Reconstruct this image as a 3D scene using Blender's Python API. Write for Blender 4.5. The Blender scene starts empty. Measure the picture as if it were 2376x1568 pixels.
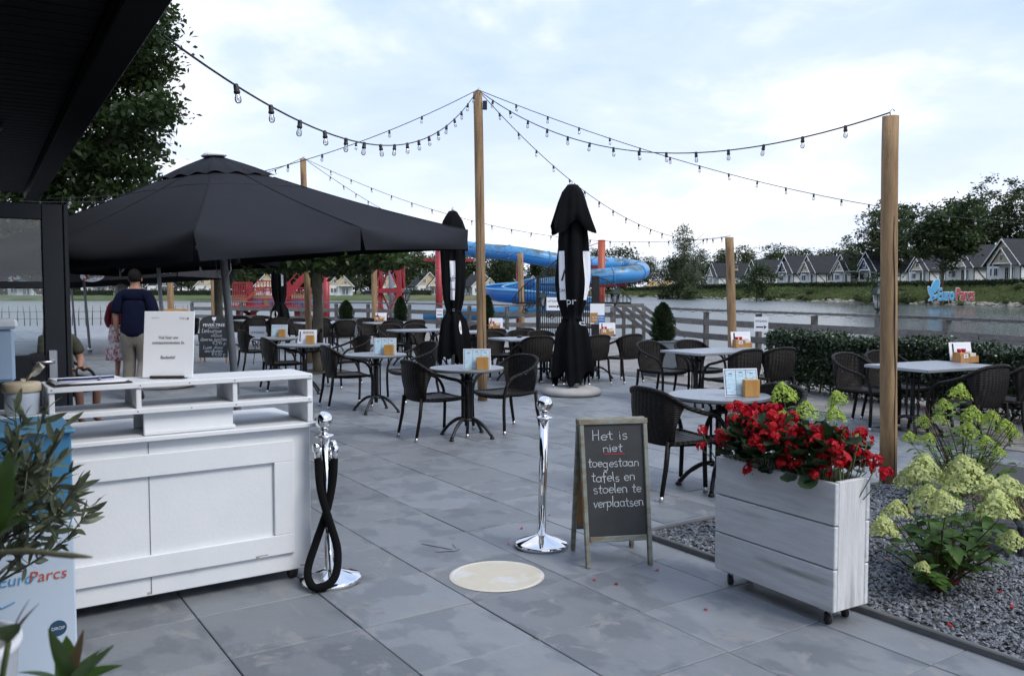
import bpy, math, random
import numpy as np
from mathutils import Vector, Matrix, Euler
R = math.radians
SC = bpy.context.scene
COL = SC.collection

# ------------------------------------------------------------------ camera
EYE = 1.56                      # eye height above the terrace (m)
TILT = R(3.15)
cam_d = bpy.data.cameras.new('camera'); cam = bpy.data.objects.new('camera', cam_d); COL.objects.link(cam)
cam.location = (0, 0, EYE); cam.rotation_euler = (R(90) - TILT, 0, 0)
cam_d.sensor_width = 36; cam_d.lens = 2000 / 2376 * 36
cam_d.clip_start = .05; cam_d.clip_end = 4000
cam_d.dof.use_dof = True; cam_d.dof.focus_distance = 7.5; cam_d.dof.aperture_fstop = 8
SC.camera = cam

# ------------------------------------------------------------------ sky
SUN_EL, SUN_AZ = R(48), R(125)   # azimuth from +Y towards +X
W = bpy.data.worlds.new('World'); SC.world = W; W.use_nodes = True
nt = W.node_tree; nt.nodes.clear(); N = nt.nodes.new; L = nt.links.new
out = N('ShaderNodeOutputWorld'); bg = N('ShaderNodeBackground'); L(bg.outputs[0], out.inputs[0])
sky = N('ShaderNodeTexSky'); sky.sky_type = 'NISHITA'; sky.sun_disc = False
sky.sun_elevation = SUN_EL; sky.sun_rotation = SUN_AZ; sky.air_density = 1; sky.dust_density = 2
tc = N('ShaderNodeTexCoord'); sep = N('ShaderNodeSeparateXYZ'); L(tc.outputs['Generated'], sep.inputs[0])
def mth(op, a, b=None, c=None, clamp=False):
    n = N('ShaderNodeMath'); n.operation = op; n.use_clamp = clamp
    for i, v in enumerate((a, b, c)):
        if v is None: continue
        if isinstance(v, (int, float)): n.inputs[i].default_value = v
        else: L(v, n.inputs[i])
    return n.outputs[0]
zz = mth('ADD', mth('MAXIMUM', sep.outputs[2], 0.0), .22)
comb = N('ShaderNodeCombineXYZ'); L(mth('DIVIDE', sep.outputs[0], zz), comb.inputs[0]); L(mth('DIVIDE', sep.outputs[1], zz), comb.inputs[1])
def wnoise(scale, detail, off, rough=.55, dist=.3):
    mp = N('ShaderNodeMapping'); mp.inputs['Location'].default_value = off; L(comb.outputs[0], mp.inputs[0])
    n = N('ShaderNodeTexNoise'); n.inputs['Scale'].default_value = scale; n.inputs['Detail'].default_value = detail
    n.inputs['Roughness'].default_value = rough; n.inputs['Distortion'].default_value = dist
    L(mp.outputs[0], n.inputs['Vector']); return n.outputs[0]
n1 = wnoise(1.15, 6, (2.3, .6, 0)); n2 = wnoise(3.1, 5, (5.1, 1.7, 0))
cl = mth('ADD', mth('MULTIPLY', n1, .72), mth('MULTIPLY', n2, .28))
rmp = N('ShaderNodeValToRGB'); e = rmp.color_ramp
e.elements[0].position = .40; e.elements[0].color = (.43, .56, .83, 1)
e.elements[1].position = .66; e.elements[1].color = (.93, .94, .96, 1)
m_ = e.elements.new(.49); m_.color = (.52, .63, .85, 1)
m_ = e.elements.new(.57); m_.color = (.74, .79, .89, 1)
L(cl, rmp.inputs[0])
skb = N('ShaderNodeMixRGB'); skb.blend_type = 'MULTIPLY'; skb.inputs[0].default_value = 1
L(sky.outputs[0], skb.inputs[1]); skb.inputs[2].default_value = (.09, .09, .09, 1)
cov = mth('MULTIPLY', mth('SUBTRACT', cl, .30), 9.0, None, True)
mixs = N('ShaderNodeMixRGB'); L(mth('ADD', mth('MULTIPLY', cov, .14), .80), mixs.inputs[0]); L(skb.outputs[0], mixs.inputs[1]); L(rmp.outputs[0], mixs.inputs[2])
# thin bright haze towards the horizon, all the way round
hz_ = N('ShaderNodeMapRange'); hz_.inputs[1].default_value = .30; hz_.inputs[2].default_value = .02; hz_.inputs[3].default_value = 0; hz_.inputs[4].default_value = .55; L(sep.outputs[2], hz_.inputs[0])
addg = N('ShaderNodeMixRGB'); L(hz_.outputs[0], addg.inputs[0]); L(mixs.outputs[0], addg.inputs[1]); addg.inputs[2].default_value = (.88, .885, .91, 1)
L(addg.outputs[0], bg.inputs[0]); bg.inputs[1].default_value = 1.0

# ------------------------------------------------------------------ sun (behind thin cloud)
sl = bpy.data.lights.new('sun', 'SUN'); sl.energy = 1.5; sl.angle = R(22); sl.color = (1, .95, .88)
so = bpy.data.objects.new('sun', sl); COL.objects.link(so)
sdir = Vector((math.sin(SUN_AZ) * math.cos(SUN_EL), math.cos(SUN_AZ) * math.cos(SUN_EL), math.sin(SUN_EL)))
so.rotation_euler = sdir.to_track_quat('Z', 'Y').to_euler(); so.location = (0, 0, 50)

SC.view_settings.view_transform = 'Standard'; SC.view_settings.look = 'None'
SC.view_settings.exposure = 0.52; SC.view_settings.gamma = 1
SC.render.engine = 'CYCLES'
cy = SC.cycles
cy.use_denoising = True; cy.adaptive_threshold = .03; cy.max_bounces = 7; cy.transparent_max_bounces = 12; cy.diffuse_bounces = 2; cy.glossy_bounces = 3; cy.transmission_bounces = 5
cy.caustics_reflective = False; cy.caustics_refractive = False; cy.sample_clamp_indirect = 4

# ------------------------------------------------------------------ placing
def ray(px, py):
    xc = (px - 1188) / 2000; yc = (784 - py) / 2000
    return Vector((xc, math.cos(TILT) + yc * math.sin(TILT), -math.sin(TILT) + yc * math.cos(TILT)))
def G(px, py, z=0.0):           # the place on the level z that the survey point names
    d = ray(px, py); s = (z - EYE) / d.z; return Vector((d.x * s, d.y * s, z))
def at(px, py, Y):              # the place at distance Y
    d = ray(px, py); s = Y / d.y; return Vector((d.x * s, Y, EYE + d.z * s))
VA = R(33.6)                    # the paving grid
V = Vector((math.cos(VA), math.sin(VA), 0)); U = Vector((-math.sin(VA), math.cos(VA), 0))
FACE = {'v': VA - R(90), '-v': VA + R(90), 'u': VA, '-u': VA + R(180)}   # rotation for a thing whose front is +Y

# ------------------------------------------------------------------ mesh helper
class MB:
    def __init__(s): s.v = []; s.f = []; s.sm = []
    def add(s, vs, fs, smooth=False):
        o = len(s.v); s.v += [tuple(x) for x in vs]; s.f += [tuple(i + o for i in f) for f in fs]; s.sm += [smooth] * len(fs); return s
    def box(s, c, d, rot=None, bev=0.0, M=None):
        x, y, z = d[0] / 2, d[1] / 2, d[2] / 2
        if bev > 0:
            b = min(bev, x * .9, y * .9, z * .9); vs = []
            for sx in (-1, 1):
                for sy in (-1, 1):
                    for sz in (-1, 1):
                        vs += [(sx * x, sy * (y - b), sz * (z - b)), (sx * (x - b), sy * y, sz * (z - b)), (sx * (x - b), sy * (y - b), sz * z)]
            I = lambda sx, sy, sz, k: (((sx > 0) * 4 + (sy > 0) * 2 + (sz > 0)) * 3 + k)
            fs = []
            for sg in (-1, 1):
                q = [(-1, -1), (1, -1), (1, 1), (-1, 1)]
                if sg < 0: q = q[::-1]
                fs.append([I(sg, a, b_, 0) for a, b_ in q]); fs.append([I(b_, sg, a, 1) for a, b_ in q]); fs.append([I(a, b_, sg, 2) for a, b_ in q])
            for a in (-1, 1):
                for b_ in (-1, 1):
                    fs.append([I(-1, a, b_, 1), I(1, a, b_, 1), I(1, a, b_, 2), I(-1, a, b_, 2)][::(-1 if a * b_ < 0 else 1)])
                    fs.append([I(a, -1, b_, 0), I(a, 1, b_, 0), I(a, 1, b_, 2), I(a, -1, b_, 2)][::(1 if a * b_ < 0 else -1)])
                    fs.append([I(a, b_, -1, 0), I(a, b_, 1, 0), I(a, b_, 1, 1), I(a, b_, -1, 1)][::(-1 if a * b_ < 0 else 1)])
            for sx in (-1, 1):
                for sy in (-1, 1):
                    for sz in (-1, 1):
                        t = [I(sx, sy, sz, k) for k in range(3)]; fs.append(t if sx * sy * sz > 0 else t[::-1])
        else:
            vs = [(-x, -y, -z), (x, -y, -z), (x, y, -z), (-x, y, -z), (-x, -y, z), (x, -y, z), (x, y, z), (-x, y, z)]
            fs = [(0, 3, 2, 1), (4, 5, 6, 7), (0, 1, 5, 4), (1, 2, 6, 5), (2, 3, 7, 6), (3, 0, 4, 7)]
        m = Matrix.Translation(Vector(c))
        if rot is not None: m = m @ Euler(rot).to_matrix().to_4x4()
        if M is not None: m = M @ m
        return s.add([m @ Vector(p) for p in vs], fs)
    def bar(s, a, b, w, h=None, bev=0):      # a square bar from a to b
        a, b = Vector(a), Vector(b); h = h or w; d = b - a
        q = d.to_track_quat('Y', 'Z').to_matrix().to_4x4()
        return s.box((0, 0, 0), (w, d.length, h), None, bev, Matrix.Translation((a + b) / 2) @ q)
    def tube(s, pts, r, n=8, cap=True, smooth=True):
        pts = [Vector(p) for p in pts]; k = len(pts)
        rs = r if isinstance(r, (list, tuple)) else [r] * k
        t0 = (pts[1] - pts[0]).normalized()
        nx = t0.cross(Vector((0, 0, 1)));
        if nx.length < .1: nx = t0.cross(Vector((1, 0, 0)))
        nx.normalize(); vs = []
        for i, p in enumerate(pts):
            t = (pts[min(i + 1, k - 1)] - pts[max(i - 1, 0)]).normalized()
            nx = (nx - t * nx.dot(t)); nx.normalize(); ny = t.cross(nx)
            for j in range(n):
                a = 2 * math.pi * j / n; vs.append(p + (nx * math.cos(a) + ny * math.sin(a)) * rs[i])
        fs = [(i * n + j, i * n + (j + 1) % n, (i + 1) * n + (j + 1) % n, (i + 1) * n + j) for i in range(k - 1) for j in range(n)]
        s.add(vs, fs, smooth)
        if cap:
            o = len(s.v) - len(vs)
            s.f.append(tuple(o + j for j in range(n))[::-1]); s.f.append(tuple(o + (k - 1) * n + j for j in range(n))); s.sm += [False, False]
        return s
    def lathe(s, prof, n=16, c=(0, 0, 0), smooth=True, fold=None):
        vs = []; k = len(prof)
        for i, (r, z) in enumerate(prof):
            for j in range(n):
                a = 2 * math.pi * j / n; rr = r if fold is None else r * fold(a, z)
                vs.append((c[0] + rr * math.cos(a), c[1] + rr * math.sin(a), c[2] + z))
        fs = [(i * n + j, i * n + (j + 1) % n, (i + 1) * n + (j + 1) % n, (i + 1) * n + j) for i in range(k - 1) for j in range(n)]
        s.add(vs, fs, smooth); o = len(s.v) - len(vs)
        s.f.append(tuple(o + j for j in range(n))[::-1]); s.f.append(tuple(o + (k - 1) * n + j for j in range(n))); s.sm += [False, False]
        return s
    def prism(s, poly, z0, z1, M=None):     # polygon (x,y) ccw, from z0 to z1
        n = len(poly); vs = [(x, y, z0) for x, y in poly] + [(x, y, z1) for x, y in poly]
        fs = [tuple(range(n))[::-1], tuple(range(n, 2 * n))] + [(i, (i + 1) % n, n + (i + 1) % n, n + i) for i in range(n)]
        if M is not None: vs = [M @ Vector(v) for v in vs]
        return s.add(vs, fs)
    def grid(s, P, smooth=True, close=False):   # P[i][j] points
        ni, nj = len(P), len(P[0]); vs = [p for row in P for p in row]
        fs = [(i * nj + j, (i + 1) * nj + j, (i + 1) * nj + (j + 1) % nj, i * nj + (j + 1) % nj) for i in range(ni - 1) for j in range(nj if close else nj - 1)]
        return s.add(vs, fs, smooth)
    def sphere(s, c, r, n=12, m=8, sc=(1, 1, 1)):
        P = []
        for i in range(m + 1):
            t = math.pi * i / m
            P.append([(c[0] + r * sc[0] * math.sin(t) * math.cos(2 * math.pi * j / n), c[1] + r * sc[1] * math.sin(t) * math.sin(2 * math.pi * j / n), c[2] + r * sc[2] * math.cos(t)) for j in range(n)])
        return s.grid(P[::-1], True, True) if False else s.grid(P, True, True)
    def mesh(s, name):
        me = bpy.data.meshes.new(name); me.from_pydata(s.v, [], s.f)
        if any(s.sm): me.polygons.foreach_set('use_smooth', s.sm)
        me.update(); return me
    def build(s, name, m, parent=None, loc=(0, 0, 0), rot=(0, 0, 0)):
        return obj(name, s.mesh(name), m, parent, loc, rot)
def obj(name, me, m=None, parent=None, loc=(0, 0, 0), rot=(0, 0, 0), scale=None):
    o = bpy.data.objects.new(name, me); COL.objects.link(o); o.location = loc; o.rotation_euler = rot
    if scale is not None: o.scale = scale
    if m is not None and me is not None and not me.materials: me.materials.append(m)
    if parent is not None: o.parent = parent
    return o
def tag(o, label, cat, group=None):
    o['label'] = label; o['category'] = cat
    if group: o['group'] = group
    return o
def thing(name, label, cat, loc=(0, 0, 0), rz=0.0, group=None):
    o = bpy.data.objects.new(name, None); COL.objects.link(o); o.location = loc; o.rotation_euler = (0, 0, rz); o.empty_display_size = .2
    return tag(o, label, cat, group)
def struct(o): o['kind'] = 'structure'; return o
def stuff(o): o['kind'] = 'stuff'; return o
def kids(o): return [c for c in COL.objects if c.parent is o]
_children = {}
def copy_tree(root, loc, rz, label=None, group=None, scale=None):
    def cp(o, par):
        c = o.copy(); COL.objects.link(c); c.parent = par
        for ch in list(o.children): cp(ch, c)
        return c
    r = cp(root, None); r.location = loc; r.rotation_euler = (0, 0, rz)
    if scale is not None: r.scale = scale if hasattr(scale, '__len__') else (scale,) * 3
    if label: r['label'] = label
    if group: r['group'] = group
    return r
def crom(pts, n=6):              # Catmull-Rom through the points
    P = [Vector(p) for p in pts]; P = [P[0] * 2 - P[1]] + P + [P[-1] * 2 - P[-2]]; o = []
    for i in range(1, len(P) - 2):
        for k in range(n):
            t = k / n; a, b, c, d = P[i - 1], P[i], P[i + 1], P[i + 2]
            o.append(.5 * ((2 * b) + (c - a) * t + (2 * a - 5 * b + 4 * c - d) * t * t + (3 * b - a - 3 * c + d) * t ** 3))
    o.append(P[-2]); return o
def quads_mesh(name, V_, nper=4, smooth=False):   # numpy array (n*nper,3) -> n separate polygons, fast
    V_ = np.asarray(V_, dtype=np.float32); n = len(V_) // nper; me = bpy.data.meshes.new(name)
    me.vertices.add(len(V_)); me.vertices.foreach_set('co', V_.ravel()); me.loops.add(len(V_))
    me.loops.foreach_set('vertex_index', np.arange(len(V_), dtype=np.int32)); me.polygons.add(n)
    me.polygons.foreach_set('loop_start', np.arange(0, len(V_), nper, dtype=np.int32))
    me.update(calc_edges=True); return me

# ------------------------------------------------------------------ materials
MATS = {}
def mat(name, col, rough=.6, metal=0.0, col2=None, vs=6.0, detail=4.0, stretch=(1, 1, 1), bump=0.0, bs=40.0, spec=.5, mixpos=(.35, .65), coat=0.0, rnd=0.0, rvar=0.0, emis=None, col3=None, s3=1.0, p3=(.55, .7)):
    m = bpy.data.materials.new(name); m.use_nodes = True; MATS[name] = m
    t = m.node_tree; b = t.nodes['Principled BSDF']; n = t.nodes.new; l = t.links.new
    b.inputs['Roughness'].default_value = rough; b.inputs['Metallic'].default_value = metal
    b.inputs['Specular IOR Level'].default_value = spec; b.inputs['Base Color'].default_value = (*col, 1)
    if coat: b.inputs['Coat Weight'].default_value = coat; b.inputs['Coat Roughness'].default_value = .1
    tcn = n('ShaderNodeTexCoord'); mp = n('ShaderNodeMapping'); l(tcn.outputs['Object'], mp.inputs[0]); mp.inputs['Scale'].default_value = stretch
    if rnd:
        oi = n('ShaderNodeObjectInfo'); vm = n('ShaderNodeVectorMath'); vm.operation = 'SCALE'; vm.inputs[0].default_value = (37.1, 51.7, 23.3); l(oi.outputs['Random'], vm.inputs['Scale']); l(vm.outputs[0], mp.inputs['Location'])
    last = None
    if col2 is not None:
        nz = n('ShaderNodeTexNoise'); nz.inputs['Scale'].default_value = vs; nz.inputs['Detail'].default_value = detail; nz.inputs['Roughness'].default_value = .6; l(mp.outputs[0], nz.inputs['Vector'])
        mr = n('ShaderNodeMapRange'); mr.inputs[1].default_value, mr.inputs[2].default_value = mixpos; l(nz.outputs[0], mr.inputs[0])
        mx = n('ShaderNodeMixRGB'); mx.inputs[1].default_value = (*col, 1); mx.inputs[2].default_value = (*col2, 1); l(mr.outputs[0], mx.inputs[0]); last = mx.outputs[0]
        if rvar:
            r2 = n('ShaderNodeMapRange'); r2.inputs[3].default_value = rough - rvar; r2.inputs[4].default_value = rough + rvar; l(nz.outputs[0], r2.inputs[0]); l(r2.outputs[0], b.inputs['Roughness'])
    if col3 is not None:
        nz = n('ShaderNodeTexNoise'); nz.inputs['Scale'].default_value = s3; nz.inputs['Detail'].default_value = 5; l(mp.outputs[0], nz.inputs['Vector'])
        mr = n('ShaderNodeMapRange'); mr.inputs[1].default_value, mr.inputs[2].default_value = p3; l(nz.outputs[0], mr.inputs[0])
        mx = n('ShaderNodeMixRGB'); l(mr.outputs[0], mx.inputs[0]); mx.inputs[2].default_value = (*col3, 1)
        if last is not None: l(last, mx.inputs[1])
        else: mx.inputs[1].default_value = (*col, 1)
        last = mx.outputs[0]
    if rnd:
        hs = n('ShaderNodeHueSaturation'); mr = n('ShaderNodeMapRange'); mr.inputs[3].default_value = 1 - rnd; mr.inputs[4].default_value = 1 + rnd; l(oi.outputs['Random'], mr.inputs[0]); l(mr.outputs[0], hs.inputs['Value'])
        if last is not None: l(last, hs.inputs['Color'])
        else: hs.inputs['Color'].default_value = (*col, 1)
        last = hs.outputs[0]
    if last is not None: l(last, b.inputs['Base Color'])
    if bump:
        nb = n('ShaderNodeTexNoise'); nb.inputs['Scale'].default_value = bs; nb.inputs['Detail'].default_value = 5; l(mp.outputs[0], nb.inputs['Vector'])
        bp = n('ShaderNodeBump'); bp.inputs['Strength'].default_value = bump; bp.inputs['Distance'].default_value = .02; l(nb.outputs[0], bp.inputs['Height']); l(bp.outputs[0], b.inputs['Normal'])
    if emis: b.inputs['Emission Color'].default_value = (*emis[0], 1); b.inputs['Emission Strength'].default_value = emis[1]
    return m
def leafmat(name, c1, c2, scale=1.2, rough=.5, trans=.35, rnd=.12, spec=.4, tcol=None):
    m = mat(name, c1, rough, 0, c2, scale, 3, rnd=rnd, spec=spec)
    t = m.node_tree; b = t.nodes['Principled BSDF']; o = t.nodes['Material Output']
    src = b.inputs['Base Color'].links[0].from_socket
    tr = t.nodes.new('ShaderNodeBsdfTranslucent'); hs = t.nodes.new('ShaderNodeHueSaturation'); hs.inputs['Value'].default_value = 1.5; hs.inputs['Hue'].default_value = .485
    t.links.new(src, hs.inputs['Color']); t.links.new(hs.outputs[0], tr.inputs[0])
    mx = t.nodes.new('ShaderNodeMixShader'); mx.inputs[0].default_value = trans; t.links.new(b.outputs[0], mx.inputs[1]); t.links.new(tr.outputs[0], mx.inputs[2]); t.links.new(mx.outputs[0], o.inputs[0])
    return m
def glassmat(name, col=(1, 1, 1), rough=.02, alpha=.12, ior=1.45):   # thin pane: mostly clear, mirrors at grazing angles
    m = bpy.data.materials.new(name); m.use_nodes = True; t = m.node_tree; t.nodes.clear(); n = t.nodes.new
    o = n('ShaderNodeOutputMaterial'); g = n('ShaderNodeBsdfGlossy'); g.inputs['Roughness'].default_value = rough; tr = n('ShaderNodeBsdfTransparent'); tr.inputs[0].default_value = (*col, 1)
    fr = n('ShaderNodeFresnel'); fr.inputs[0].default_value = ior; ad = n('ShaderNodeMath'); ad.use_clamp = True; t.links.new(fr.outputs[0], ad.inputs[0]); ad.inputs[1].default_value = alpha
    mx = n('ShaderNodeMixShader'); t.links.new(ad.outputs[0], mx.inputs[0]); t.links.new(tr.outputs[0], mx.inputs[1]); t.links.new(g.outputs[0], mx.inputs[2]); t.links.new(mx.outputs[0], o.inputs[0]); return m
def weavemat(name, col, col2, scale=120.0):
    m = mat(name, col, .5, 0, col2, 30, 3, spec=.2); t = m.node_tree; b = t.nodes['Principled BSDF']; n = t.nodes.new; l = t.links.new
    tcn = n('ShaderNodeTexCoord'); hs = []
    for ax, sc in (('X', scale * .35), ('Z', scale), ('Y', scale * .35)):
        w = n('ShaderNodeTexWave'); w.bands_direction = ax; w.inputs['Scale'].default_value = sc / 6.28; l(tcn.outputs['Object'], w.inputs[0]); hs.append(w.outputs['Fac'])
    a = n('ShaderNodeMath'); a.operation = 'MULTIPLY'; l(hs[0], a.inputs[0]); l(hs[1], a.inputs[1])
    c = n('ShaderNodeMath'); c.operation = 'ADD'; l(a.outputs[0], c.inputs[0]); l(hs[2], c.inputs[1])
    bp = n('ShaderNodeBump'); bp.inputs['Strength'].default_value = .8; bp.inputs['Distance'].default_value = .006; l(c.outputs[0], bp.inputs['Height']); l(bp.outputs[0], b.inputs['Normal']); return m

M_WHITE = mat('white_paint', (.80, .82, .85), .45, 0, (.76, .79, .82), 4, bump=.05, bs=60, col3=(.52, .51, .49), s3=5, p3=(.74, .84))
M_WHITE_CLEAN = mat('white_plain', (.82, .83, .85), .5)
M_WHITEWOOD = mat('whitewashed_plank', (.66, .67, .69), .75, 0, (.55, .56, .575), 5, 7, (7, .7, 7), .25, 30, col3=(.13, .12, .11), s3=1.5, p3=(.60, .82), rnd=.05)
M_WHITEWOODV = mat('whitewashed_upright', (.66, .67, .68), .75, 0, (.55, .555, .56), 5, 7, (7, 7, .7), .25, 30, col3=(.15, .14, .13), s3=1.3, p3=(.68, .86), rnd=.05)
M_TIMBER = mat('round_timber', (.37, .235, .12), .8, 0, (.21, .135, .07), 4.5, 7, (5, 5, .5), .35, 25, col3=(.085, .055, .034), s3=2.6, p3=(.58, .74), rnd=.14)
M_GREYWOOD = mat('weathered_wood', (.185, .175, .165), .85, 0, (.105, .10, .095), 6, 6, (1, 1, 5), .35, 30, rnd=.2)
M_DECK = mat('deck_plank', (.30, .285, .27), .8, 0, (.20, .19, .18), 4, 6, (1, 1, 1), .3, 30, rnd=.15)
M_BLACKFAB = mat('black_fabric', (.005, .0052, .006), .9, 0, (.008, .0083, .0095), 3, bump=.12, bs=300, spec=.08)
M_GREYFAB = mat('charcoal_canvas', (.019, .0205, .0255), .9, 0, (.0235, .0255, .0315), 1.2, bump=.10, bs=220, spec=.1)
M_CHARVAL = mat('dark_grey_valance', (.040, .040, .044), .9, 0, (.050, .050, .054), 3, spec=.1)
M_STEEL = mat('brushed_steel', (.55, .56, .58), .35, 1.0)
M_CHROME = mat('polished_chrome', (.82, .82, .82), .06, 1.0, bump=.01, bs=12)
M_POLE = mat('grey_pole', (.36, .37, .39), .45, .2, (.30, .31, .33), 6)
M_IRON = mat('black_iron', (.012, .012, .013), .42, .3, (.02, .02, .02), 9)
M_CABLE = mat('black_cable', (.012, .013, .012), .55)
M_BROWN = weavemat('brown_wicker', (.009, .0074, .0066), (.017, .014, .0125))
M_BROWN2 = weavemat('brown_wicker_seat', (.020, .017, .0155), (.034, .030, .028), 90)
M_CAP = mat('leg_cap', (.5, .5, .5), .3, .9)
M_TOP = mat('table_laminate', (.235, .262, .295), .38, 0, (.20, .225, .258), 25, spec=.5)
M_TOPEDGE = mat('table_edge', (.10, .11, .12), .45)
M_OAK = mat('oak_block', (.55, .30, .085), .5, 0, (.42, .21, .055), 18, 3, (1, 1, .15))
M_PINE = mat('pine_board', (.52, .27, .10), .55, 0, (.42, .21, .07), 14, 3, (1, 1, .2))
M_PAPER = mat('paper', (.80, .82, .86), .55)
M_CHALKB = mat('chalkboard', (.018, .02, .023), .62, 0, (.032, .035, .04), 5, 6)
M_CHALK = mat('chalk', (.62, .66, .70), .9, 0, (.42, .46, .50), 60)
M_REDCHALK = mat('red_chalk', (.40, .03, .05), .9)
M_INK = mat('dark_ink', (.02, .02, .025), .7)
M_GREYINK = mat('grey_ink', (.20, .20, .21), .7)
M_RED = mat('red_paint', (.38, .022, .034), .45, 0, (.24, .022, .028), 2, col3=(.22, .05, .045), s3=1.5, p3=(.5, .8))
M_ORANGE = mat('orange_paint', (.42, .085, .035), .45, 0, (.34, .07, .035), 2)
M_ZINC = mat('zinc_planter', (.125, .145, .165), .5, .35, (.10, .118, .135), 2.5, 5, rvar=.08)
M_CONC = mat('pale_concrete', (.42, .41, .39), .85, 0, (.35, .34, .33), 5, 6, bump=.15, bs=50)
M_RUBBER = mat('black_rubber', (.012, .012, .012), .6)
M_ANTH = mat('anthracite_frame', (.012, .0145, .020), .42, 0, (.015, .018, .024), 3, spec=.35)
M_SOFFIT = mat('dark_soffit', (.0055, .0055, .0065), .6, 0, (.008, .008, .009), 3, rnd=.15, spec=.06)
M_GLASS = glassmat('clear_pane', (.86, .90, .91), .01, .015)
M_BULB = glassmat('bulb_glass', (.97, .97, .98), .08, .20)
M_FIL = mat('lamp_filament', (.55, .45, .30), .4, .3)
M_LEADGLASS = glassmat('lantern_glass', (.85, .88, .9), .05, .25)

_txt = {}
def text_mesh(s, size, shear=0, ext=0.0, align='CENTER', space=1.0, bold=0.0):
    k = (s, size, shear, ext, align, space, bold)
    if k in _txt: return _txt[k].copy()
    cu = bpy.data.curves.new('lettering', 'FONT'); cu.body = s; cu.size = size; cu.shear = shear; cu.extrude = ext; cu.align_x = align; cu.align_y = 'CENTER'; cu.space_character = space; cu.resolution_u = 3; cu.offset = bold
    o = bpy.data.objects.new('lettering', cu); COL.objects.link(o); dg = bpy.context.evaluated_depsgraph_get()
    me = bpy.data.meshes.new_from_object(o.evaluated_get(dg)); bpy.data.objects.remove(o); bpy.data.curves.remove(cu); me.materials.clear(); me.name = 'lettering'
    _txt[k] = me; return me.copy()
def text(name, s, size, m, parent, loc, rot=(R(90), 0, 0), **k):
    return obj(name, text_mesh(s, size, **k), m, parent, loc, rot)

# hand lettering: strokes in a unit box (x height .5, ascender 1, descender -.4)
def _arc(cx, cy, rx, ry, a0, a1, n=9): return [(cx + rx * math.cos(R(a0 + (a1 - a0) * i / n)), cy + ry * math.sin(R(a0 + (a1 - a0) * i / n))) for i in range(n + 1)]
O_ = _arc(.22, .26, .2, .26, 90, 450, 14)
GL = {
 'a': ([_arc(.2, .25, .19, .25, 40, 400, 13), [(.39, .52), (.39, .05), (.45, .0)]], .52), 'b': ([[(.04, 1), (.04, 0)], _arc(.22, .25, .18, .25, 180, -180, 13)], .5),
 'c': ([_arc(.22, .26, .2, .26, 50, 310)], .44), 'd': ([_arc(.2, .25, .19, .25, 40, 400, 13), [(.39, 1), (.39, 0)]], .52), 'e': ([[(.03, .27), (.4, .3)] + _arc(.22, .27, .19, .26, 8, 315, 12)], .46),
 'f': ([_arc(.27, .85, .13, .15, 20, 180, 6) + [(.14, -.1)], [(0, .52), (.3, .54)]], .34), 'g': ([_arc(.2, .25, .19, .25, 40, 400, 13), [(.39, .5), (.39, -.2)] + _arc(.2, -.2, .19, .2, 0, -150, 7)], .52),
 'h': ([[(.04, 1), (.04, 0)], [(.04, .3)] + _arc(.2, .33, .16, .18, 170, 0, 7) + [(.36, 0)]], .46), 'i': ([[(.06, .52), (.06, 0)], [(.05, .70), (.07, .73)]], .17), 'k': ([[(.04, 1), (.04, 0)], [(.34, .5), (.06, .24), (.36, 0)]], .42),
 'l': ([[(.06, 1), (.06, .08), (.12, 0)]], .2), 'm': ([[(.04, .52), (.04, 0)], [(.04, .32)] + _arc(.16, .36, .12, .16, 170, 0, 6) + [(.28, 0)], [(.28, .32)] + _arc(.4, .36, .12, .16, 170, 0, 6) + [(.52, 0)]], .62),
 'n': ([[(.04, .52), (.04, 0)], [(.04, .3)] + _arc(.2, .34, .16, .18, 170, 0, 7) + [(.36, 0)]], .46), 'o': ([O_], .48), 'p': ([[(.04, .54), (.04, -.42)], _arc(.22, .25, .18, .26, 180, -180, 13)], .48),
 'r': ([[(.04, .52), (.04, 0)], [(.04, .3)] + _arc(.2, .33, .16, .19, 170, 50, 5)], .34), 's': ([_arc(.17, .39, .13, .13, 40, 250, 7) + _arc(.17, .13, .14, .14, 80, -150, 8)], .38),
 't': ([[(.14, .86), (.14, .12)] + _arc(.24, .12, .1, .12, 180, 300, 5), [(0, .56), (.3, .58)]], .36), 'u': ([[(.04, .52), (.04, .2)] + _arc(.2, .2, .16, .2, 180, 360, 7) + [(.36, .52), (.36, 0)]], .46),
 'v': ([[(.02, .52), (.18, 0), (.36, .54)]], .4), 'x': ([[(.02, .5), (.34, 0)], [(.34, .52), (.02, 0)]], .4), 'H': ([[(.05, 1), (.05, 0)], [(.4, 1), (.4, 0)], [(.05, .5), (.4, .54)]], .52),
 'L': ([[(.2, 1), (.1, .5), (.05, 0), (.42, .04)]], .46), 'T': ([[(.0, .96), (.5, 1)], [(.25, .98), (.22, 0)]], .5), 'R': ([[(.05, 1), (.05, 0)], [(.05, 1)] + _arc(.2, .76, .2, .24, 80, -90, 7) + [(.08, .5), (.42, 0)]], .48),
 '3': ([_arc(.17, .74, .16, .22, 140, -80, 7) + _arc(.17, .26, .18, .26, 80, -150, 8)], .42), '9': ([_arc(.2, .72, .17, .24, 0, 360, 12), [(.37, .72), (.3, 0)]], .44), '5': ([[(.38, .98), (.1, .98), (.07, .56)] + _arc(.18, .3, .2, .29, 110, -140, 9)], .46),
 '4': ([[(.28, 1), (.02, .35), (.42, .38)], [(.3, .6), (.28, 0)]], .48), '0': ([_arc(.2, .5, .18, .48, 90, 450, 14)], .46), ',': ([[(.06, .05), (.02, -.12)]], .16), '€': ([_arc(.3, .5, .26, .48, 50, 310), [(0, .58), (.36, .6)], [(0, .42), (.34, .44)]], .6), ' ': ([], .34)}
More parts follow.
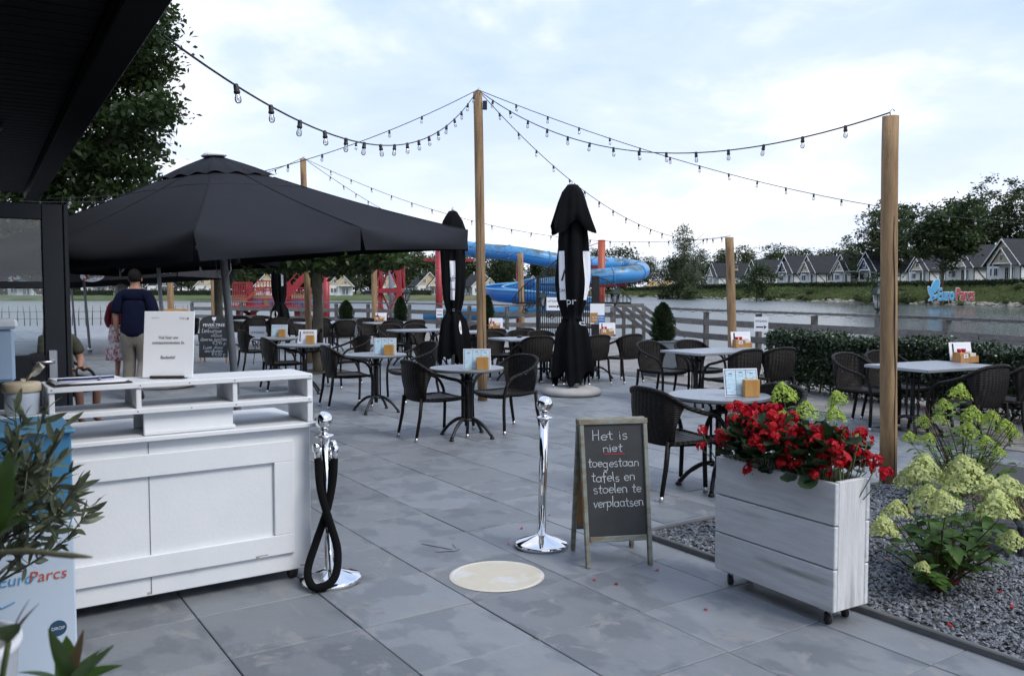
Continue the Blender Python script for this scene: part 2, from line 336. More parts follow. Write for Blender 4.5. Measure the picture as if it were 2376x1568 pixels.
def chalk(name, s, x0, z0, h, m, parent, w=.006, y=0.0, M=None, seed=1, width=None):   # writes along +x, up +z, on the plane y
    if ' ' in s:          # one object for each word
        tot = sum(GL[c][1] for c in s) * h; kx = (width / tot) if width else 1; x = 0
        for i, wd in enumerate(s.split(' ')):
            ww = sum(GL[c][1] for c in wd) * h; chalk(name, wd, x0 + x * kx, z0, h, m, parent, w, y, M, seed + i, ww * kx); x += ww + GL[' '][1] * h
        return
    rg = random.Random(seed); b = MB(); x = 0
    tot = sum(GL[c][1] for c in s) * h; sx = (width / tot) if width else 1
    for c in s:
        st, adv = GL[c]; jy = rg.uniform(-.05, .05); jx = rg.uniform(-.06, .06); jh = rg.uniform(.93, 1.08)
        for ln in st:
            pts = [Vector((x0 + (x + (p[0] + jx * p[1]) * h) * sx, y, z0 + (p[1] * jh + jy) * h)) for p in ln]
            for i in range(len(pts) - 1):
                a, c2 = pts[i], pts[i + 1]; d = (c2 - a)
                if d.length < 1e-6: continue
                d.normalize(); nn = Vector((-d.z, 0, d.x)) * w * rg.uniform(.42, .58); a2 = a - d * w * .25; c3 = c2 + d * w * .25
                b.add([a2 - nn, c3 - nn, c3 + nn, a2 + nn], [(0, 1, 2, 3)])
        x += adv * h
    if M is not None: b.v = [tuple(M @ Vector(p)) for p in b.v]
    return b.build(name, m, parent)
# ------------------------------------------------------------------ lake, terrain
def water_mat():
    m = bpy.data.materials.new('lake_water'); m.use_nodes = True; t = m.node_tree; b = t.nodes['Principled BSDF']; n = t.nodes.new; l = t.links.new
    b.inputs['Base Color'].default_value = (.11, .125, .125, 1); b.inputs['IOR'].default_value = 1.33
    g = n('ShaderNodeNewGeometry'); hs = []
    for sc, st in ((.55, (1, 2.2, 1)), (2.4, (1, 1.8, 1))):
        mp = n('ShaderNodeMapping'); mp.inputs['Scale'].default_value = st; l(g.outputs['Position'], mp.inputs[0])
        z = n('ShaderNodeTexNoise'); z.inputs['Scale'].default_value = sc; z.inputs['Detail'].default_value = 4; l(mp.outputs[0], z.inputs['Vector']); hs.append(z.outputs[0])
    a = n('ShaderNodeMath'); a.operation = 'MULTIPLY_ADD'; l(hs[1], a.inputs[0]); a.inputs[1].default_value = .35; l(hs[0], a.inputs[2])
    pz = n('ShaderNodeTexNoise'); pz.inputs['Scale'].default_value = .035; pz.inputs['Detail'].default_value = 2; l(g.outputs['Position'], pz.inputs['Vector'])
    mr = n('ShaderNodeMapRange'); mr.inputs[1].default_value = .42; mr.inputs[2].default_value = .62; mr.inputs[3].default_value = .03; mr.inputs[4].default_value = .10; l(pz.outputs[0], mr.inputs[0])
    sp_ = n('ShaderNodeSeparateXYZ'); l(g.outputs['Position'], sp_.inputs[0])       # calm in the lee of the right bank, ruffled elsewhere
    lee = n('ShaderNodeMath'); lee.operation = 'MULTIPLY_ADD'; l(sp_.outputs[1], lee.inputs[0]); lee.inputs[1].default_value = -.33; l(sp_.outputs[0], lee.inputs[2])
    lr = n('ShaderNodeMapRange'); lr.inputs[1].default_value = -6; lr.inputs[2].default_value = 8; lr.inputs[3].default_value = .33; lr.inputs[4].default_value = .11; l(lee.outputs[0], lr.inputs[0])
    ad = n('ShaderNodeMath'); ad.operation = 'MULTIPLY_ADD'; l(pz.outputs[0], ad.inputs[0]); ad.inputs[1].default_value = .16; l(lr.outputs[0], ad.inputs[2]); sb = n('ShaderNodeMath'); sb.operation = 'SUBTRACT'; l(ad.outputs[0], sb.inputs[0]); sb.inputs[1].default_value = .06; l(sb.outputs[0], b.inputs['Roughness'])
    bp = n('ShaderNodeBump'); bp.inputs['Distance'].default_value = .35; l(mr.outputs[0], bp.inputs['Strength']); l(a.outputs[0], bp.inputs['Height']); l(bp.outputs[0], b.inputs['Normal']); return m
LAKE_Z = -1.0
lk = MB().add([(-1200, -40, LAKE_Z), (1200, -40, LAKE_Z), (1200, 1500, LAKE_Z), (-1200, 1500, LAKE_Z)], [(0, 1, 2, 3)]).build('lake', water_mat()); struct(lk)

M_GRASS = mat('bank_grass', (.078, .105, .030), .95, 0, (.046, .072, .020), .25, 8, bump=.6, bs=3, col3=(.15, .125, .06), s3=.06, p3=(.52, .66))
SHORE = [(-1600, 200), (-700, 205), (0, 213), (600, 213), (1000, 216), (1180, 224), (1290, 290), (1400, 385), (1480, 335), (1600, 275), (1782, 213), (2100, 165), (2376, 131), (2700, 105), (3400, 80)]
def shore_d(px):
    return float(np.interp(px, [a for a, b in SHORE], [b for a, b in SHORE]))
def bank_top(px):
    return float(np.interp(px, [0, 1150, 1330, 1450, 1600, 3400], [.25, .3, .8, 2.2, 3.3, 3.3]))
def bank_run(px):
    return float(np.interp(px, [0, 1200, 1450, 2376], [9, 10, 24, 20]))
def ground_z(px, Y):
    ds, zt, rn = shore_d(px), bank_top(px), bank_run(px)
    return float(np.interp(Y, [ds - 8, ds, ds + 1.2, ds + rn, ds + rn + 60], [-2, LAKE_Z, LAKE_Z + .5, zt, zt + .2]))
def land(px, Y):
    return Vector(((px - 1188) / 2000 * Y, Y, ground_z(px, Y)))
rows = []; rg = random.Random(4)
for i in range(181):
    px = -1500 + i * (3300 + 1500) / 180; ds = shore_d(px); rn = bank_run(px); r_ = []
    for k, f in enumerate((-8, 0, 1.2, rn * .3, rn * .6, rn, rn + 25, rn + 60, rn + 200, 1400)):
        Y = ds + f; p = land(px, Y)
        if 2 < k < 6: p.z += rg.uniform(-.15, .15)
        if k in (1, 2): p.y += rg.uniform(-1, 1)
        r_.append(p)
    rows.append(r_)
struct(MB().grid(rows[::-1]).build('terrain', M_GRASS))
# pale stones along the far waterline
M_STONE = mat('shore_stone', (.36, .33, .28), .9, 0, (.24, .22, .19), .6)
rg = random.Random(5); b = MB()
for i in range(520):
    px = rg.uniform(1380, 2700); p = land(px, shore_d(px) + rg.uniform(-.5, 1.1)); s = rg.uniform(.25, .8)
    b.box(p, (s * 2, s, s * .8), (rg.uniform(-.3, .3), rg.uniform(-.3, .3), rg.uniform(0, 3)), .12)
stuff(b.build('shore_stones', M_STONE))

# ------------------------------------------------------------------ terrace
RT = 1.09
FENCE_R = [G(2480, 746, RT), G(2198, 735, RT), G(2039, 729.5, RT), G(1890, 725, RT), G(1761, 721, RT), G(1639, 717, RT), G(1545, 713, RT)]
FENCE_L = [G(1420, 707, RT), G(1330, 706.8, RT), G(1250, 706.6, RT), G(1176, 706.4, RT), G(1089, 705, RT), G(1017, 703.8, RT), G(950, 702.5, RT), G(854, 701.3, RT), G(780, 700.7, RT), G(700, 700, RT), G(630, 699.5, RT), G(560, 699, RT), G(500, 698.6, RT), G(445, 698.3, RT)]
PALE = [G(440, 753), G(300, 753.5), G(150, 755), G(-60, 757)]
flat = lambda v, z=0.0: Vector((v.x, v.y, z))
edge = [flat(p) for p in FENCE_R] + [flat(p) for p in FENCE_L] + PALE
for i, p in enumerate(edge):     # a little beyond the fence
    edge[i] = p + Vector((p.x, p.y, 0)).normalized() * .25
poly = [(-60, -20), (16, -20), (15, 2)] + [(p.x, p.y) for p in edge] + [(-60, 40)]
M_JOINT = mat('joint_sand', (.030, .031, .033), .95)
def slate(name, rnd, k=1.0):
    m = mat(name, (.196, .213, .235), .5, 0, (.222, .238, .258), 9 * k, 8, (1, .7, 1), bump=.12, bs=45, spec=.4, col3=(.160, .175, .196), s3=4.2 * k, p3=(.51, .57), rnd=rnd, rvar=.08)
    t = m.node_tree; b = t.nodes['Principled BSDF']; n = t.nodes.new; l = t.links.new; src = b.inputs['Base Color'].links[0].from_socket
    mp = [q for q in t.nodes if q.type == 'MAPPING'][0]; nz = n('ShaderNodeTexNoise'); nz.inputs['Scale'].default_value = 6.5 * k; nz.inputs['Detail'].default_value = 7; nz.inputs['Distortion'].default_value = .6; nz.inputs['Roughness'].default_value = .62
    ad = n('ShaderNodeVectorMath'); ad.operation = 'ADD'; ad.inputs[1].default_value = (7.3, 2.1, 4.4); l(mp.outputs[0], ad.inputs[0]); l(ad.outputs[0], nz.inputs['Vector'])
    mr = n('ShaderNodeMapRange'); mr.inputs[1].default_value = .58; mr.inputs[2].default_value = .66; l(nz.outputs[0], mr.inputs[0])
    mx = n('ShaderNodeMixRGB'); l(mr.outputs[0], mx.inputs[0]); l(src, mx.inputs[1]); mx.inputs[2].default_value = (.252, .255, .262, 1); l(mx.outputs[0], b.inputs['Base Color']); return m
M_SLATE = slate('slate_tile', .15)
MB().prism(poly, -1.6, -.014).build('terrace', M_JOINT); TERR = bpy.data.objects['terrace']; struct(TERR)
def inside(pt, pl):
    x, y = pt; c = False; n = len(pl)
    for i in range(n):
        x1, y1 = pl[i][:2]; x2, y2 = pl[(i + 1) % n][:2]
        if (y1 > y) != (y2 > y) and x < (x2 - x1) * (y - y1) / (y2 - y1) + x1: c = not c
    return c
# planting bed and deck outlines
BK = G(1492, 1243); BED = [BK + V * .0 + U * 0, BK - U * 5.5, BK - U * 5.5 + V * 4.2, BK + V * 4.2]
DK = [G(700, 778), G(854, 799), G(1361, 857), G(1601, 895), G(1900, 955), G(2500, 1075)]
deck_poly = [(p.x, p.y) for p in DK] + [(p.x, p.y) for p in [flat(q) for q in FENCE_R] + [flat(q) for q in FENCE_L[:9]]]
bed_poly = [(p.x, p.y) for p in BED]
# slate tiles 1.12 x 0.60, staggered
TU, TV = .56, .605
K1 = G(880, 1268)
def tile_mesh():
    g, c = .0026, .003; b = MB(); x, y = TV / 2 - g, TU / 2 - g
    vs = [(sx * x, sy * y, -.016) for sx, sy in ((-1, -1), (1, -1), (1, 1), (-1, 1))] + [(sx * x, sy * y, -c) for sx, sy in ((-1, -1), (1, -1), (1, 1), (-1, 1))] + [(sx * (x - c), sy * (y - c), 0) for sx, sy in ((-1, -1), (1, -1), (1, 1), (-1, 1))]
    fs = [(8, 9, 10, 11)]
    for i in range(4):
        j = (i + 1) % 4; fs += [(i, j, 4 + j, 4 + i), (4 + i, 4 + j, 8 + j, 8 + i)]
    return b.add(vs, fs)
tmb = tile_mesh(); tme = tmb.mesh('paving_tile'); tme.materials.append(M_SLATE)
cells = []
for j in range(-40, 75):
    for i in range(-40, 110):
        c = K1 + V * ((j + .5) * TV) + U * ((i + .5) * TU)
        if c.y < 1.2 or c.y > 44 or abs(c.x) > .72 * c.y + 1.5: continue
        if not inside((c.x, c.y), poly) or inside((c.x, c.y), deck_poly): continue
        q = [c + V * (sx * TV / 2) + U * (sy * TU / 2) for sx in (-1, 1) for sy in (-1, 1)]
        if all(inside((p.x, p.y), bed_poly) for p in q): continue
        cells.append(c)
cells.sort(key=lambda c: c.x ** 2 + c.y ** 2); rg = random.Random(2); far = MB()
for k, c in enumerate(cells):
    h = rg.uniform(-.0016, .0016)
    if k < 300:
        obj('paving_tile', tme, None, TERR, (c.x, c.y, h), (rg.uniform(-.001, .001), rg.uniform(-.001, .001), VA))
    else:
        m = Matrix.Translation((c.x, c.y, h)) @ Matrix.Rotation(VA, 4, 'Z'); far.add([m @ Vector(v) for v in tmb.v], tmb.f)
M_SLATEF = slate('slate_tile_far', 0, .5)
stuff(far.build('paving_tiles', M_SLATEF, TERR))

# ------------------------------------------------------------------ timber deck
w = (DK[3] - DK[1]).normalized(); nrm = Vector((-w.y, w.x, 0)); b = MB(); rg = random.Random(8)
offs = [Vector((p[0], p[1], 0)).dot(nrm) for p in deck_poly]; o = min(offs)
while o < max(offs):
    m_ = o + .07; xs = []
    for i in range(len(deck_poly)):
        a = Vector((*deck_poly[i], 0)); c = Vector((*deck_poly[(i + 1) % len(deck_poly)], 0)); da, dc = a.dot(nrm) - m_, c.dot(nrm) - m_
        if da * dc < 0: xs.append((a + (c - a) * (da / (da - dc))).dot(w))
    xs.sort()
    for s0, s1 in zip(xs[::2], xs[1::2]):
        s = s0 - rg.uniform(0, 2)
        while s < s1:
            a, e_ = max(s, s0), min(s + 3.6, s1)
            if e_ - a > .1:
                c = w * ((a + e_) / 2) + nrm * m_; b.box((c.x, c.y, rg.uniform(-.001, .001)), (e_ - a - .006, .134, .024), (0, 0, math.atan2(w.y, w.x)))
            s += 3.6
    o += .142
DECK = MB().prism(deck_poly, -.9, -.013).build('deck', mat('deck_shadow', (.02, .02, .02), .9)); struct(DECK)
DECK.location.z = -.001
stuff(b.build('deck_planks', M_DECK, DECK))

# ------------------------------------------------------------------ gravel bed
M_GRAV = mat('grey_chippings', (.22, .235, .265), .8, 0, (.10, .108, .124), 26, 3, col3=(.38, .39, .42), s3=34, p3=(.60, .68))
bed = MB().prism(bed_poly, -.012, .012).build('planting_bed', mat('bed_soil', (.05, .05, .052), .95)); struct(bed)
rn = np.random.default_rng(3); n = 46000
us = rn.uniform(.006, 1, n) ** 1.0 * 4.3; vs_ = rn.uniform(.008, 1, n) * 3.2
P = np.array(BK)[None, :] - np.array(U)[None, :] * us[:, None] + np.array(V)[None, :] * vs_[:, None]
keep = (np.abs(P[:, 0]) < .63 * P[:, 1] + .1) & (P[:, 1] > 2.4); P = P[keep]; n = len(P)
P[:, 2] = .014 + rn.uniform(0, .012, n)
base = np.array([(1, 0, 0), (0, 1, 0), (-1, 0, 0), (0, -1, 0), (.1, .1, .6), (-.05, .1, -.6)])
tri = np.array([(0, 1, 4), (1, 2, 4), (2, 3, 4), (3, 0, 4)])
sc = rn.uniform(.007, .016, (n, 1, 1)) * rn.uniform(.55, 1.3, (n, 6, 3)); an = rn.uniform(0, 6.28, n); tl = rn.uniform(-.7, .7, (n, 2))
pts = base[None] * sc
c_, s_ = np.cos(an)[:, None], np.sin(an)[:, None]
x = pts[..., 0] * c_ - pts[..., 1] * s_; y = pts[..., 0] * s_ + pts[..., 1] * c_; z = pts[..., 2] + x * tl[:, :1] + y * tl[:, 1:]
pts = np.stack([x, y, z], -1) + P[:, None, :]
me = quads_mesh('gravel', pts[:, tri].reshape(-1, 3), 3); stuff(obj('gravel', me, M_GRAV, bed))
M_EDGE = mat('edging_strip', (.095, .10, .105), .8, 0, (.13, .13, .13), 8)
b = MB(); b.bar(BK - V * .02, BK + V * 4.2, .03, .075, .006); b.build('edging', M_EDGE, bed)
b = MB(); b.bar(BK - U * .016, BK - U * 5.5, .03, .07, .006); b.build('edging', M_EDGE, bed)

# ------------------------------------------------------------------ building corner with overhanging roof and open door
EZ = 2.68; E0, E1 = G(405, 0, EZ), G(92, 465, EZ)
ed = (E1 - E0).normalized(); ea = math.atan2(ed.y, ed.x) - R(90)      # local y = along the eave, local x = outwards
bl = thing('building', 'dark building with overhanging plank soffit, top left', 'building', flat(E1), ea)
LEN = 13.0; INW = -(E0.dot(Vector((math.cos(ea), math.sin(ea), 0)))) - .30   # facade a little behind the camera's left shoulder
b = MB(); b.box((-.085, -LEN / 2, EZ + .11), (.17, LEN, .22), None, .01); b.build('eave_beam', M_SOFFIT, bl)
b = MB(); b.tube([(.045, .1, EZ + .20), (.045, -LEN, EZ + .20)], .05, 10); b.build('gutter', M_ANTH, bl)
pl = MB().box((0, 0, 0), (1.9, .128, .02), None, .004).mesh('soffit_plank'); pl.materials.append(M_SOFFIT)
for i in range(96): obj('soffit_plank', pl, None, bl, (-1.125, -.075 - i * .135, EZ + .10))
b = MB(); b.box((-1.4, -LEN / 2, EZ + .30), (2.7, LEN, .14)); b.build('roof', M_SOFFIT, bl)
b = MB(); b.box((INW - .1, -LEN / 2 - .2, 1.36), (.2, LEN, 2.72)); b.build('wall', M_ANTH, bl)
b = MB(); b.lathe([(.11, -.05), (.13, -.03), (.13, 0)], 20, (-.62, -4.9, EZ + .09)); b.build('ceiling_lamp', mat('lamp_housing', (.10, .10, .10), .5), bl)
b = MB(); b.lathe([(.10, -.012), (.10, 0)], 20, (-.62, -4.9, EZ + .038)); b.build('ceiling_lamp_cover', mat('lamp_cover', (.35, .32, .28), .4), bl)

dl = G(157, 1163); D0 = Vector((-3.033, 5.85, 0)); DW, DH, DT = .95, 2.136, .065
dr = thing('glass_door', 'dark grey framed glass door standing open with steel lever handle', 'door', D0, VA + R(180))   # local x runs from the lock edge to the hinge
b = MB(); b.box((.065, 0, DH / 2 + .01), (.13, DT, DH - .02), None, .006); b.build('stile', M_ANTH, dr)
b = MB(); b.box((DW - .06, 0, DH / 2 + .01), (.12, DT, DH - .02), None, .006); b.build('stile', M_ANTH, dr)
for z0, z1, nm in ((2.03, 2.136, 'top_rail'), (1.574, 1.619, 'middle_rail'), (.02, 1.13, 'bottom_panel')):
    b = MB(); b.box((DW / 2, 0, (z0 + z1) / 2), (DW - .25, DT - .006, z1 - z0), None, .005); b.build(nm, M_ANTH, dr)
b = MB(); b.box((DW / 2, .036, .62), (DW - .45, .012, .62), None, .005); b.build('panel', M_ANTH, dr)
for z0, z1 in ((1.619, 2.03), (1.13, 1.574)):
    b = MB(); b.box((DW / 2, 0, (z0 + z1) / 2), (DW - .25, .012, z1 - z0)); b.build('pane', M_GLASS, dr)
b = MB(); b.box((.085, .042, 1.03), (.055, .014, .26), None, .006); b.build('handle_plate', M_STEEL, dr)
b = MB(); b.tube([(.085, .04, 1.085), (.085, .085, 1.085), (.10, .095, 1.085), (.21, .095, 1.085)], .011, 8); b.build('handle', M_STEEL, dr)
b = MB(); b.lathe([(.013, 0), (.013, .012)], 10); b.build('key_lock', M_IRON, dr, (.085, .048, .95), (R(-90), 0, 0))
b = MB(); b.box((-.015, -.01, DH / 2), (.028, .10, DH), None, .004); b.build('edge_strip', M_ANTH, dr)

# ------------------------------------------------------------------ fences
def board_fence(name, pts, label, rails=((1.065, .12, .05), (.76, .15, .035), (.41, .15, .035))):
    f = thing(name, label, 'fence', flat(pts[0]))
    o0 = flat(pts[0])
    for i, p in enumerate(pts):
        q = flat(p) - o0; b = MB(); d = (pts[min(i + 1, len(pts) - 1)] - pts[max(i - 1, 0)]); a = math.atan2(d.y, d.x)
        b.box((q.x, q.y, .50), (.11, .11, 1.04), (0, 0, a), .006); b.build('post', M_GREYWOOD, f)
    for i in range(len(pts) - 1):
        a, c = flat(pts[i]) - o0, flat(pts[i + 1]) - o0; d = (c - a).normalized(); nn = Vector((-d.y, d.x, 0))
        if nn.dot(-flat(pts[i])) < 0: nn = -nn
        for k, (z, h, t) in enumerate(rails):
            off = nn * (0 if k == 0 else .075)
            b = MB(); b.bar(a + off + Vector((0, 0, z)) + d * .003, c + off + Vector((0, 0, z)) - d * .003, .14 if k == 0 else t, .05 if k == 0 else h, .004); b.build('rail', M_GREYWOOD, f)
        # the thin wire of fairy lights wound round the top rail
        if name == 'board_fence':
            n = int((c - a).length * 5); pts_ = []
            for k in range(n * 6):
                t = k / (n * 6 - 1); w_ = t * n * 6.28 + i; p = a + (c - a) * t
                pts_.append(p + nn * (.085 * math.cos(w_)) + Vector((0, 0, 1.065 + .045 * math.sin(w_) - (.03 if (k // 6) % 3 == 0 else 0))))
            b = MB(); b.tube(pts_, .004, 4); b.build('fairy_light_wire', M_CABLE, f)
    return f
board_fence('board_fence', FENCE_R, 'weathered three-rail board fence along the water behind the hedge')
board_fence('plank_fence', FENCE_L, 'long grey plank fence in front of the slide')
# stair rail that runs down to the water at the corner
st = thing('stair_rail', 'grey timber stair railing sloping down beside the gate', 'railing', flat(FENCE_L[0]))
o0 = flat(FENCE_L[0]); a = FENCE_L[0] - o0 + Vector((.1, .3, -.02)); c = G(1494, 706.5, RT) - o0; c.z = RT - .02
for nm, z in (('rail', 1.06), ('rail', .70), ('rail', .36)):
    b = MB(); b.bar((a.x, a.y, z), (c.x, c.y, z), .05, .13, .004); b.build(nm, M_GREYWOOD, st)
for t in (0, .33, .66, 1):
    p = a.lerp(c, t); b = MB(); b.box((p.x, p.y, .2), (.11, .11, 1.7)); b.build('post', M_GREYWOOD, st)
    e_ = p + Vector((1.3, -.6, 0)); b = MB(); b.bar((p.x, p.y, 1.0), (e_.x, e_.y, .05), .05, .12); b.build('brace', M_GREYWOOD, st)
# chestnut paling fence at the far left
pf = thing('paling_fence', 'rustic paling fence of thin upright stakes by the water, far left', 'fence', PALE[0])
rg = random.Random(6); stake = [MB().tube([(0, 0, 0), (rg.uniform(-.03, .03), 0, .5), (rg.uniform(-.06, .06), 0, rg.uniform(.82, .95))], [.022, .02, .008], 5).mesh('stake') for _ in range(5)]
M_STAKE = mat('chestnut_stake', (.10, .085, .07), .9, rnd=.3)
for s in stake: s.materials.append(M_STAKE)
for i in range(len(PALE) - 1):
    a, c = PALE[i], PALE[i + 1]; n = int((c - a).length / .27)
    for k in range(n):
        p = a.lerp(c, (k + rg.uniform(-.2, .2)) / n) - PALE[0]; obj('stake', stake[rg.randrange(5)], None, pf, p)
    for z in (.3, .62):
        b = MB(); b.tube([a - PALE[0] + Vector((0, -.02, z)), c - PALE[0] + Vector((0, -.02, z))], .008, 4); b.build('wire', M_IRON, pf)
# ------------------------------------------------------------------ wicker armchair
def make_chair():
    t = thing('wicker_armchair', 'x', 'chair')
    half = [(.265, .275, .035), (.268, .285, .33), (.275, .262, .50), (.282, .18, .605), (.287, .03, .65), (.283, -.12, .70), (.255, -.225, .765), (.165, -.283, .808), (0, -.30, .822)]
    pts = crom(half + [(-x, y, z) for x, y, z in half[-2::-1]], 5)
    MB().tube(pts, .0175, 8).build('arm_frame', M_BROWN, t)
    # backrest: a curved woven panel hung from the top rail
    top = [p for p in pts if p.z > .70]; P = []
    for k in range(7):
        f = k / 6; row = []
        for p in top:
            s = p.x / .283; b_ = Vector((s * .225, -.245 + .05 * s * s, .405)); q = b_.lerp(p, f); q.y -= .03 * math.sin(f * math.pi); row.append(q)
        P.append(row)
    b = MB(); b.grid(P)
    b.grid([[q + Vector((0, .014, 0)) for q in r_] for r_ in P[::-1]]); b.build('backrest', M_BROWN, t)
    # seat
    S = []
    for k in range(9):
        y = -.235 + .50 * k / 8; hw = .225 + .03 * math.sin(k / 8 * 2.2); zz = .438 - .012 * math.sin(k / 8 * math.pi) - (.02 if k == 8 else 0)
        S.append([(hw * s, y + (.025 * (1 - s * s) if k > 5 else 0), zz - .012 * (1 - s * s)) for s in (-1, -.6, -.2, .2, .6, 1)])
    b = MB(); b.grid(S[::-1]); b.grid([[(x, y, z - .03) for x, y, z in r_] for r_ in S]); b.tube([S[8][i] for i in range(6)], .02, 6); b.build('seat', M_BROWN2, t)
    for s in (-1, 1):
        MB().tube([(s * .235, -.235, .425), (s * .262, .27, .425)], .018, 6).build('seat_rail', M_BROWN, t)
        lg = MB().tube([(s * .215, -.235, .44), (s * .215, -.255, .25), (s * .222, -.30, .03)], [.02, .019, .016], 8).build('leg', M_BROWN, t)
        MB().lathe([(.017, 0), (.0185, .004), (.0185, .04)], 10, (s * .2225, -.303, 0)).build('leg_cap', M_CAP, lg)
        MB().lathe([(.018, 0), (.0195, .004), (.0195, .04)], 10, (s * .265, .275, 0)).build('leg_cap', M_CAP, t)
    b = MB(); b.lathe([(.014, 0), (.014, .004)], 10); b.build('badge', M_CAP, t, (0, -.286, .60), (R(82), 0, 0), )
    return t
CH0 = make_chair(); _c0 = [True]
def chair(pos, ang, label, rear=True):      # pos = middle of the rear feet (or the seat centre), ang = facing direction in degrees from +X
    a = R(ang); d = Vector((math.cos(a), math.sin(a), 0)); p = flat(pos) + (d * .30 if rear else Vector())
    if _c0[0]:
        _c0[0] = False; CH0.location = p; CH0.rotation_euler = (0, 0, a - R(90)); CH0['label'] = label; CH0['group'] = 'wicker armchairs on the terrace'; return CH0
    return copy_tree(CH0, p, a - R(90), label, 'wicker armchairs on the terrace')

# ------------------------------------------------------------------ tables
def pedestal(t, x=0, y=0, r=.31, n=4, h=.70):
    b = MB(); b.tube([(x, y, .12), (x, y, h)], .024, 10)
    for k in range(4):
        a = R(45 + 90 * k); c, s = math.cos(a) * .058, math.sin(a) * .058
        b.tube([(x + c * .8, y + s * .8, .17), (x + c, y + s, .22), (x + c, y + s, h - .06), (x + c * 1.7, y + s * 1.7, h)], .0115, 6)
    for z in (.19, h - .09): b.lathe([(.02, z - .02), (.075, z - .008), (.075, z + .008), (.02, z + .02)], 12, (x, y, 0))
    b.build('column', M_IRON, t)
    b = MB(); b.box((x, y, h + .005), (.34, .06, .02)); b.box((x, y, h + .005), (.06, .34, .0202)); b.build('top_plate', M_IRON, t)
    for k in range(n):
        a = R(45 + 360 / n * k); c, s = math.cos(a), math.sin(a)
        b = MB(); b.tube(crom([(x + c * .03, y + s * .03, .20), (x + c * .12, y + s * .12, .185), (x + c * .22, y + s * .22, .12), (x + c * (r - .02), y + s * (r - .02), .045), (x + c * r, y + s * r, .03)], 4), [.019] * 8 + [.017] * 9, 7)
        b.lathe([(.024, 0), (.026, .012), (.015, .03)], 10, (x + c * r, y + s * r, 0)); b.build('foot', M_IRON, t)
def make_round():
    t = thing('bistro_table', 'x', 'table'); rr = .395
    MB().lathe([(rr - .004, .735), (rr, .738), (rr, .7405), (rr - .006, .744)], 48).build('tabletop', M_TOP, t)
    MB().lathe([(rr - .012, .712), (rr - .001, .716), (rr - .001, .7349), (rr - .01, .7349)], 48).build('edge_band', M_TOPEDGE, t)
    pedestal(t); return t
def make_rect(L=1.2, Wd=.8):
    t = thing('dining_table', 'x', 'table')
    MB().box((0, 0, .727), (L, Wd, .034), None, .006).build('tabletop', M_TOP, t)
    b = MB()
    for s in (-1, 1): b.box((0, s * (Wd / 2 + .0025), .727), (L - .02, .004, .024)); b.box((s * (L / 2 + .0025), 0, .727), (.004, Wd - .02, .024))
    b.build('edge_band', mat('steel_edge', (.45, .47, .5), .35, .6) if 'steel_edge' not in MATS else MATS['steel_edge'], t)
    pedestal(t, -.3, 0, .30); pedestal(t, .3, 0, .30); return t
RD0, RC0 = make_round(), make_rect(); _t0 = {'r': True, 's': True}
def table(kind, pos, rz, label):
    src = RD0 if kind == 'r' else RC0; g = 'round bistro tables' if kind == 'r' else 'rectangular terrace tables'
    if _t0[kind]:
        _t0[kind] = False; src.location = flat(pos); src.rotation_euler = (0, 0, rz); src['label'] = label; src['group'] = g; return src
    return copy_tree(src, flat(pos), rz, label, g)

def menu_mat(name, paper, ink, rows=.010):
    m = mat(name, paper, .35); t = m.node_tree; b = t.nodes['Principled BSDF']; n = t.nodes.new; l = t.links.new
    tcn = n('ShaderNodeTexCoord'); mp = n('ShaderNodeMapping'); mp.inputs['Rotation'].default_value = (R(90), 0, 0); l(tcn.outputs['Object'], mp.inputs[0])
    br = n('ShaderNodeTexBrick'); br.inputs['Scale'].default_value = 1; br.inputs['Brick Width'].default_value = .045; br.inputs['Row Height'].default_value = rows; br.inputs['Mortar Size'].default_value = rows * .33; br.inputs['Mortar Smooth'].default_value = .2
    br.inputs['Color1'].default_value = (*ink, 1); br.inputs['Color2'].default_value = (*paper, 1); br.inputs['Mortar'].default_value = (*paper, 1); br.inputs['Bias'].default_value = .1; l(mp.outputs[0], br.inputs[0]); l(br.outputs[0], b.inputs['Base Color']); return m
M_MENU = menu_mat('menu_print', (.50, .68, .80), (.18, .26, .33)); M_MENU2 = menu_mat('flyer_print', (.72, .74, .80), (.45, .45, .50), .016)
M_FRAMEW = mat('menu_frame', (.74, .77, .83), .3)
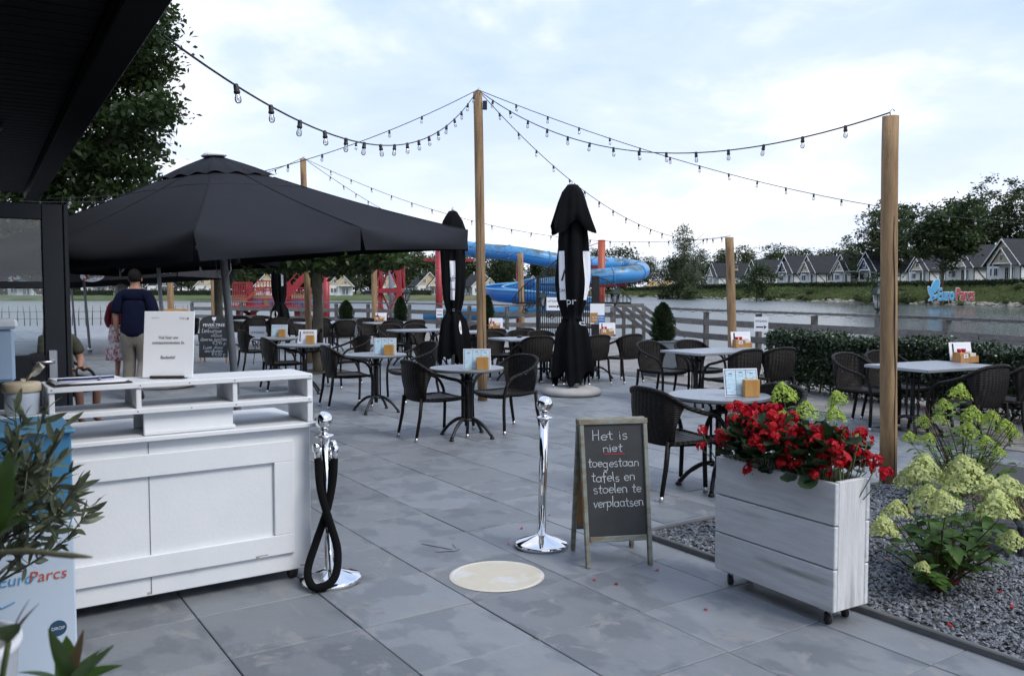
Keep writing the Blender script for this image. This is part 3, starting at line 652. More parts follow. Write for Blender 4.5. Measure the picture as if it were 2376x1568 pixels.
def make_menu(kind):
    t = thing('menu_stand', 'x', 'menu'); W_, H_ = .285, .215; tl = R(-12)
    rot = (tl, 0, 0); up = Matrix.Rotation(tl, 4, 'X')
    b = MB(); b.box((0, 0, H_ / 2), (W_, .006, H_), None, .002, up); b.build('frame', M_FRAMEW, t)
    if kind == 'menu':
        for i in (-1, 0, 1):
            b = MB(); b.box((i * .087, -.0045, H_ / 2), (.083, .002, H_ - .026), None, 0, up); b.build('print_column', M_MENU, t)
            b = MB(); b.box((i * .087, -.0062, H_ - .03 - .01 * abs(i)), (.03, .001, .006), None, 0, up); b.build('print_heading', M_INK, t)
        b = MB()
        for i in (-1, 1): b.box((i * .0435, -.0045, H_ / 2), (.0025, .002, H_ - .02), None, 0, up)
        for s in (-1, 1): b.box((0, -.0045, H_ / 2 + s * (H_ / 2 - .0105)), (.263, .002, .0022), None, 0, up); b.box((s * .1317, -.0045, H_ / 2), (.0022, .002, H_ - .02), None, 0, up)
        b.build('print_border', M_INK, t)
    else:
        b = MB(); b.box((.01, -.0045, H_ * .48), (.2, .002, H_ * .62), None, 0, up); b.build('print_text', M_MENU2, t)
        b = MB(); b.box((-.115, -.0045, H_ / 2), (.018, .002, H_ * .72), None, 0, up); b.build('print_bar', M_INK, t)
        for i in range(4):
            b = MB(); b.box((-.055 + i * .043, -.0062, H_ * .80), (.038, .002, .036), None, 0, up); b.build('print_picture', mat('dish_print%d' % i, (.25, .17, .12), .5, 0, (.5, .45, .4), 60), t)
    b = MB(); b.box((.055, -.035, .066), (.125, .05, .132), None, .003); b.build('wood_block', M_OAK, t)
    return t
MN = {'menu': make_menu('menu'), 'flyer': make_menu('flyer')}; _m0 = {'menu': True, 'flyer': True}
def menu(kind, pos, rz, label, z=.7445):
    p = (pos.x, pos.y, z); src = MN[kind]
    if _m0[kind]:
        _m0[kind] = False; src.location = p; src.rotation_euler = (0, 0, rz); src['label'] = label; src['group'] = 'menu stands on the tables'; return src
    return copy_tree(src, p, rz, label, 'menu stands on the tables')
M_KETCH = mat('red_sauce_pot', (.42, .012, .03), .4)
def make_caddy():
    t = thing('condiment_caddy', 'x', 'caddy'); 
    b = MB(); b.box((0, 0, .004), (.24, .13, .008)); b.box((0, -.062, .035), (.24, .008, .07)); b.box((0, .062, .055), (.24, .008, .11))
    for s in (-1, 1): b.box((s * .117, 0, .04), (.008, .118, .08))
    b.box((-.05, .01, .06), (.12, .10, .104), None, .004); b.build('wood_tray', M_PINE, t)
    for x in (-.08, -.02): MB().lathe([(.02, .112), (.026, .15), (.022, .152)], 12, (x, .01, 0)).build('sauce_pot', M_KETCH, t)
    b = MB()
    for i in range(4): b.box((.07, -.03 + i * .022, .075 - .004 * (i % 2)), (.075, .014, .06), (.1 * (i - 1), 0, 0))
    b.build('paper_sachets', mat('sachets', (.62, .55, .42), .7, 0, (.7, .68, .62), 30), t)
    b = MB(); b.box((-.055, -.068, .075), (.06, .003, .045)); b.build('number_card', M_PAPER, t)
    up = Matrix.Translation((.03, .095, 0)) @ Matrix.Rotation(R(-10), 4, 'X')
    cd = MB().box((0, 0, .115), (.30, .004, .215), None, .001, up).build('menu_card', M_PAPER, t)
    b = MB(); b.box((-.1, -.003, .15), (.022, .002, .11), None, 0, up); b.build('print_bar', M_INK, cd)
    b = MB(); b.box((.02, -.003, .195), (.17, .002, .006), None, 0, up); b.box((.05, -.003, .09), (.16, .002, .07), None, 0, up); b.build('print_text', M_MENU2, cd)
    return t
CD0 = make_caddy(); _k0 = [True]
def caddy(pos, rz, label, num=None):
    p = (pos.x, pos.y, .7445)
    if _k0[0]: _k0[0] = False; o = CD0; o.location = p; o.rotation_euler = (0, 0, rz); o['label'] = label; o['group'] = 'condiment caddies on the tables'
    else: o = copy_tree(CD0, p, rz, label, 'condiment caddies on the tables')
    if num: text('table_number', num, .035, mat('blue_pen', (.03, .06, .25), .7) if 'blue_pen' not in MATS else MATS['blue_pen'], o, (-.055, -.0705, .075))
    return o

T1, T2, T3, T4, T5 = (G(x, y, .74) for x, y in ((1083, 853), (872, 822), (704, 799), (640, 784), (1668, 916)))
table('r', T1, .3, 'round grey bistro table in the middle, nearest to the central timber pole')
table('r', T2, .5, 'round grey bistro table second in the row, left of the central pole')
table('r', T3, .2, 'round grey bistro table third in the row, carrying the picture flyer')
table('r', T4, .6, 'round grey bistro table farthest in the row, beside the small exit sign')
table('r', T5, .4, 'large-looking round grey bistro table behind the chalkboard, nearest the camera')
menu('menu', G(1107, 857, .744), R(5), 'blue three-column menu with wood block on the middle round table')
menu('menu', G(893, 823, .744), R(3), 'blue three-column menu with wood block on the second round table')
menu('flyer', G(713, 797, .744), R(-2), 'white picture flyer with wood block on the third round table')
menu('menu', G(648, 781, .744), R(2), 'grey-blue menu with wood block on the farthest round table')
menu('menu', G(1722, 919, .744), R(12), 'blue three-column menu with wood block on the nearest round table')

def gp(x, y): d = G(x, y); return d
chair(gp(945, 1018), 32, 'wicker armchair left of the middle round table, seen from behind-left')
chair(gp(1222, 989), 222, 'wicker armchair right of the middle round table, by the central pole')
chair(gp(752, 945), 28, 'wicker armchair left of the second round table, behind the stanchion rope')
chair(gp(1003, 925), 215, 'wicker armchair right of the second round table, half hidden by a nearer chair')
chair(gp(612, 907), 30, 'wicker armchair left of the third round table, behind the white counter')
chair(gp(852, 893), 215, 'wicker armchair right of the third round table, in front of the tree trunk')
chair(gp(556, 868), 32, 'wicker armchair left of the farthest round table, beside the grey parasol pole')
chair(gp(742, 862), 215, 'wicker armchair right of the farthest round table, at the foot of the tree')
chair(Vector((1.0, 6.49, 0)), 28, 'wicker armchair right behind the A-frame chalkboard, nearest of all chairs')
chair(Vector((2.13, 6.70, 0)), 212, 'wicker armchair behind the red geraniums, facing left')
def set4(c, rot, desc, near=(1, 1), farr=(1, 1), du=.68, dv=.31, jit=0):
    a = R(rot); v = Vector((math.cos(a), math.sin(a), 0)); u = Vector((-v.y, v.x, 0)); rg = random.Random(jit); c = flat(c)
    for sgn, side, wh in ((1, 'far', farr), (-1, 'near', near)):
        for k, s in enumerate((-1, 1)):
            if wh[k]: chair(c + u * (sgn * (du + rg.uniform(-.05, .05))) + v * (s * dv), rot + 90 + (180 if sgn > 0 else 0) + rg.uniform(-8, 8), 'wicker armchair, %s side of %s, %s one' % (side, desc, 'left' if s < 0 else 'right'), False)
T6 = Vector((4.62, 9.45, 0)); table('s', T6, R(27), 'rectangular grey table by the hedge, cut by the right timber pole'); set4(T6, 27, 'the table by the hedge', jit=1)
caddy(G(2240, 840, .744), R(14), 'condiment caddy with white card on the table by the hedge', '66')
T7 = G(1655, 813, .74); table('s', T7, R(30), 'rectangular grey table between zinc planter and hedge'); set4(T7, 30, 'the table beside the hedge end', jit=2)
caddy(G(1722, 806, .744), R(10), 'condiment caddy with white card on the table left of the hedge', '67')
T8 = G(1228, 784, .74); table('s', T8, R(28), 'rectangular grey table behind the tall closed parasol, with an ashtray'); set4(T8, 28, 'the table behind the tall closed parasol', jit=3)
T10 = G(1350, 782, .74); table('s', T10, R(32), 'rectangular grey table right of the tall closed parasol'); set4(T10, 32, 'the table right of the tall closed parasol', jit=4)
caddy(G(1408, 777, .744), R(4), 'condiment caddy on the table right of the tall closed parasol')
T9 = G(975, 765, .74); table('s', T9, R(30), 'rectangular grey table left of the shorter closed parasol'); set4(T9, 30, 'the table left of the shorter closed parasol', near=(0, 1), jit=5)
T11 = G(1130, 768, .74); table('s', T11, R(30), 'rectangular grey table behind the central timber pole'); set4(T11, 30, 'the table behind the central pole', near=(1, 1), jit=6)
caddy(G(1147, 762, .744), R(0), 'condiment caddy on the table behind the central pole')
T12 = G(905, 748, .74); table('s', T12, R(30), 'rectangular grey table near the small potted conifer by the fence'); set4(T12, 30, 'the table by the small conifer', jit=7, du=.75)
caddy(G(880, 745, .744), R(0), 'condiment caddy on the table near the small potted conifer')
T13 = G(745, 748, .74); table('s', T13, R(30), 'rectangular grey table behind the tree trunk'); set4(T13, 30, 'the table behind the tree trunk', jit=8, du=.75)
T14 = G(600, 742, .74); table('s', T14, R(30), 'rectangular grey table in front of the red stair tower'); set4(T14, 30, 'the table in front of the red stair tower', jit=9, du=.75)
b = MB(); b.lathe([(.03, 0), (.045, .002), (.045, .035), (.038, .035), (.036, .012)], 14)
tag(b.build('ashtray', M_IRON, None, G(1205, 783, .745)), 'small black ashtray on the table behind the tall closed parasol', 'ashtray')

# ------------------------------------------------------------------ large open parasol
def open_parasol(t, half, rim, apex, val, mcan, ang, mpole, prad=.033, flap=True, sag=.05, zpole=0):
    # square canopy on eight ribs
    ribs = []
    for k in range(8):
        a = ang + k * math.pi / 4; r = half * (1 if k % 2 == 0 else math.cos(math.pi / 4) * 1.02); ribs.append(Vector((math.cos(a) * r, math.sin(a) * r, rim + (0.0 if k % 2 == 0 else .03))))
    A = Vector((0, 0, apex)); b = MB(); nA, nR = 12, 14
    for k in range(8):
        p, q = ribs[k], ribs[(k + 1) % 8]; rows = []
        for i in range(nR + 5):
            row = []
            for j in range(nA + 1):
                s = j / nA; w_ = math.sin(math.pi * s) ** .7
                if i > nR: s = .5 + (s - .5) * (1 - .035 * (i - nR) / 4)
                e_ = p.lerp(q, s)
                if i <= nR:
                    f = .03 + .97 * i / nR; c = A.lerp(e_, f); c.z -= sag * w_ * f ** 3 + .04 * math.sin(math.pi * f) - .018 * w_ * math.sin(math.pi * f) + .006 * math.sin(f * 55) * math.exp(-(min(s, 1 - s) / .08) ** 2) * max(0, f - .7) * 3
                    if i == nR: c.z -= .0
                else:
                    g = (i - nR) / 4; o_ = Vector((e_.x, e_.y, 0)).normalized(); c = e_ + o_ * (.055 * w_ * math.sin(g * 2.6)) ; c.z -= sag * w_ * (1 - g) + val * g
                    rip = .012 * math.sin(s * 6.28 * 1.5 + k) * g; c += o_ * rip
                row.append(c)
            rows.append(row)
        b.grid(rows)
    b.build('canopy', mcan, t)
    if flap:
        b = MB(); rows = []
        for i in range(6):
            f = .03 + .20 * i / 5; row = []
            for j in range(96):
                a = ang + 2 * math.pi * j / 96; k = (j / 12) ; p, q = ribs[int(k) % 8], ribs[(int(k) + 1) % 8]; e_ = p.lerp(q, k % 1)
                c = A.lerp(e_, f); c.z += .028 + (.011 * math.sin(j * 6.28 / 7.2) * (i / 5) ** 2) - .03 * (i / 5) ** 3; row.append(c)
            rows.append(row)
        b.grid(rows, True, True); b.build('vent_flap', mcan, t)
        MB().lathe([(.10, 0), (.115, .010), (.07, .045), (.0, .055)][::1], 18, (0, 0, apex + .005)).build('top_cap', M_PAPER, t)
    if flap:
        for k in range(8):
            pts = []
            for i in range(13):
                f = .22 + .78 * i / 12; c = A.lerp(ribs[k], f); c.z -= .04 * math.sin(math.pi * f) - .003; pts.append(c)
            b = MB(); b.tube(pts, .005, 5); b.build('seam', mcan, t)
        pts = []
        for k in range(8):
            for j in range(8):
                s = j / 8; e_ = ribs[k].lerp(ribs[(k + 1) % 8], s); c = A.lerp(e_, .36); w_ = math.sin(math.pi * s) ** .7; c.z -= sag * w_ * .36 ** 3 + .04 * math.sin(math.pi * .36) - .018 * w_ * math.sin(math.pi * .36) - .002; pts.append(c)
        b = MB(); b.tube(pts + [pts[0]], .003, 4); b.build('stitch_line', M_INK, t)
    b = MB(); b.tube([(0, 0, zpole), (0, 0, apex)], prad, 14); b.build('pole', mpole, t)
    for k in range(8):
        b = MB(); b.bar(A - Vector((0, 0, .16)), Vector((ribs[k].x * .95, ribs[k].y * .95, ribs[k].z - .085)), .02, .03); b.build('rib', M_POLE, t)
        b = MB(); b.bar((0, 0, rim + .18), A.lerp(ribs[k], .55) - Vector((0, 0, .075)), .016, .022); b.build('strut', M_POLE, t)
    return ribs
pb = flat(G(562, 1064)); C8 = Vector((-2.75, 8.0, 0))
t = thing('open_parasol', 'large open charcoal parasol with leaning grey pole behind the white counter', 'parasol', pb)
t.rotation_euler = (R(2.2), R(-3.6), 0)
open_parasol(t, 2.28, 1.985, 2.76, .18, M_GREYFAB, R(14), M_POLE, .034, sag=.07)
b = MB()
for s in (-1, 1): b.tube([(s * .06, -.02, 2.0), (s * .065, -.02, 1.75), (s * .03, -.04, 1.68)], .006, 5)
b.tube([(-.075, -.02, 1.93), (.075, -.02, 1.93)], .008, 5); b.build('crank_bracket', M_STEEL, t)
MB().lathe([(.40, .0), (.42, .02), (.42, .06), (.36, .085), (.05, .09)], 28).build('base', M_CONC, t)
# second black parasol behind it
t = thing('open_parasol', 'black parasol half hidden behind the large charcoal one, on a round concrete foot', 'parasol', G(388, 898)); t.rotation_euler = (0, R(-3), 0)
open_parasol(t, 2.1, 2.05, 2.78, .17, M_BLACKFAB, R(40), M_POLE, .03, False)
MB().lathe([(.42, 0), (.45, .03), (.44, .09), (.36, .12), (.05, .125)], 28).build('base', M_CONC, t)
# parasols with the printed valance far left
def segafredo(parent, M):
    b = MB(); n = 28
    b.add([M @ Vector((.27 * math.cos(6.283 * i / n), 0, .135 * math.sin(6.283 * i / n))) for i in range(n)], [tuple(range(n))]); o = b.build('oval_sign', M_PAPER, parent)
    mr = mat('logo_red', (.45, .02, .03), .6) if 'logo_red' not in MATS else MATS['logo_red']
    me = text_mesh('egafredo', .135, shear=.25, space=.85); me.transform(M @ Matrix.Translation((.045, -.004, -.005)) @ Matrix.Rotation(R(90), 4, 'X')); obj('lettering', me, M_INK, o)
    me = text_mesh('S', .27, shear=.35, bold=.004); me.transform(M @ Matrix.Translation((-.165, -.004, .0)) @ Matrix.Rotation(R(90), 4, 'X')); obj('lettering', me, mr, o)
    me = text_mesh('ZANETTI', .03); me.transform(M @ Matrix.Translation((.04, -.004, -.09)) @ Matrix.Rotation(R(90), 4, 'X')); obj('lettering', me, M_INK, o)
t = thing('open_parasol', 'grey parasol with oval logo signs on its straight valance, far left', 'parasol', G(209, 816)); t.rotation_euler = (0, R(-3.4), R(3))
hw = 2.35
b = MB(); cap_ = MB(); rim = 1.94
for s in range(4):
    m = Matrix.Rotation(s * math.pi / 2, 4, 'Z'); m = Matrix.Translation((.75, 0, 0)) @ m; cap_.add([m @ Vector(p) for p in ((-hw, -hw, rim), (hw, -hw, rim), (0, 0, 3.2))], [(0, 1, 2)])
    rows = [[m @ Vector((-hw + 2 * hw * i / 20, -hw - .02 - .015 * math.sin(i * 1.7) * g, rim - .235 * g)) for i in range(21)] for g in (0, .33, .66, 1)]; b.grid(rows)
cap_.build('canopy', M_BLACKFAB, t); b.build('valance', M_CHARVAL, t)
for x in (1.23, -.38): segafredo(t, Matrix.Translation((x, -hw - .052, rim - .12)))
text('lettering', "L'espresso italiano", .15, M_GREYINK, t, (2.45, -hw - .05, rim - .12), shear=.25)
MB().tube([(0, 0, 0), (0, 0, 3.2)], .032, 10).build('pole', M_POLE, t); MB().lathe([(.05, 0), (.05, .12)], 12).build('ground_socket', M_STEEL, t)
t = thing('open_parasol', 'grey parasol farthest left, its thin pole behind another pole', 'parasol', G(177, 798)); t.rotation_euler = (0, R(-3.4), 0)
b = MB()
for s in range(4):
    m = Matrix.Rotation(s * math.pi / 2, 4, 'Z'); b.add([m @ Vector(p) for p in ((-1.9, -1.9, 2.02), (1.9, -1.9, 2.02), (0, 0, 2.65))], [(0, 1, 2)]); b.add([m @ Vector(p) for p in ((-1.9, -1.91, 2.02), (-1.9, -1.91, 1.85), (1.9, -1.91, 1.85), (1.9, -1.91, 2.02))], [(0, 1, 2, 3)])
b.build('canopy', M_BLACKFAB, t); MB().tube([(0, 0, 0), (0, 0, 2.65)], .03, 10).build('pole', M_POLE, t); MB().lathe([(.05, 0), (.05, .12)], 12).build('ground_socket', M_STEEL, t)

# ------------------------------------------------------------------ closed parasols
def closed_parasol(loc, H, label, seed, hood, base=True, rot=0.0, prints=()):
    t = thing('closed_parasol', label, 'parasol', loc, rot); ph = seed * 1.3
    def fold(a, z):
        return 1 + .16 * math.sin(5 * a + ph + 1.1 * math.sin(z * 1.7)) + .09 * math.sin(9 * a + 2 * ph + z * 1.9) + .05 * math.sin(14 * a + z * 3)
    prof = [(.27, .24), (.285, .34), (.265, .55), (.24, .80), (.21, .98), (.145, 1.10), (.125, 1.16), (.15, 1.25), (.19, 1.42), (.215, 1.7), (.215, 2.0), (.205, 2.3), (.175, 2.6), (.10, 2.85), (.04, H - .1)]
    def hem(a, z):
        return fold(a, z)
    n = 72; b = MB(); P = []
    for i, (r, z) in enumerate(prof):
        row = []
        for j in range(n):
            a = 6.2832 * j / n; k = fold(a, z); zz = z + ((.09 * math.sin(3 * a + ph) + .05 * math.sin(8 * a)) if i == 0 else (.05 * math.sin(3 * a + ph) if i == 1 else 0)); row.append((r * k * math.cos(a), r * k * math.sin(a), zz))
        P.append(row)
    b.grid(P[::-1], True, True); b.build('folded_canopy', M_BLACKFAB, t)
    b = MB(); P = []
    for i, (r, z) in enumerate(hood):
        row = []
        for j in range(n):
            a = 6.2832 * j / n; f = i / (len(hood) - 1); k = 1 + f * (.30 * math.cos(4 * a + ph) ** 3 + .08 * math.sin(7 * a)); row.append((r * k * math.cos(a), r * k * math.sin(a), z - f * .10 * math.cos(4 * a + ph)))
        P.append(row)
    b.grid(P, True, True); b.build('hood', M_BLACKFAB, t)
    MB().lathe([(.135, 1.12), (.14, 1.15), (.135, 1.18)], 24).build('tie_strap', M_BLACKFAB, t)
    MB().tube([(0, 0, .05), (0, 0, H)], .028, 10).build('pole', M_POLE, t)
    MB().lathe([(.02, H - .1), (.03, H - .04), (.02, H - .02), (.026, H + .01), (.006, H + .05)], 10).build('finial', M_STEEL, t)
    if base:
        MB().lathe([(.40, .0), (.435, .02), (.44, .06), (.40, .10), (.30, .125), (.06, .13)], 36).build('base', M_CONC, t)
        MB().lathe([(.09, .131), (.09, .139), (.035, .142), (.035, .30)], 16).build('pole_socket', M_STEEL, t)
    else: MB().lathe([(.36, .0), (.40, .02), (.40, .05), (.32, .075), (.05, .08)], 30).build('base', M_CONC, t)
    def rad(z): return float(np.interp(z, [p[1] for p in prof], [p[0] for p in prof]))
    for (a0, a1, z0, z1) in prints:      # white printed strip following the folds
        rows = []
        for i in range(15):
            z = z0 + (z1 - z0) * i / 14; row = []
            for j in range(7):
                a = R(a0 + (a1 - a0) * j / 6) + .04 * math.sin(z * 4); r = rad(z) * fold(a, z) + .006; row.append((r * math.cos(a), r * math.sin(a), z))
            rows.append(row)
        b = MB(); b.grid(rows); b.build('white_print', M_PAPER, t)
    return t, rad, fold
def wrap_text(t, rad, fold, s, size, a_deg, z, m, squash=1.0, shear=0.0, up=0.0):
    me = text_mesh(s, size, shear=shear); co = np.zeros(len(me.vertices) * 3); me.vertices.foreach_get('co', co); co = co.reshape(-1, 3); o = []
    for x, y, _ in co:
        zz = z + y; r0 = rad(zz); a = R(a_deg) + x * squash / max(r0, .1); r = r0 * fold(a, zz) + .012; o += [r * math.cos(a), r * math.sin(a), zz]
    me.vertices.foreach_set('co', o); me.update(); obj('lettering', me, m, t)
hoodA = [(.03, 3.13), (.08, 3.11), (.16, 3.0), (.215, 2.85), (.27, 2.66), (.315, 2.50), (.30, 2.49)]
t, rd, fd = closed_parasol(G(1327, 915), 3.12, 'tall closed black parasol on a round concrete foot, right of the central pole', 2, hoodA, True, 0, [(-152, -128, 1.42, 2.14), (-40, -14, 1.42, 2.14)])
wrap_text(t, rd, fd, 'pr', .15, -100, 1.40, M_PAPER); wrap_text(t, rd, fd, 'e', .12, -40, 1.08, M_PAPER); wrap_text(t, rd, fd, 'ZAN', .06, -140, 1.56, M_INK); wrap_text(t, rd, fd, 'l', .26, -140, 1.78, M_INK, 1, .35)
hoodB = [(.03, 3.08), (.09, 3.05), (.17, 2.93), (.215, 2.78), (.235, 2.6), (.235, 2.42), (.22, 2.40)]
t, rd, fd = closed_parasol(G(1052, 862), 3.10, 'closed black parasol with white lettered strip, tip behind the big canopy', 5, hoodB, False, 0, [(-104, -76, 1.38, 2.12)])
wrap_text(t, rd, fd, 'afr', .17, -90, 1.78, M_INK, .62, .2); wrap_text(t, rd, fd, 'ZAN', .062, -90, 1.58, M_INK, .7); wrap_text(t, rd, fd, 'c', .10, -85, 1.20, M_PAPER)
n = 20
def decal(t, rd, fd, a_c, z_c, w_, h_, m, nm, off=.013):
    b = MB(); vs = []
    for i in range(n):
        an = 6.2832 * i / n; z = z_c + h_ * math.sin(an); a = R(a_c) + w_ * math.cos(an) / rd(z); r = rd(z) * fd(a, z) + off; vs.append((r * math.cos(a), r * math.sin(a), z))
    b.add(vs, [tuple(range(n))]); b.build(nm, m, t)
decal(t, rd, fd, -52, .86, .035, .13, M_PAPER, 'oval_print'); wrap_text(t, rd, fd, 'S', .09, -54, .84, MATS['logo_red'])
t, rd, fd = closed_parasol(G(650, 790), 3.10, 'closed black parasol far back under the trees, with two white logo patches', 8, hoodB, False, 0, [(-58, -44, 1.7, 2.3)])
decal(t, rd, fd, -112, .82, .09, .12, M_PAPER, 'oval_print'); wrap_text(t, rd, fd, 'S', .12, -118, .84, MATS['logo_red'])

# ------------------------------------------------------------------ timber poles
def timber(base, h, r, label, lean=(0, 0), crack=False):
    t = thing('timber_pole', label, 'pole', base); rg = random.Random(int(abs(base.x * 100)))
    pts = [(lean[0] * f + rg.uniform(-.004, .004), lean[1] * f + rg.uniform(-.004, .004), f * h - (.02 if f == 0 else 0)) for f in (0, .15, .3, .45, .6, .75, .9, 1)]
    MB().tube(pts, [r * (1.03 - .06 * i / 7) for i in range(8)], 18).build('post', M_TIMBER, t)
    if crack:
        b = MB(); c = []
        for k in range(34):
            z = .04 + (h * .72) * k / 33; f = z / h; xo = r * (.25 + .12 * math.sin(z * 2.1) + .05 * math.sin(z * 9)); rr = r * (1.03 - .06 * f); c.append((lean[0] * f + xo, lean[1] * f - math.sqrt(rr * rr - xo * xo), z))
        b.tube(c, [.001] + [.0036 + .001 * math.sin(k) for k in range(32)] + [.001], 5); b.build('drying_crack', M_INK, t)
    b = MB(); b.tube([(lean[0], lean[1], h), (lean[0], lean[1], h + .04), (lean[0] + .02, lean[1], h + .06), (lean[0] + .035, lean[1], h + .04)], .004, 6); b.build('hook', M_STEEL, t)
    return base + Vector((lean[0], lean[1], h + .03))
pA = timber(G(2061, 1126), 2.92, .064, 'thick cracked timber pole on the right, between planter and hydrangea', (-.055, 0), True)
pB = timber(G(1120, 929), 4.32, .066, 'tall timber pole in the centre carrying four light strings', (-.06, 0), True)
pD = timber(G(719, 842), 4.35, .065, 'tall timber pole rising behind the large open parasol', (-.09, 0))
pC = timber(flat(at(1702, 700, 19.0)), 2.72, .19 / 2, 'timber pole right of centre standing by the water fence', (-.11, 0))
pE = timber(flat(at(1211, 700, 30.0)), 2.85, .105, 'timber pole in front of the blue slide, left of the gate', (-.06, 0))
pF = timber(flat(at(869, 700, 33.5)), 2.75, .11, 'timber pole in front of the red lattice tower', (0, 0))
pG = timber(flat(at(497, 700, 32)), 2.8, .11, 'timber pole beside the second tree trunk, above the tonic-water board', (0, 0))
pH = timber(flat(at(396, 700, 33)), 2.8, .12, 'timber pole above the wood-framed beer board', (0, 0))
b = MB(); b.box((0, 0, 0), (.06, .05, .12), None, .006); tag(b.build('junction_box', M_ANTH, None, pB + Vector((.10, -.03, -.22))), 'small grey junction box near the top of the central pole', 'junction box')

# ------------------------------------------------------------------ string lights
SOCK = MB().lathe([(.010, .012), (.016, .008), (.0185, -.01), (.0185, -.035), (.022, -.037), (.022, -.052), (.017, -.055)][::-1], 12).mesh('socket'); SOCK.materials.append(M_CABLE)
BULB = MB().lathe([(.0, -.122), (.012, -.120), (.0205, -.110), (.0235, -.095), (.021, -.08), (.0155, -.066), (.0145, -.054)], 12).mesh('bulb'); BULB.materials.append(M_BULB)
FILM = MB().tube([(-.004, 0, -.056), (-.007, 0, -.10), (0, 0, -.088), (.007, 0, -.10), (.004, 0, -.056)], .0012, 4).mesh('filament'); FILM.materials.append(M_FIL)
def string(a, c, sag, n, label, t0=.04, t1=.97, r=.0055, seed=0):
    t = thing('string_light', label, 'string light', a, 0, 'string lights between the poles'); rg = random.Random(seed)
    pt = lambda f: (c - a) * f - Vector((0, 0, 4 * sag * f * (1 - f)))
    MB().tube([pt(i / 40) for i in range(41)], r, 6).build('cable', M_CABLE, t)
    for i in range(n):
        p = pt(t0 + (t1 - t0) * (i + .5) / n); rot = (rg.uniform(-.15, .15), rg.uniform(-.15, .15), rg.uniform(0, 3))
        s = obj('socket', SOCK, None, t, p, rot, (.78,) * 3); bb = obj('bulb', BULB, None, s); obj('filament', FILM, None, s)
EP = G(378, 82, 2.70)
string(EP, pB, .62, 17, 'string of bulbs from the roof edge to the central pole', .06, .99, seed=1)
string(pB, pA, .56, 14, 'string of bulbs from the central pole to the thick right pole', .03, .97, .006, 2)
string(pB, Vector((9.9, 14, 2.6)), .50, 22, 'string of bulbs from the central pole passing behind the right pole', .03, .98, seed=3)
string(pB, pC, .74, 18, 'string of bulbs from the central pole down to the pole by the water fence', .03, .98, seed=4)
string(pD, pC, .72, 20, 'long string of bulbs crossing behind the tall closed parasol', .04, .97, seed=5)
string(pB, Vector((-5.9, 11.0, 2.72)), .36, 11, 'string of bulbs from the central pole sinking behind the open parasol', .1, .99, seed=6)
string(pD, Vector((-6.4, 11.3, 2.72)), .30, 14, 'string of bulbs from the pole behind the parasol to the building', .05, .99, seed=7)
string(pD, pE, .55, 22, 'string of bulbs from the pole behind the parasol to the pole by the slide', .06, .99, seed=8)
string(pE, pF, .45, 14, 'string of small bulbs before the blue slide, left of the gate', .04, .98, seed=9)
# ------------------------------------------------------------------ white reception counter
cb = Vector((-1.076, 4.60, 0)); ct = thing('reception_counter', 'white painted counter on castors with an open two-level shelf on top', 'counter', cb, VA)
# local: x = -V direction is to the left, so x runs 0..-CL ; y = U is the depth
CL, CDp = 1.62, .68
b = MB(); b.box((-CL / 2, CDp / 2 + .02, .445), (CL, CDp - .02, .77), None, .004); b.build('cabinet', M_WHITE, ct)
b = MB(); b.box((-CL / 2 + .008, CDp / 2, .842), (CL + .03, CDp + .03, .024), None, .004); b.build('worktop', M_WHITE, ct)
for x0, x1, z0, z1, nm in ((-CL, -.02, .655, .765, 'frame_board'), (-CL, -.02, .16, .265, 'frame_board')):
    b = MB(); b.box(((x0 + x1) / 2 - .04, .02, (z0 + z1) / 2), (x1 - x0 - .08, .022, z1 - z0), None, .003); b.build(nm, M_WHITE, ct)
b = MB(); b.box((-.153, .02, .46), (.104, .0222, .3895), None, .003); b.build('frame_board', M_WHITE, ct)
b = MB(); b.box((-.82, .0292, .445), (.004, .004, .75)); b.build('panel_seam', M_GREYINK, ct)
SD = .33
for z, nm, xl in ((1.103, 'shelf_board', 0), (.978, 'shelf_board', .34)):
    b = MB(); b.box((-.62 - xl / 2, SD / 2 + .005, z), (1.26 + xl, SD, .026), None, .003); b.build(nm, M_WHITE, ct)
b = MB(); b.box((-.002, SD / 2 + .005, .972), (.03, SD - .02, .233), None, .003); b.build('shelf_upright', M_WHITE, ct)
for x in (-.40, -.86, -1.232):
    b = MB(); b.box((x, SD / 2 + .005, 1.0405), (.024, SD - .02, .098), None, .003); b.build('shelf_upright', M_WHITE, ct)
b = MB(); b.box((-.62, .055, .909), (.43, .024, .109), None, .003); b.box((-.62, .028, .866), (.44, .03, .02), None, .004); b.build('shelf_support', M_WHITE, ct)
b = MB(); b.box((-.62, SD - .02, .909), (.43, .024, .109), None, .003); b.build('shelf_support', M_WHITE, ct)
for x, y in ((-.09, .08), (-.09, CDp - .08), (-CL + .1, .08), (-CL + .1, CDp - .08)):
    b = MB(); b.lathe([(.012, -.013), (.032, -.012), (.034, 0), (.032, .012), (.012, .013)], 16)
    w_ = b.build('castor_wheel', M_RUBBER, ct, (x, y, .034), (R(90), 0, .5))
    b = MB(); b.box((x, y, .062), (.03, .04, .012)); b.build('castor_fork', M_STEEL, ct)
rg = random.Random(77)
for z in (1.103, .978):
    for x in (-.01, -.40, -.62, -.86, -1.225): b = MB(); b.lathe([(.0035, 0), (.0035, .002)], 8); b.build('screw_head', M_GREYINK, ct, (x + rg.uniform(-.01, .01), .0055, z), (R(90), 0, 0))
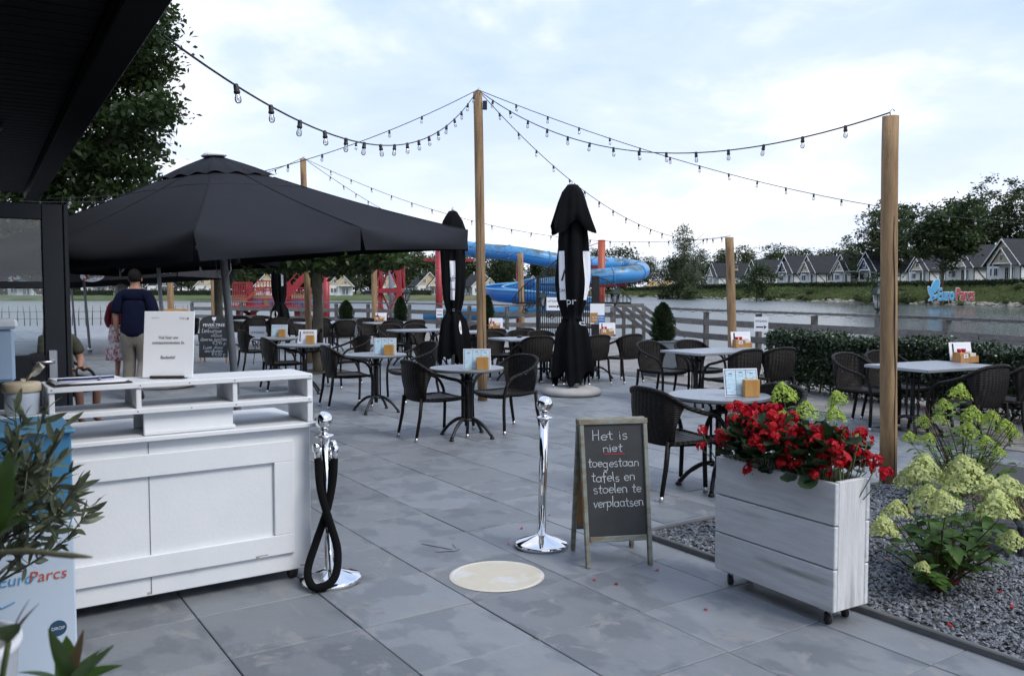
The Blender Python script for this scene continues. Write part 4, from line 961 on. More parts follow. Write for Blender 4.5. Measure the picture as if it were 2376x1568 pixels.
for x, z, w_, h_ in ((-.27, .172, .05, .006), (-.30, .168, .02, .012), (-.62, .163, .03, .004), (-.83, .075, .02, .012), (-.05, .078, .03, .008)): b = MB(); b.box((x, .0085 if z > .1 else .0295, z), (w_, .001, h_)); b.build('scuff', mat('bare_wood', (.30, .25, .19), .8, 0, (.55, .52, .48), 90) if 'bare_wood' not in MATS else MATS['bare_wood'], ct)
# sign on the counter
sg = thing('counter_sign', 'white standing sign asking guests to fill in contact details', 'sign', ct.matrix_basis @ Vector((-.70, .14, 1.117)), VA - R(14)); sg.rotation_euler = (R(-9), 0, VA - R(30))
b = MB(); sg.scale = (1.12, 1.12, 1.12); b.box((0, 0, .155), (.223, .005, .30), None, .002); b.build('panel', mat('sign_acrylic', (.90, .92, .96), .25), sg)
b = MB(); b.box((0, .03, .006), (.15, .09, .012), None, .002); b.build('foot', M_INK, sg)
for s_, z, sz in (('Vul hier uw', .185, .0185), ('contactgegevens in.', .162, .0185), ('Bedankt!', .095, .0185)): text('lettering', s_, sz, M_GREYINK, sg, (0, -.0045, z), bold=.0004)
text('lettering', 'YVEY', .013, M_GREYINK, sg, (.06, -.0045, .272)); text('lettering', 'EuroParcs', .008, mat('logo_blue', (.08, .30, .55), .6), sg, (-.06, -.0045, .275))
b = MB(); b.lathe([(.004, 0), (.004, .001)], 10); b.build('logo_dot', MATS['logo_red'], sg, (.083, -.0045, .272), (R(90), 0, 0))
# clipboard with sheets and pen
cl_ = thing('clipboard', 'black clipboard with loose white sheets and a blue pen cord on the shelf', 'clipboard', ct.matrix_basis @ Vector((-1.06, .13, 1.117)), VA + .05)
b = MB(); b.box((0, 0, .004), (.34, .24, .006), None, .002); b.build('board', M_INK, cl_)
for i in range(4): b = MB(); b.box((-.01 + .004 * i, .004 * i, .009 + .003 * i), (.30, .20, .0022), (.01 * i, .015, .05 * i)); b.build('sheet', M_PAPER, cl_)
b = MB(); b.tube([(-.15, -.09, .03), (-.02, -.08, .028), (.10, -.05, .028)], .006, 6); b.build('cord', mat('navy_cord', (.02, .025, .14), .7), cl_)
b = MB(); b.tube([(.03, -.09, .026), (.045, -.02, .026)], .006, 8); b.build('pen', M_STEEL, cl_)
# tub of wipes
tb = thing('wipes_tub', 'round clear tub with cream lid and a wipe sticking out', 'tub', ct.matrix_basis @ Vector((-1.345, .10, .9915)), 0)
MB().lathe([(.065, 0), (.07, .004), (.073, .10), (.072, .105)], 24).build('body', mat('tub_plastic', (.55, .62, .70), .25, spec=.5), tb)
MB().lathe([(.078, .106), (.080, .11), (.080, .142), (.075, .148), (.02, .152)], 24).build('lid', mat('cream_lid', (.62, .52, .36), .45), tb)
rg = random.Random(3); P = [[(.012 * math.cos(k) + f * .09, .02 * math.sin(k * 1.7) * (.4 + f), .15 + .075 * f + .02 * math.sin(k * 2 + f * 4)) for k in range(-2, 3)] for f in (0, .25, .5, .75, 1)]
b = MB(); b.grid(P); b.build('wipe', mat('wipe_tissue', (.72, .68, .60), .8), tb)

# ------------------------------------------------------------------ blue and white collection box
bb_ = thing('collection_box', 'tall blue and white box with tulip logo, left of the counter', 'box', Vector((-1.555, 3.02, 0)), VA)
BW, BD = .52, .40; M_BLUE = mat('box_blue', (.055, .23, .42), .42); M_BWHITE = mat('box_white', (.56, .66, .78), .45)
b = MB(); b.box((-BW / 2, BD / 2, .39), (BW, BD, .72), None, .006); b.build('body', M_BWHITE, bb_)
b = MB(); b.box((-BW / 2, BD / 2, .9055), (BW - .002, BD - .002, .31), None, .006); b.build('upper_body', M_BLUE, bb_)
b = MB(); b.box((-BW / 2, BD / 2 - .01, 1.0675), (BW + .02, BD + .03, .014), None, .005); b.build('lid', mat('lid_blue', (.11, .30, .46), .4), bb_)
b = MB(); b.box((-.13, -.003, .91), (.13, .012, .13), None, .02); b.build('opening', M_INK, bb_)
b = MB(); b.box((-BW / 2, BD / 2, .0165), (BW - .04, BD - .04, .03)); b.build('plinth', M_INK, bb_)
ml = MATS['logo_blue']; mo = mat('logo_orange', (.55, .09, .04), .6)
text('lettering', 'Euro', .056, ml, bb_, (-.185, -.004, .565), shear=.15); text('lettering', 'Parcs', .056, mo, bb_, (-.088, -.004, .565), shear=.15)
b = MB(); b.tube([(-.19, -.003, .49), (-.23, -.003, .475), (-.265, -.003, .52), (-.27, -.003, .60), (-.26, -.003, .66)], .0024, 5); b.build('logo_stem', ml, bb_)
def leafpoly(x, z, w_, h_, a): return [(x + w_ * math.cos(t) * math.cos(a) - h_ * math.sin(t) * math.sin(a), z + w_ * math.cos(t) * math.sin(a) + h_ * math.sin(t) * math.cos(a)) for t in np.linspace(0, 6.28, 13)[:-1]]
for x, z, w_, h_, a in ((-.26, .68, .012, .03, .2), (-.277, .61, .008, .026, .4), (-.25, .615, .008, .026, -.6)):
    b = MB(); b.add([(px_, -.0035, pz_) for px_, pz_ in leafpoly(x, z, w_, h_, a)], [tuple(range(12))]); b.build('logo_leaf', ml, bb_)
b = MB(); b.lathe([(.028, 0), (.028, .002)], 20); o = b.build('badge', mat('badge_navy', (.02, .07, .13), .5), bb_, (-.06, -.001, .37), (R(90), 0, 0))
text('lettering', 'DROP', .016, M_PAPER, bb_, (-.06, -.005, .37))
# hand gel dispenser at the frame edge
gd = thing('dispenser', 'pale blue dispenser box with white lid at the left picture edge', 'dispenser', at(42, 900, 3.35) * 1.0, VA); gd.location.z = 0
b = MB(); b.box((-.09, 0, 1.31), (.16, .12, .20), None, .012); b.build('body', mat('dispenser_body', (.36, .47, .60), .3, spec=.6), gd)
b = MB(); b.box((-.09, -.002, 1.432), (.185, .145, .04), None, .012); b.build('lid', M_WHITE_CLEAN, gd)
b = MB(); b.box((-.09, .0, .60), (.05, .05, 1.2)); b.build('post', M_ANTH, gd)
b = MB(); b.box((-.09, 0, .01), (.28, .24, .02), None, .004); b.build('foot', M_ANTH, gd)

# ------------------------------------------------------------------ stanchions
def stanchion(base, label, lean, rope=False):
    t = thing('rope_stanchion', label, 'stanchion', base); t.rotation_euler = (lean[0], lean[1], .3)
    MB().lathe([(.155, 0), (.165, .004), (.165, .022), (.155, .028), (.10, .048), (.04, .068), (.032, .072)], 40).build('base', M_CHROME, t)
    MB().lathe([(.0262, .07), (.0262, .78)], 24).build('tube', M_CHROME, t)
    MB().lathe([(.028, .78), (.052, .788), (.052, .794), (.028, .80), (.018, .805), (.018, .82), (.024, .824)], 24).build('collar', M_CHROME, t)
    MB().sphere((0, 0, .872), .05, 24, 16).build('ball', M_CHROME, t)
    return t
S1 = stanchion(G(768, 1347), 'chrome stanchion with hanging black rope beside the counter', (R(.5), R(-2.0)), True)
S2 = stanchion(G(1256, 1266), 'chrome stanchion with bare post left of the chalkboard', (R(.2), R(1.2)))
for s in (-1, 1): MB().lathe([(.014, .70), (.022, .715), (.022, .745), (.014, .76)], 12, (s * .045, -.0, 0)).build('hook', M_CHROME, S1)
b0 = G(768, 1347)
rp = tag(bpy.data.objects.new('barrier_rope', None), 'thick black velvet rope looped down from the stanchion by the counter', 'rope'); COL.objects.link(rp); rp.location = b0
path = [(-.057, -.02, .675), (-.035, -.07, .52), (.01, -.085, .36), (.055, -.09, .20), (.055, -.15, .08), (0, -.185, .032), (-.06, -.18, .035), (-.095, -.12, .10), (-.06, -.06, .24), (-.005, -.055, .40), (.022, -.03, .55), (.028, -.012, .675)]
MB().tube(crom(path, 7), .021, 12).build('rope', mat('velvet', (.006, .006, .007), .95, spec=.15, bump=.3, bs=250), rp)
for p, q in (((-.057, -.02, .67), (-.062, -.012, .74)), ((.028, -.012, .67), (.03, -.006, .74))): MB().tube([p, Vector(p).lerp(Vector(q), .8), q], [.0225, .0225, .012], 12).build('rope_end', M_CHROME, rp)
b = MB(); n = 48; stk = b.add([(.26 * math.cos(6.283 * i / n), .26 * math.sin(6.283 * i / n), .0035) for i in range(n)], [tuple(range(n))])
fs = thing('floor_sticker', 'worn round cream floor sticker on the paving', 'sticker', G(1153, 1336), R(20)); b.build('disc', mat('cream_vinyl', (.60, .55, .44), .5, 0, (.56, .51, .40), 8, 5, col3=(.62, .61, .58), s3=5, p3=(.54, .62)), fs)
n = 48; b = MB(); b.tube([(.243 * math.cos(6.283 * i / n), .243 * math.sin(6.283 * i / n), .0035) for i in range(n + 1)], .0018, 4); b.build('ring', M_PAPER, fs)
b = MB(); tp = G(1020, 1268); b.box((0, 0, .004), (.26, .028, .001), (0, 0, 0)); b.box((-.09, .05, .0042), (.13, .022, .001), (0, 0, .75)); b.box((-.09, -.05, .0044), (.13, .022, .001), (0, 0, -.75))
tag(b.build('tape_arrow', mat('worn_tape', (.20, .215, .24), .5, 0, (.175, .19, .21), 30), None, tp, (0, 0, R(148))), 'faint worn tape arrow stuck on the paving', 'tape')

# ------------------------------------------------------------------ chalkboards
M_GREYGREEN = mat('faded_frame_wood', (.235, .255, .225), .8, 0, (.19, .155, .105), 9, 6, (1, 1, 3), .2, 40, mixpos=(.45, .62))
f1, f2 = G(1362, 1318), G(1512, 1309); mid = (f1 + f2) / 2; dx = (f2 - f1); fa = math.atan2(dx.y, dx.x)
ab = thing('chalkboard_sign', 'A-frame chalkboard with grey wooden frame asking not to move furniture', 'chalkboard', mid, fa)
W0, W1 = .385, .395; Hb = .835; bk = Matrix.Rotation(R(-10.5), 4, 'X')
def rail(x0, z0, x1, z1, w_=.033, t_=.024, nm='frame_rail', M=bk, m=M_GREYGREEN):
    b = MB(); b.bar((x0, 0, z0), (x1, 0, z1), t_ if abs(x1 - x0) > abs(z1 - z0) else w_, w_ if abs(x1 - x0) > abs(z1 - z0) else t_, .003); b.v = [tuple(M @ Vector(v)) for v in b.v]; return b.build(nm, m, ab)
for s in (-1, 1): rail(s * .183, 0, s * .19, Hb - .034)
rail(-.207, Hb - .017, .207, Hb - .017); rail(-.168, .155, .168, .155, .032, .022)
b = MB(); b.box((0, .004, .485), (.352, .008, .635), None, 0, bk); b.build('board', M_CHALKB, ab)
bk2 = Matrix.Translation((0, .022, .0)) @ Matrix.Translation((0, math.sin(R(10.5)) * Hb * 2 + .02, 0)) @ Matrix.Rotation(R(10.5), 4, 'X')
for s in (-1, 1): rail(s * .183, 0, s * .19, Hb - .034, M=bk2)
rail(-.207, Hb - .017, .207, Hb - .017, M=bk2); rail(-.168, .155, .168, .155, .032, .022, M=bk2)
b = MB(); b.box((0, -.002, .485), (.352, .008, .635), None, 0, bk2); b.build('back_board', M_PINE, ab)
# each line placed on the board
for i, (s_, x, z, h, wd) in enumerate((('Het is', -.128, .715, .058, .215), ('niet', -.065, .645, .05, .118), ('toegestaan', -.158, .560, .052, .305), ('tafels en', -.142, .478, .055, .262), ('stoelen te', -.133, .412, .055, .288), ('verplaatsen', -.137, .335, .055, .30))):
    chalk('chalk_lettering', s_, x, z, h, M_CHALK, ab, .0040, -.0015, bk, i + 3, wd)
b = MB(); b.box((0.0, -.0012, .632), (.125, .001, .0045), (0, .02, 0), 0, bk); b.build('chalk_underline', M_REDCHALK, ab)
# tonic board
fv = thing('chalkboard_sign', 'arched black menu board on wooden legs beside the grey parasol pole', 'chalkboard', G(495, 842), R(8)); up = Matrix.Rotation(R(-10), 4, 'X')
hw_, hh = .30, 1.02; arcp = [(-hw_, .12), (hw_, .12), (hw_, .88)] + [(hw_ * math.cos(R(a)) , .88 + .16 * math.sin(R(a))) for a in range(15, 180, 15)] + [(-hw_, .88)]
b = MB(); b.prism([(x, z) for x, z in arcp], -.006, .006, up @ Matrix.Rotation(R(90), 4, 'X')); b.build('board', M_CHALKB, fv)
for s in (-1, 1):
    b = MB(); b.bar(up @ Vector((s * .27, .012, 0)), up @ Vector((s * .27, .012, .85)), .035, .02); b.build('leg', M_PINE, fv)
    b = MB(); b.bar((s * .27, .45, 0), up @ Vector((s * .27, .03, .85)), .035, .02); b.build('leg', M_PINE, fv)
def ontx(s_, sz, z, m, parent, up, y=-.0085, x=0, **k):
    me = text_mesh(s_, sz, **k); me.transform(up @ Matrix.Translation((x, y, z)) @ Matrix.Rotation(R(90), 4, 'X')); obj('lettering', me, m, parent)
ontx('FEVER-TREE', .088, .82, M_PAPER, fv, up, bold=.001); ontx('MIX WITH THE BEST', .026, .765, M_PAPER, fv, up)
b = MB(); b.lathe([(.03, 0), (.004, .004), (.004, .05), (.03, .07), (.045, .10), (.04, .13)], 14); b.v = [tuple(up @ Vector((x, -.008 + y * .05, z + .865))) for x, y, z in b.v]; b.build('glass_print', M_PAPER, fv)
for i, (s_, x, z, h, wd) in enumerate((('Limburgse', -.25, .66, .085, .42), ('vlaai', -.06, .57, .075, .24), ('diverse soorten', -.27, .48, .075, .55), ('€3,95 p', -.02, .40, .07, .28), ('Luxe vlaai', -.22, .31, .075, .42), ('aardbeien', -.18, .235, .07, .38), ('€4,50 p', -.03, .155, .07, .28))):
    chalk('chalk_lettering', s_, x, z, h, M_CHALK, fv, .0095, -.0085, up, i + 20, wd)
# wood framed beer board
tr = thing('chalkboard_sign', 'wood-framed blackboard reading Trappe behind the white counter sign', 'chalkboard', G(400, 838), R(5)); up = Matrix.Rotation(R(-8), 4, 'X')
b = MB(); b.box((0, 0, .60), (.52, .01, 1.0), None, 0, up); b.build('board', M_CHALKB, tr)
for x, z, w_, h_ in ((-.29, .58, .07, 1.16), (.29, .58, .07, 1.16), (0, 1.125, .505, .07), (0, .12, .505, .07)):
    b = MB(); b.box((x, -.006, z), (w_, .03, h_), None, .003, up); b.build('frame_rail', M_PINE, tr)
b = MB(); b.bar((0, .4, 0), (0, .15, 1.0), .04, .03); b.build('prop', M_PINE, tr)
chalk('chalk_lettering', 'Trappe', -.20, .90, .16, M_CHALK, tr, .014, -.0065, up, 44, .42); chalk('chalk_lettering', 'bier', -.15, .62, .14, M_CHALK, tr, .012, -.0065, up, 45, .30)

# exit signs
def exit_sign(loc, rz, w_, h_, label, arrow=True, easel=False, txt=True):
    t = thing('exit_sign', label, 'sign', loc, rz)
    b = MB(); b.box((0, 0, 0), (w_, .006, h_)); b.build('panel', M_PAPER, t)
    text('lettering', 'UITGANG', w_ * .19, M_INK, t, (0, -.0045, h_ * (.2 if arrow else .05)), bold=.001)
    if arrow:
        b = MB(); b.box((-.03 * w_ / .3, -.0045, -h_ * .2), (w_ * .5, .001, h_ * .09)); b.add([(w_ * .2, -.005, -h_ * .33), (w_ * .4, -.005, -h_ * .2), (w_ * .2, -.005, -h_ * .07)], [(0, 1, 2)]); b.build('arrow', M_INK, t)
    if easel:
        for s in (-1, 1): b = MB(); b.tube([(s * .05, .02, -h_ * .5), (s * .11, .02 + .0, -loc.z + .005)], .008, 6); b.build('leg', M_IRON, t)
        b = MB(); b.tube([(0, .03, 0), (0, .30, -loc.z + .005)], .008, 6); b.build('leg', M_IRON, t)
    return t
p = G(599, 846); p.z = .66; exit_sign(p, R(-5), .36, .30, 'white exit sign on a thin black easel left of the farthest round table', False, True)
p = at(1766, 752, 18.9); exit_sign(p, R(-15), .30, .32, 'white exit sign with arrow fixed to the water fence post')
p = at(1285, 705, 26.5); exit_sign(p, 0, .45, .40, 'white exit sign with arrow on the iron gate')
p = at(1020, 726, 28.9); exit_sign(p, 0, .22, .30, 'small white exit sign on the plank fence beside the closed parasol')

# ------------------------------------------------------------------ flower planter on castors
q = [Vector((1.083, 4.54, 0)), Vector((1.474, 3.88, 0)), Vector((1.67, 4.02, 0))]
pd = (q[0] - q[1]).normalized(); pa = math.atan2(pd.y, pd.x); PL = (q[0] - q[1]).length
pt_ = thing('flower_planter', 'whitewashed plank planter box on castors at the edge of the gravel', 'planter', q[1], pa - R(90))   # local y runs along the long side away from the camera, x to the right
PW, Z0 = .245, .10
zs = [(.078, .280), (.2805, .482), (.4825, .684)]
for z0, z1 in zs:
    b = MB(); b.box((.013, PL / 2, (z0 + z1) / 2), (.026, PL, z1 - z0 - .006), None, .004); b.build('plank', M_WHITEWOOD, pt_)
    b = MB(); b.box((PW - .013, PL / 2, (z0 + z1) / 2), (.026, PL, z1 - z0 - .006), None, .004); b.build('plank', M_WHITEWOOD, pt_)
for y in (.0145, PL - .0145):
    b = MB(); b.box((PW / 2, y, .384), (PW - .056, .026, .604), None, .003); b.build('end_board', M_WHITEWOODV, pt_)
b = MB(); b.box((PW / 2, PL / 2, .60), (PW - .06, PL - .06, .02)); b.build('soil', mat('potting_soil', (.02, .015, .011), .95, bump=.5, bs=80), pt_)
b = MB(); b.box((PW / 2, PL / 2, .092), (PW - .06, PL - .06, .02)); b.build('bottom', M_GREYWOOD, pt_)
b = MB(); b.box((PW / 2, PL / 2, .345), (PW - .056, PL - .058, .48)); b.build('gap_shade', M_INK, pt_)  # black box added behind the planks so their gaps look shaded
for x, y in ((.05, .07), (PW - .05, .09), (.05, PL - .07), (PW - .05, PL - .07)):
    b = MB(); b.lathe([(.01, -.013), (.028, -.012), (.030, 0), (.028, .012), (.01, .013)], 16); b.build('castor_wheel', M_RUBBER, pt_, (x, y, .030), (R(90), 0, 1.0))
    b = MB(); b.box((x, y, .074), (.06, .06, .006)); b.bar((x - .012, y - .018, .071), (x - .004, y - .018, .03), .022, .003); b.bar((x + .012, y + .018, .071), (x + .004, y + .018, .03), .022, .003); b.build('castor_fork', M_STEEL, pt_)
PLANTER = pt_

# ------------------------------------------------------------------ people
def skin(name, verts, edges, radii, m, parent, sub=2, root=0):
    me = bpy.data.meshes.new(name); me.from_pydata([Vector(v) for v in verts], edges, []); o = bpy.data.objects.new(name, me); COL.objects.link(o)
    md = o.modifiers.new('s', 'SKIN'); md.use_smooth_shade = True; sv = me.skin_vertices[0].data
    for i, r in enumerate(radii): sv[i].radius = r if hasattr(r, '__len__') else (r, r)
    sv[root].use_root = True
    ss = o.modifiers.new('d', 'SUBSURF'); ss.levels = sub; ss.render_levels = sub
    dg = bpy.context.evaluated_depsgraph_get(); m2 = bpy.data.meshes.new_from_object(o.evaluated_get(dg)); bpy.data.objects.remove(o); bpy.data.meshes.remove(me)
    m2.materials.clear(); m2.name = name; m2.polygons.foreach_set('use_smooth', [True] * len(m2.polygons)); return obj(name, m2, m, parent)
M_SKIN = mat('skin_tone', (.36, .20, .14), .55, 0, (.30, .16, .11), 8, spec=.35)
M_NAVY = mat('navy_cloth', (.0045, .0065, .020), .95, 0, (.007, .010, .028), 4, bump=.4, bs=12, spec=.1)
M_KHAKI = mat('taupe_cloth', (.20, .18, .155), .9, 0, (.155, .14, .12), 5, bump=.5, bs=10)
M_HAIRD = mat('dark_hair', (.010, .009, .008), .9, 0, (.026, .023, .021), 60, bump=.8, bs=150, spec=.1)
M_SHOE = mat('dark_shoe', (.02, .018, .016), .5)
def hand(parent, w, d, flip=1, s=1.0):     # hand hanging from the wrist along d
    d = Vector(d).normalized(); side = Vector((0, 1, 0)); nrm_ = d.cross(side)
    p0 = Vector(w); V_, E_, R_ = [p0, p0 + d * .05 * s, p0 + d * .085 * s], [(0, 1), (1, 2)], [(.020, .026), (.016, .036), (.014, .036)]
    for k in range(4):
        o_ = (k - 1.5) * .018 * s; b0_ = p0 + d * .085 * s + side * o_; l = (.06, .072, .068, .052)[k] * s; i = len(V_)
        V_ += [b0_ + d * .01, b0_ + d * l * .5 + nrm_ * .008 * flip, b0_ + d * l + nrm_ * .026 * flip]; E_ += [(2, i), (i, i + 1), (i + 1, i + 2)]; R_ += [.0085, .008, .0065]
    i = len(V_); V_ += [p0 + d * .04 + side * .035 * s, p0 + d * .075 + side * .048 * s + nrm_ * .02 * flip]; E_ += [(1, i), (i, i + 1)]; R_ += [.0105, .0085]
    return V_, E_, R_
# man walking away: local +Y is his front (away from the camera), feet at z 0
mn = thing('person', 'tall person in navy polo shirt and taupe trousers walking away behind the counter', 'person', G(318, 926), R(6))
body_v = [(0, 0, 1.00), (0, .0, 1.20), (0, .01, 1.42), (0, .02, 1.54), (0, .035, 1.62), (0, .045, 1.72), (0, .05, 1.80),
          (-.19, 0, 1.49), (-.265, -.01, 1.22), (-.275, .04, .98), (.19, 0, 1.49), (.27, -.02, 1.22), (.285, .03, .98),
          (-.095, 0, .94), (-.10, .06, .53), (-.10, -.03, .09), (-.10, .10, .05), (.095, 0, .94), (.10, .03, .53), (.11, -.22, .16), (.11, -.13, .06)]
body_e = [(0, 1), (1, 2), (2, 3), (3, 4), (4, 5), (5, 6), (3, 7), (7, 8), (8, 9), (3, 10), (10, 11), (11, 12), (0, 13), (13, 14), (14, 15), (15, 16), (0, 17), (17, 18), (18, 19), (19, 20)]
body_r = [(.13, .10), (.13, .10), (.15, .10), (.08, .07), .055, (.078, .095), (.06, .075), .06, .045, .030, .06, .045, .030, .08, .055, .036, .03, .08, .055, .036, .03]
for s, wv in ((-1, 9), (1, 12)):
    hv, he, hr = hand(None, Vector(body_v[wv]), (0, .12, -1), 1); o_ = len(body_v); body_v += [tuple(v) for v in hv]; body_e += [(wv, o_)] + [(a + o_, c + o_) for a, c in he]; body_r += hr
skin('body', body_v, body_e, body_r, M_SKIN, mn)
skin('polo_shirt', [(0, 0, .84), (0, 0, 1.05), (0, 0, 1.25), (0, .01, 1.42), (0, .02, 1.535), (0, .03, 1.565), (-.19, 0, 1.485), (-.245, -.01, 1.30), (-.257, -.01, 1.22), (.19, 0, 1.485), (.25, -.015, 1.30), (.263, -.02, 1.22)],
     [(0, 1), (1, 2), (2, 3), (3, 4), (4, 5), (4, 6), (6, 7), (7, 8), (4, 9), (9, 10), (10, 11)], [(.235, .175), (.22, .16), (.20, .145), (.195, .135), (.125, .09), (.075, .065), .085, .088, .09, .085, .088, .09], M_NAVY, mn)
skin('trousers', [(0, 0, .98), (-.10, 0, .82), (-.105, .05, .53), (-.105, -.02, .12), (.10, 0, .82), (.105, .03, .53), (.112, -.20, .20), (0, 0, 1.10)], [(0, 1), (1, 2), (2, 3), (0, 4), (4, 5), (5, 6), (0, 7)], [(.205, .155), (.12, .135), .092, .08, (.12, .135), .092, .08, (.19, .14)], M_KHAKI, mn)
skin('shoe', [(-.10, -.06, .05), (-.10, .06, .05), (-.10, .16, .04)], [(0, 1), (1, 2)], [.05, .05, .04], M_SHOE, mn)
skin('shoe', [(.11, -.27, .16), (.11, -.18, .08), (.11, -.10, .035)], [(0, 1), (1, 2)], [.05, .05, .036], M_SHOE, mn)
b = MB(); b.sphere((0, .035, 1.765), .108, 20, 14, (.86, 1.0, 1.02)); b.v = [(x, y, max(z, 1.70 + (.04 if y > .06 else -.03) + max(0, (y - .02)) * .6)) for x, y, z in b.v]; b.build('hair', M_HAIRD, mn)
for s in (-1, 1): b = MB(); b.sphere((s * .088, .05, 1.715), .03, 8, 6, (.35, .7, 1)); b.build('ear', M_SKIN, mn)
b = MB(); b.tube([(.255 * 1, -.02, 1.225), (.262, -.02, 1.205)], .093, 16, False); b.build('sleeve_stripe', M_PAPER, mn)
# second person beside him
M_REDC = mat('red_cloth', (.16, .008, .016), .9, 0, (.10, .006, .012), 5, bump=.4, bs=14)
M_FLOR = mat('floral_cloth', (.50, .47, .46), .9, 0, (.22, .20, .22), 16, 4, col3=(.42, .03, .05), s3=20, p3=(.56, .60), mixpos=(.48, .56))
wm = thing('person', 'person in red cardigan and floral dress, mostly hidden by the navy polo', 'person', G(285, 893), R(0))
wv_ = [(0, 0, .90), (0, 0, 1.1), (0, 0, 1.30), (0, .01, 1.38), (0, .03, 1.46), (0, .04, 1.53), (0, .045, 1.60), (-.15, 0, 1.33), (-.23, .0, 1.08), (-.20, .10, .88), (.15, 0, 1.33), (.22, 0, 1.08), (.21, .08, .88), (-.08, 0, .85), (-.08, .03, .46), (-.08, -.02, .08), (-.08, .09, .045), (.08, 0, .85), (.08, -.02, .46), (.08, -.12, .09), (.08, -.02, .045)]
wr_ = [(.12, .10), (.11, .09), (.12, .09), (.07, .06), .046, (.07, .085), (.055, .07), .05, .038, .026, .05, .038, .026, .08, .05, .033, .027, .08, .05, .033, .027]
we_ = list(body_e[:20])
for s, wv in ((-1, 9), (1, 12)):
    hv, he, hr = hand(None, Vector(wv_[wv]), (0, .3, -1), 1, .9); o_ = len(wv_); wv_ += [tuple(v) for v in hv]; we_ += [(wv, o_)] + [(a + o_, c + o_) for a, c in he]; wr_ += hr
skin('body', wv_, we_, wr_, M_SKIN, wm)
skin('cardigan', [(0, 0, .86), (0, 0, 1.05), (0, 0, 1.27), (0, .015, 1.385), (-.155, 0, 1.32), (-.23, 0, 1.08), (-.212, .06, .95), (.155, 0, 1.32), (.225, 0, 1.08), (.212, .05, .95)], [(0, 1), (1, 2), (2, 3), (3, 4), (4, 5), (5, 6), (3, 7), (7, 8), (8, 9)], [(.20, .15), (.17, .13), (.16, .115), (.09, .07), .07, .06, .055, .07, .06, .055], M_REDC, wm)
MB().lathe([(.25, .42), (.24, .5), (.215, .7), (.19, .9), (.17, 1.0)], 28, (0, 0, 0), True, lambda a, z: 1 + .07 * math.sin(7 * a) * (1.1 - z)).build('dress', M_FLOR, wm)
b = MB(); b.sphere((0, .03, 1.565), .105, 18, 12, (.9, 1, 1.05)); b.build('hair', mat('grey_hair', (.30, .28, .26), .7, 0, (.2, .19, .18), 30), wm)
for x, y in ((-.08, .03), (.08, -.09)): skin('shoe', [(x, y - .08, .05), (x, y + .02, .04), (x, y + .10, .035)], [(0, 1), (1, 2)], [.045, .042, .032], M_SHOE, wm)
# seated person behind the door
M_OLIVE = mat('olive_cloth', (.055, .055, .038), .9, 0, (.04, .04, .028), 5, bump=.4, bs=12)
sp = thing('person', 'seated person in olive shirt half hidden behind the open door', 'person', G(146, 985), R(-25))   # faces +x locally
sv_ = [(0, 0, .50), (-.03, 0, .72), (-.04, 0, .95), (-.02, 0, 1.04), (.0, 0, 1.10), (.02, 0, 1.18), (.03, 0, 1.26), (-.03, .17, .98), (.03, .24, .74), (.18, .10, .66), (-.03, -.17, .98), (.03, -.24, .72), (.19, -.10, .66), (.06, .10, .50), (.43, .13, .50), (.40, .12, .09), (.50, .12, .05), (.06, -.10, .50), (.43, -.12, .50), (.46, -.12, .09), (.56, -.12, .05)]
se_ = list(body_e[:20]); sr_ = list(body_r[:21])
for wv in (9, 12):
    hv, he, hr = hand(None, Vector(sv_[wv]), (1, .1, -.1), 1, .95); o_ = len(sv_); sv_ += [tuple(v) for v in hv]; se_ += [(wv, o_)] + [(a + o_, c + o_) for a, c in he]; sr_ += hr
skin('body', sv_, se_, sr_, M_SKIN, sp)
skin('shirt', [(0, 0, .48), (-.03, 0, .72), (-.04, 0, .92), (-.02, 0, 1.05), (-.03, .18, .97), (.03, .235, .80), (-.03, -.18, .97), (.03, -.235, .80)], [(0, 1), (1, 2), (2, 3), (3, 4), (4, 5), (3, 6), (6, 7)], [(.16, .19), (.14, .18), (.13, .18), (.075, .085), .08, .078, .08, .078], M_OLIVE, sp)
skin('shorts', [(0, 0, .50), (.08, .10, .49), (.36, .13, .50), (.08, -.10, .49), (.36, -.12, .50)], [(0, 1), (1, 2), (0, 3), (3, 4)], [(.15, .17), .10, .085, .10, .085], M_SHOE, sp)
b = MB(); b.sphere((.01, 0, 1.23), .108, 18, 12, (1, .88, 1.02)); b.v = [(x, y, max(z, 1.16 + max(0, x) * .9)) for x, y, z in b.v]; b.build('hair', M_HAIRD, sp)
b = MB(); b.tube([(.175, -.115 + .034 * math.cos(a), .695 + .034 * math.sin(a)) for a in np.linspace(0, 6.28, 13)], .004, 5); b.build('bracelet', M_STEEL, sp)
for x, y in ((.42, .12), (.48, -.12)): skin('sandal', [(x - .04, y, .03), (x + .08, y, .025), (x + .15, y, .022)], [(0, 1), (1, 2)], [(.04, .025), (.042, .024), (.035, .02)], M_SHOE, sp)
chair(G(146, 985) + Vector((-.02, .0, 0)), -25, 'wicker armchair under the seated person behind the open door', False)
chair(G(432, 812), 230, 'wicker armchair standing alone right of the wood-framed board', False)
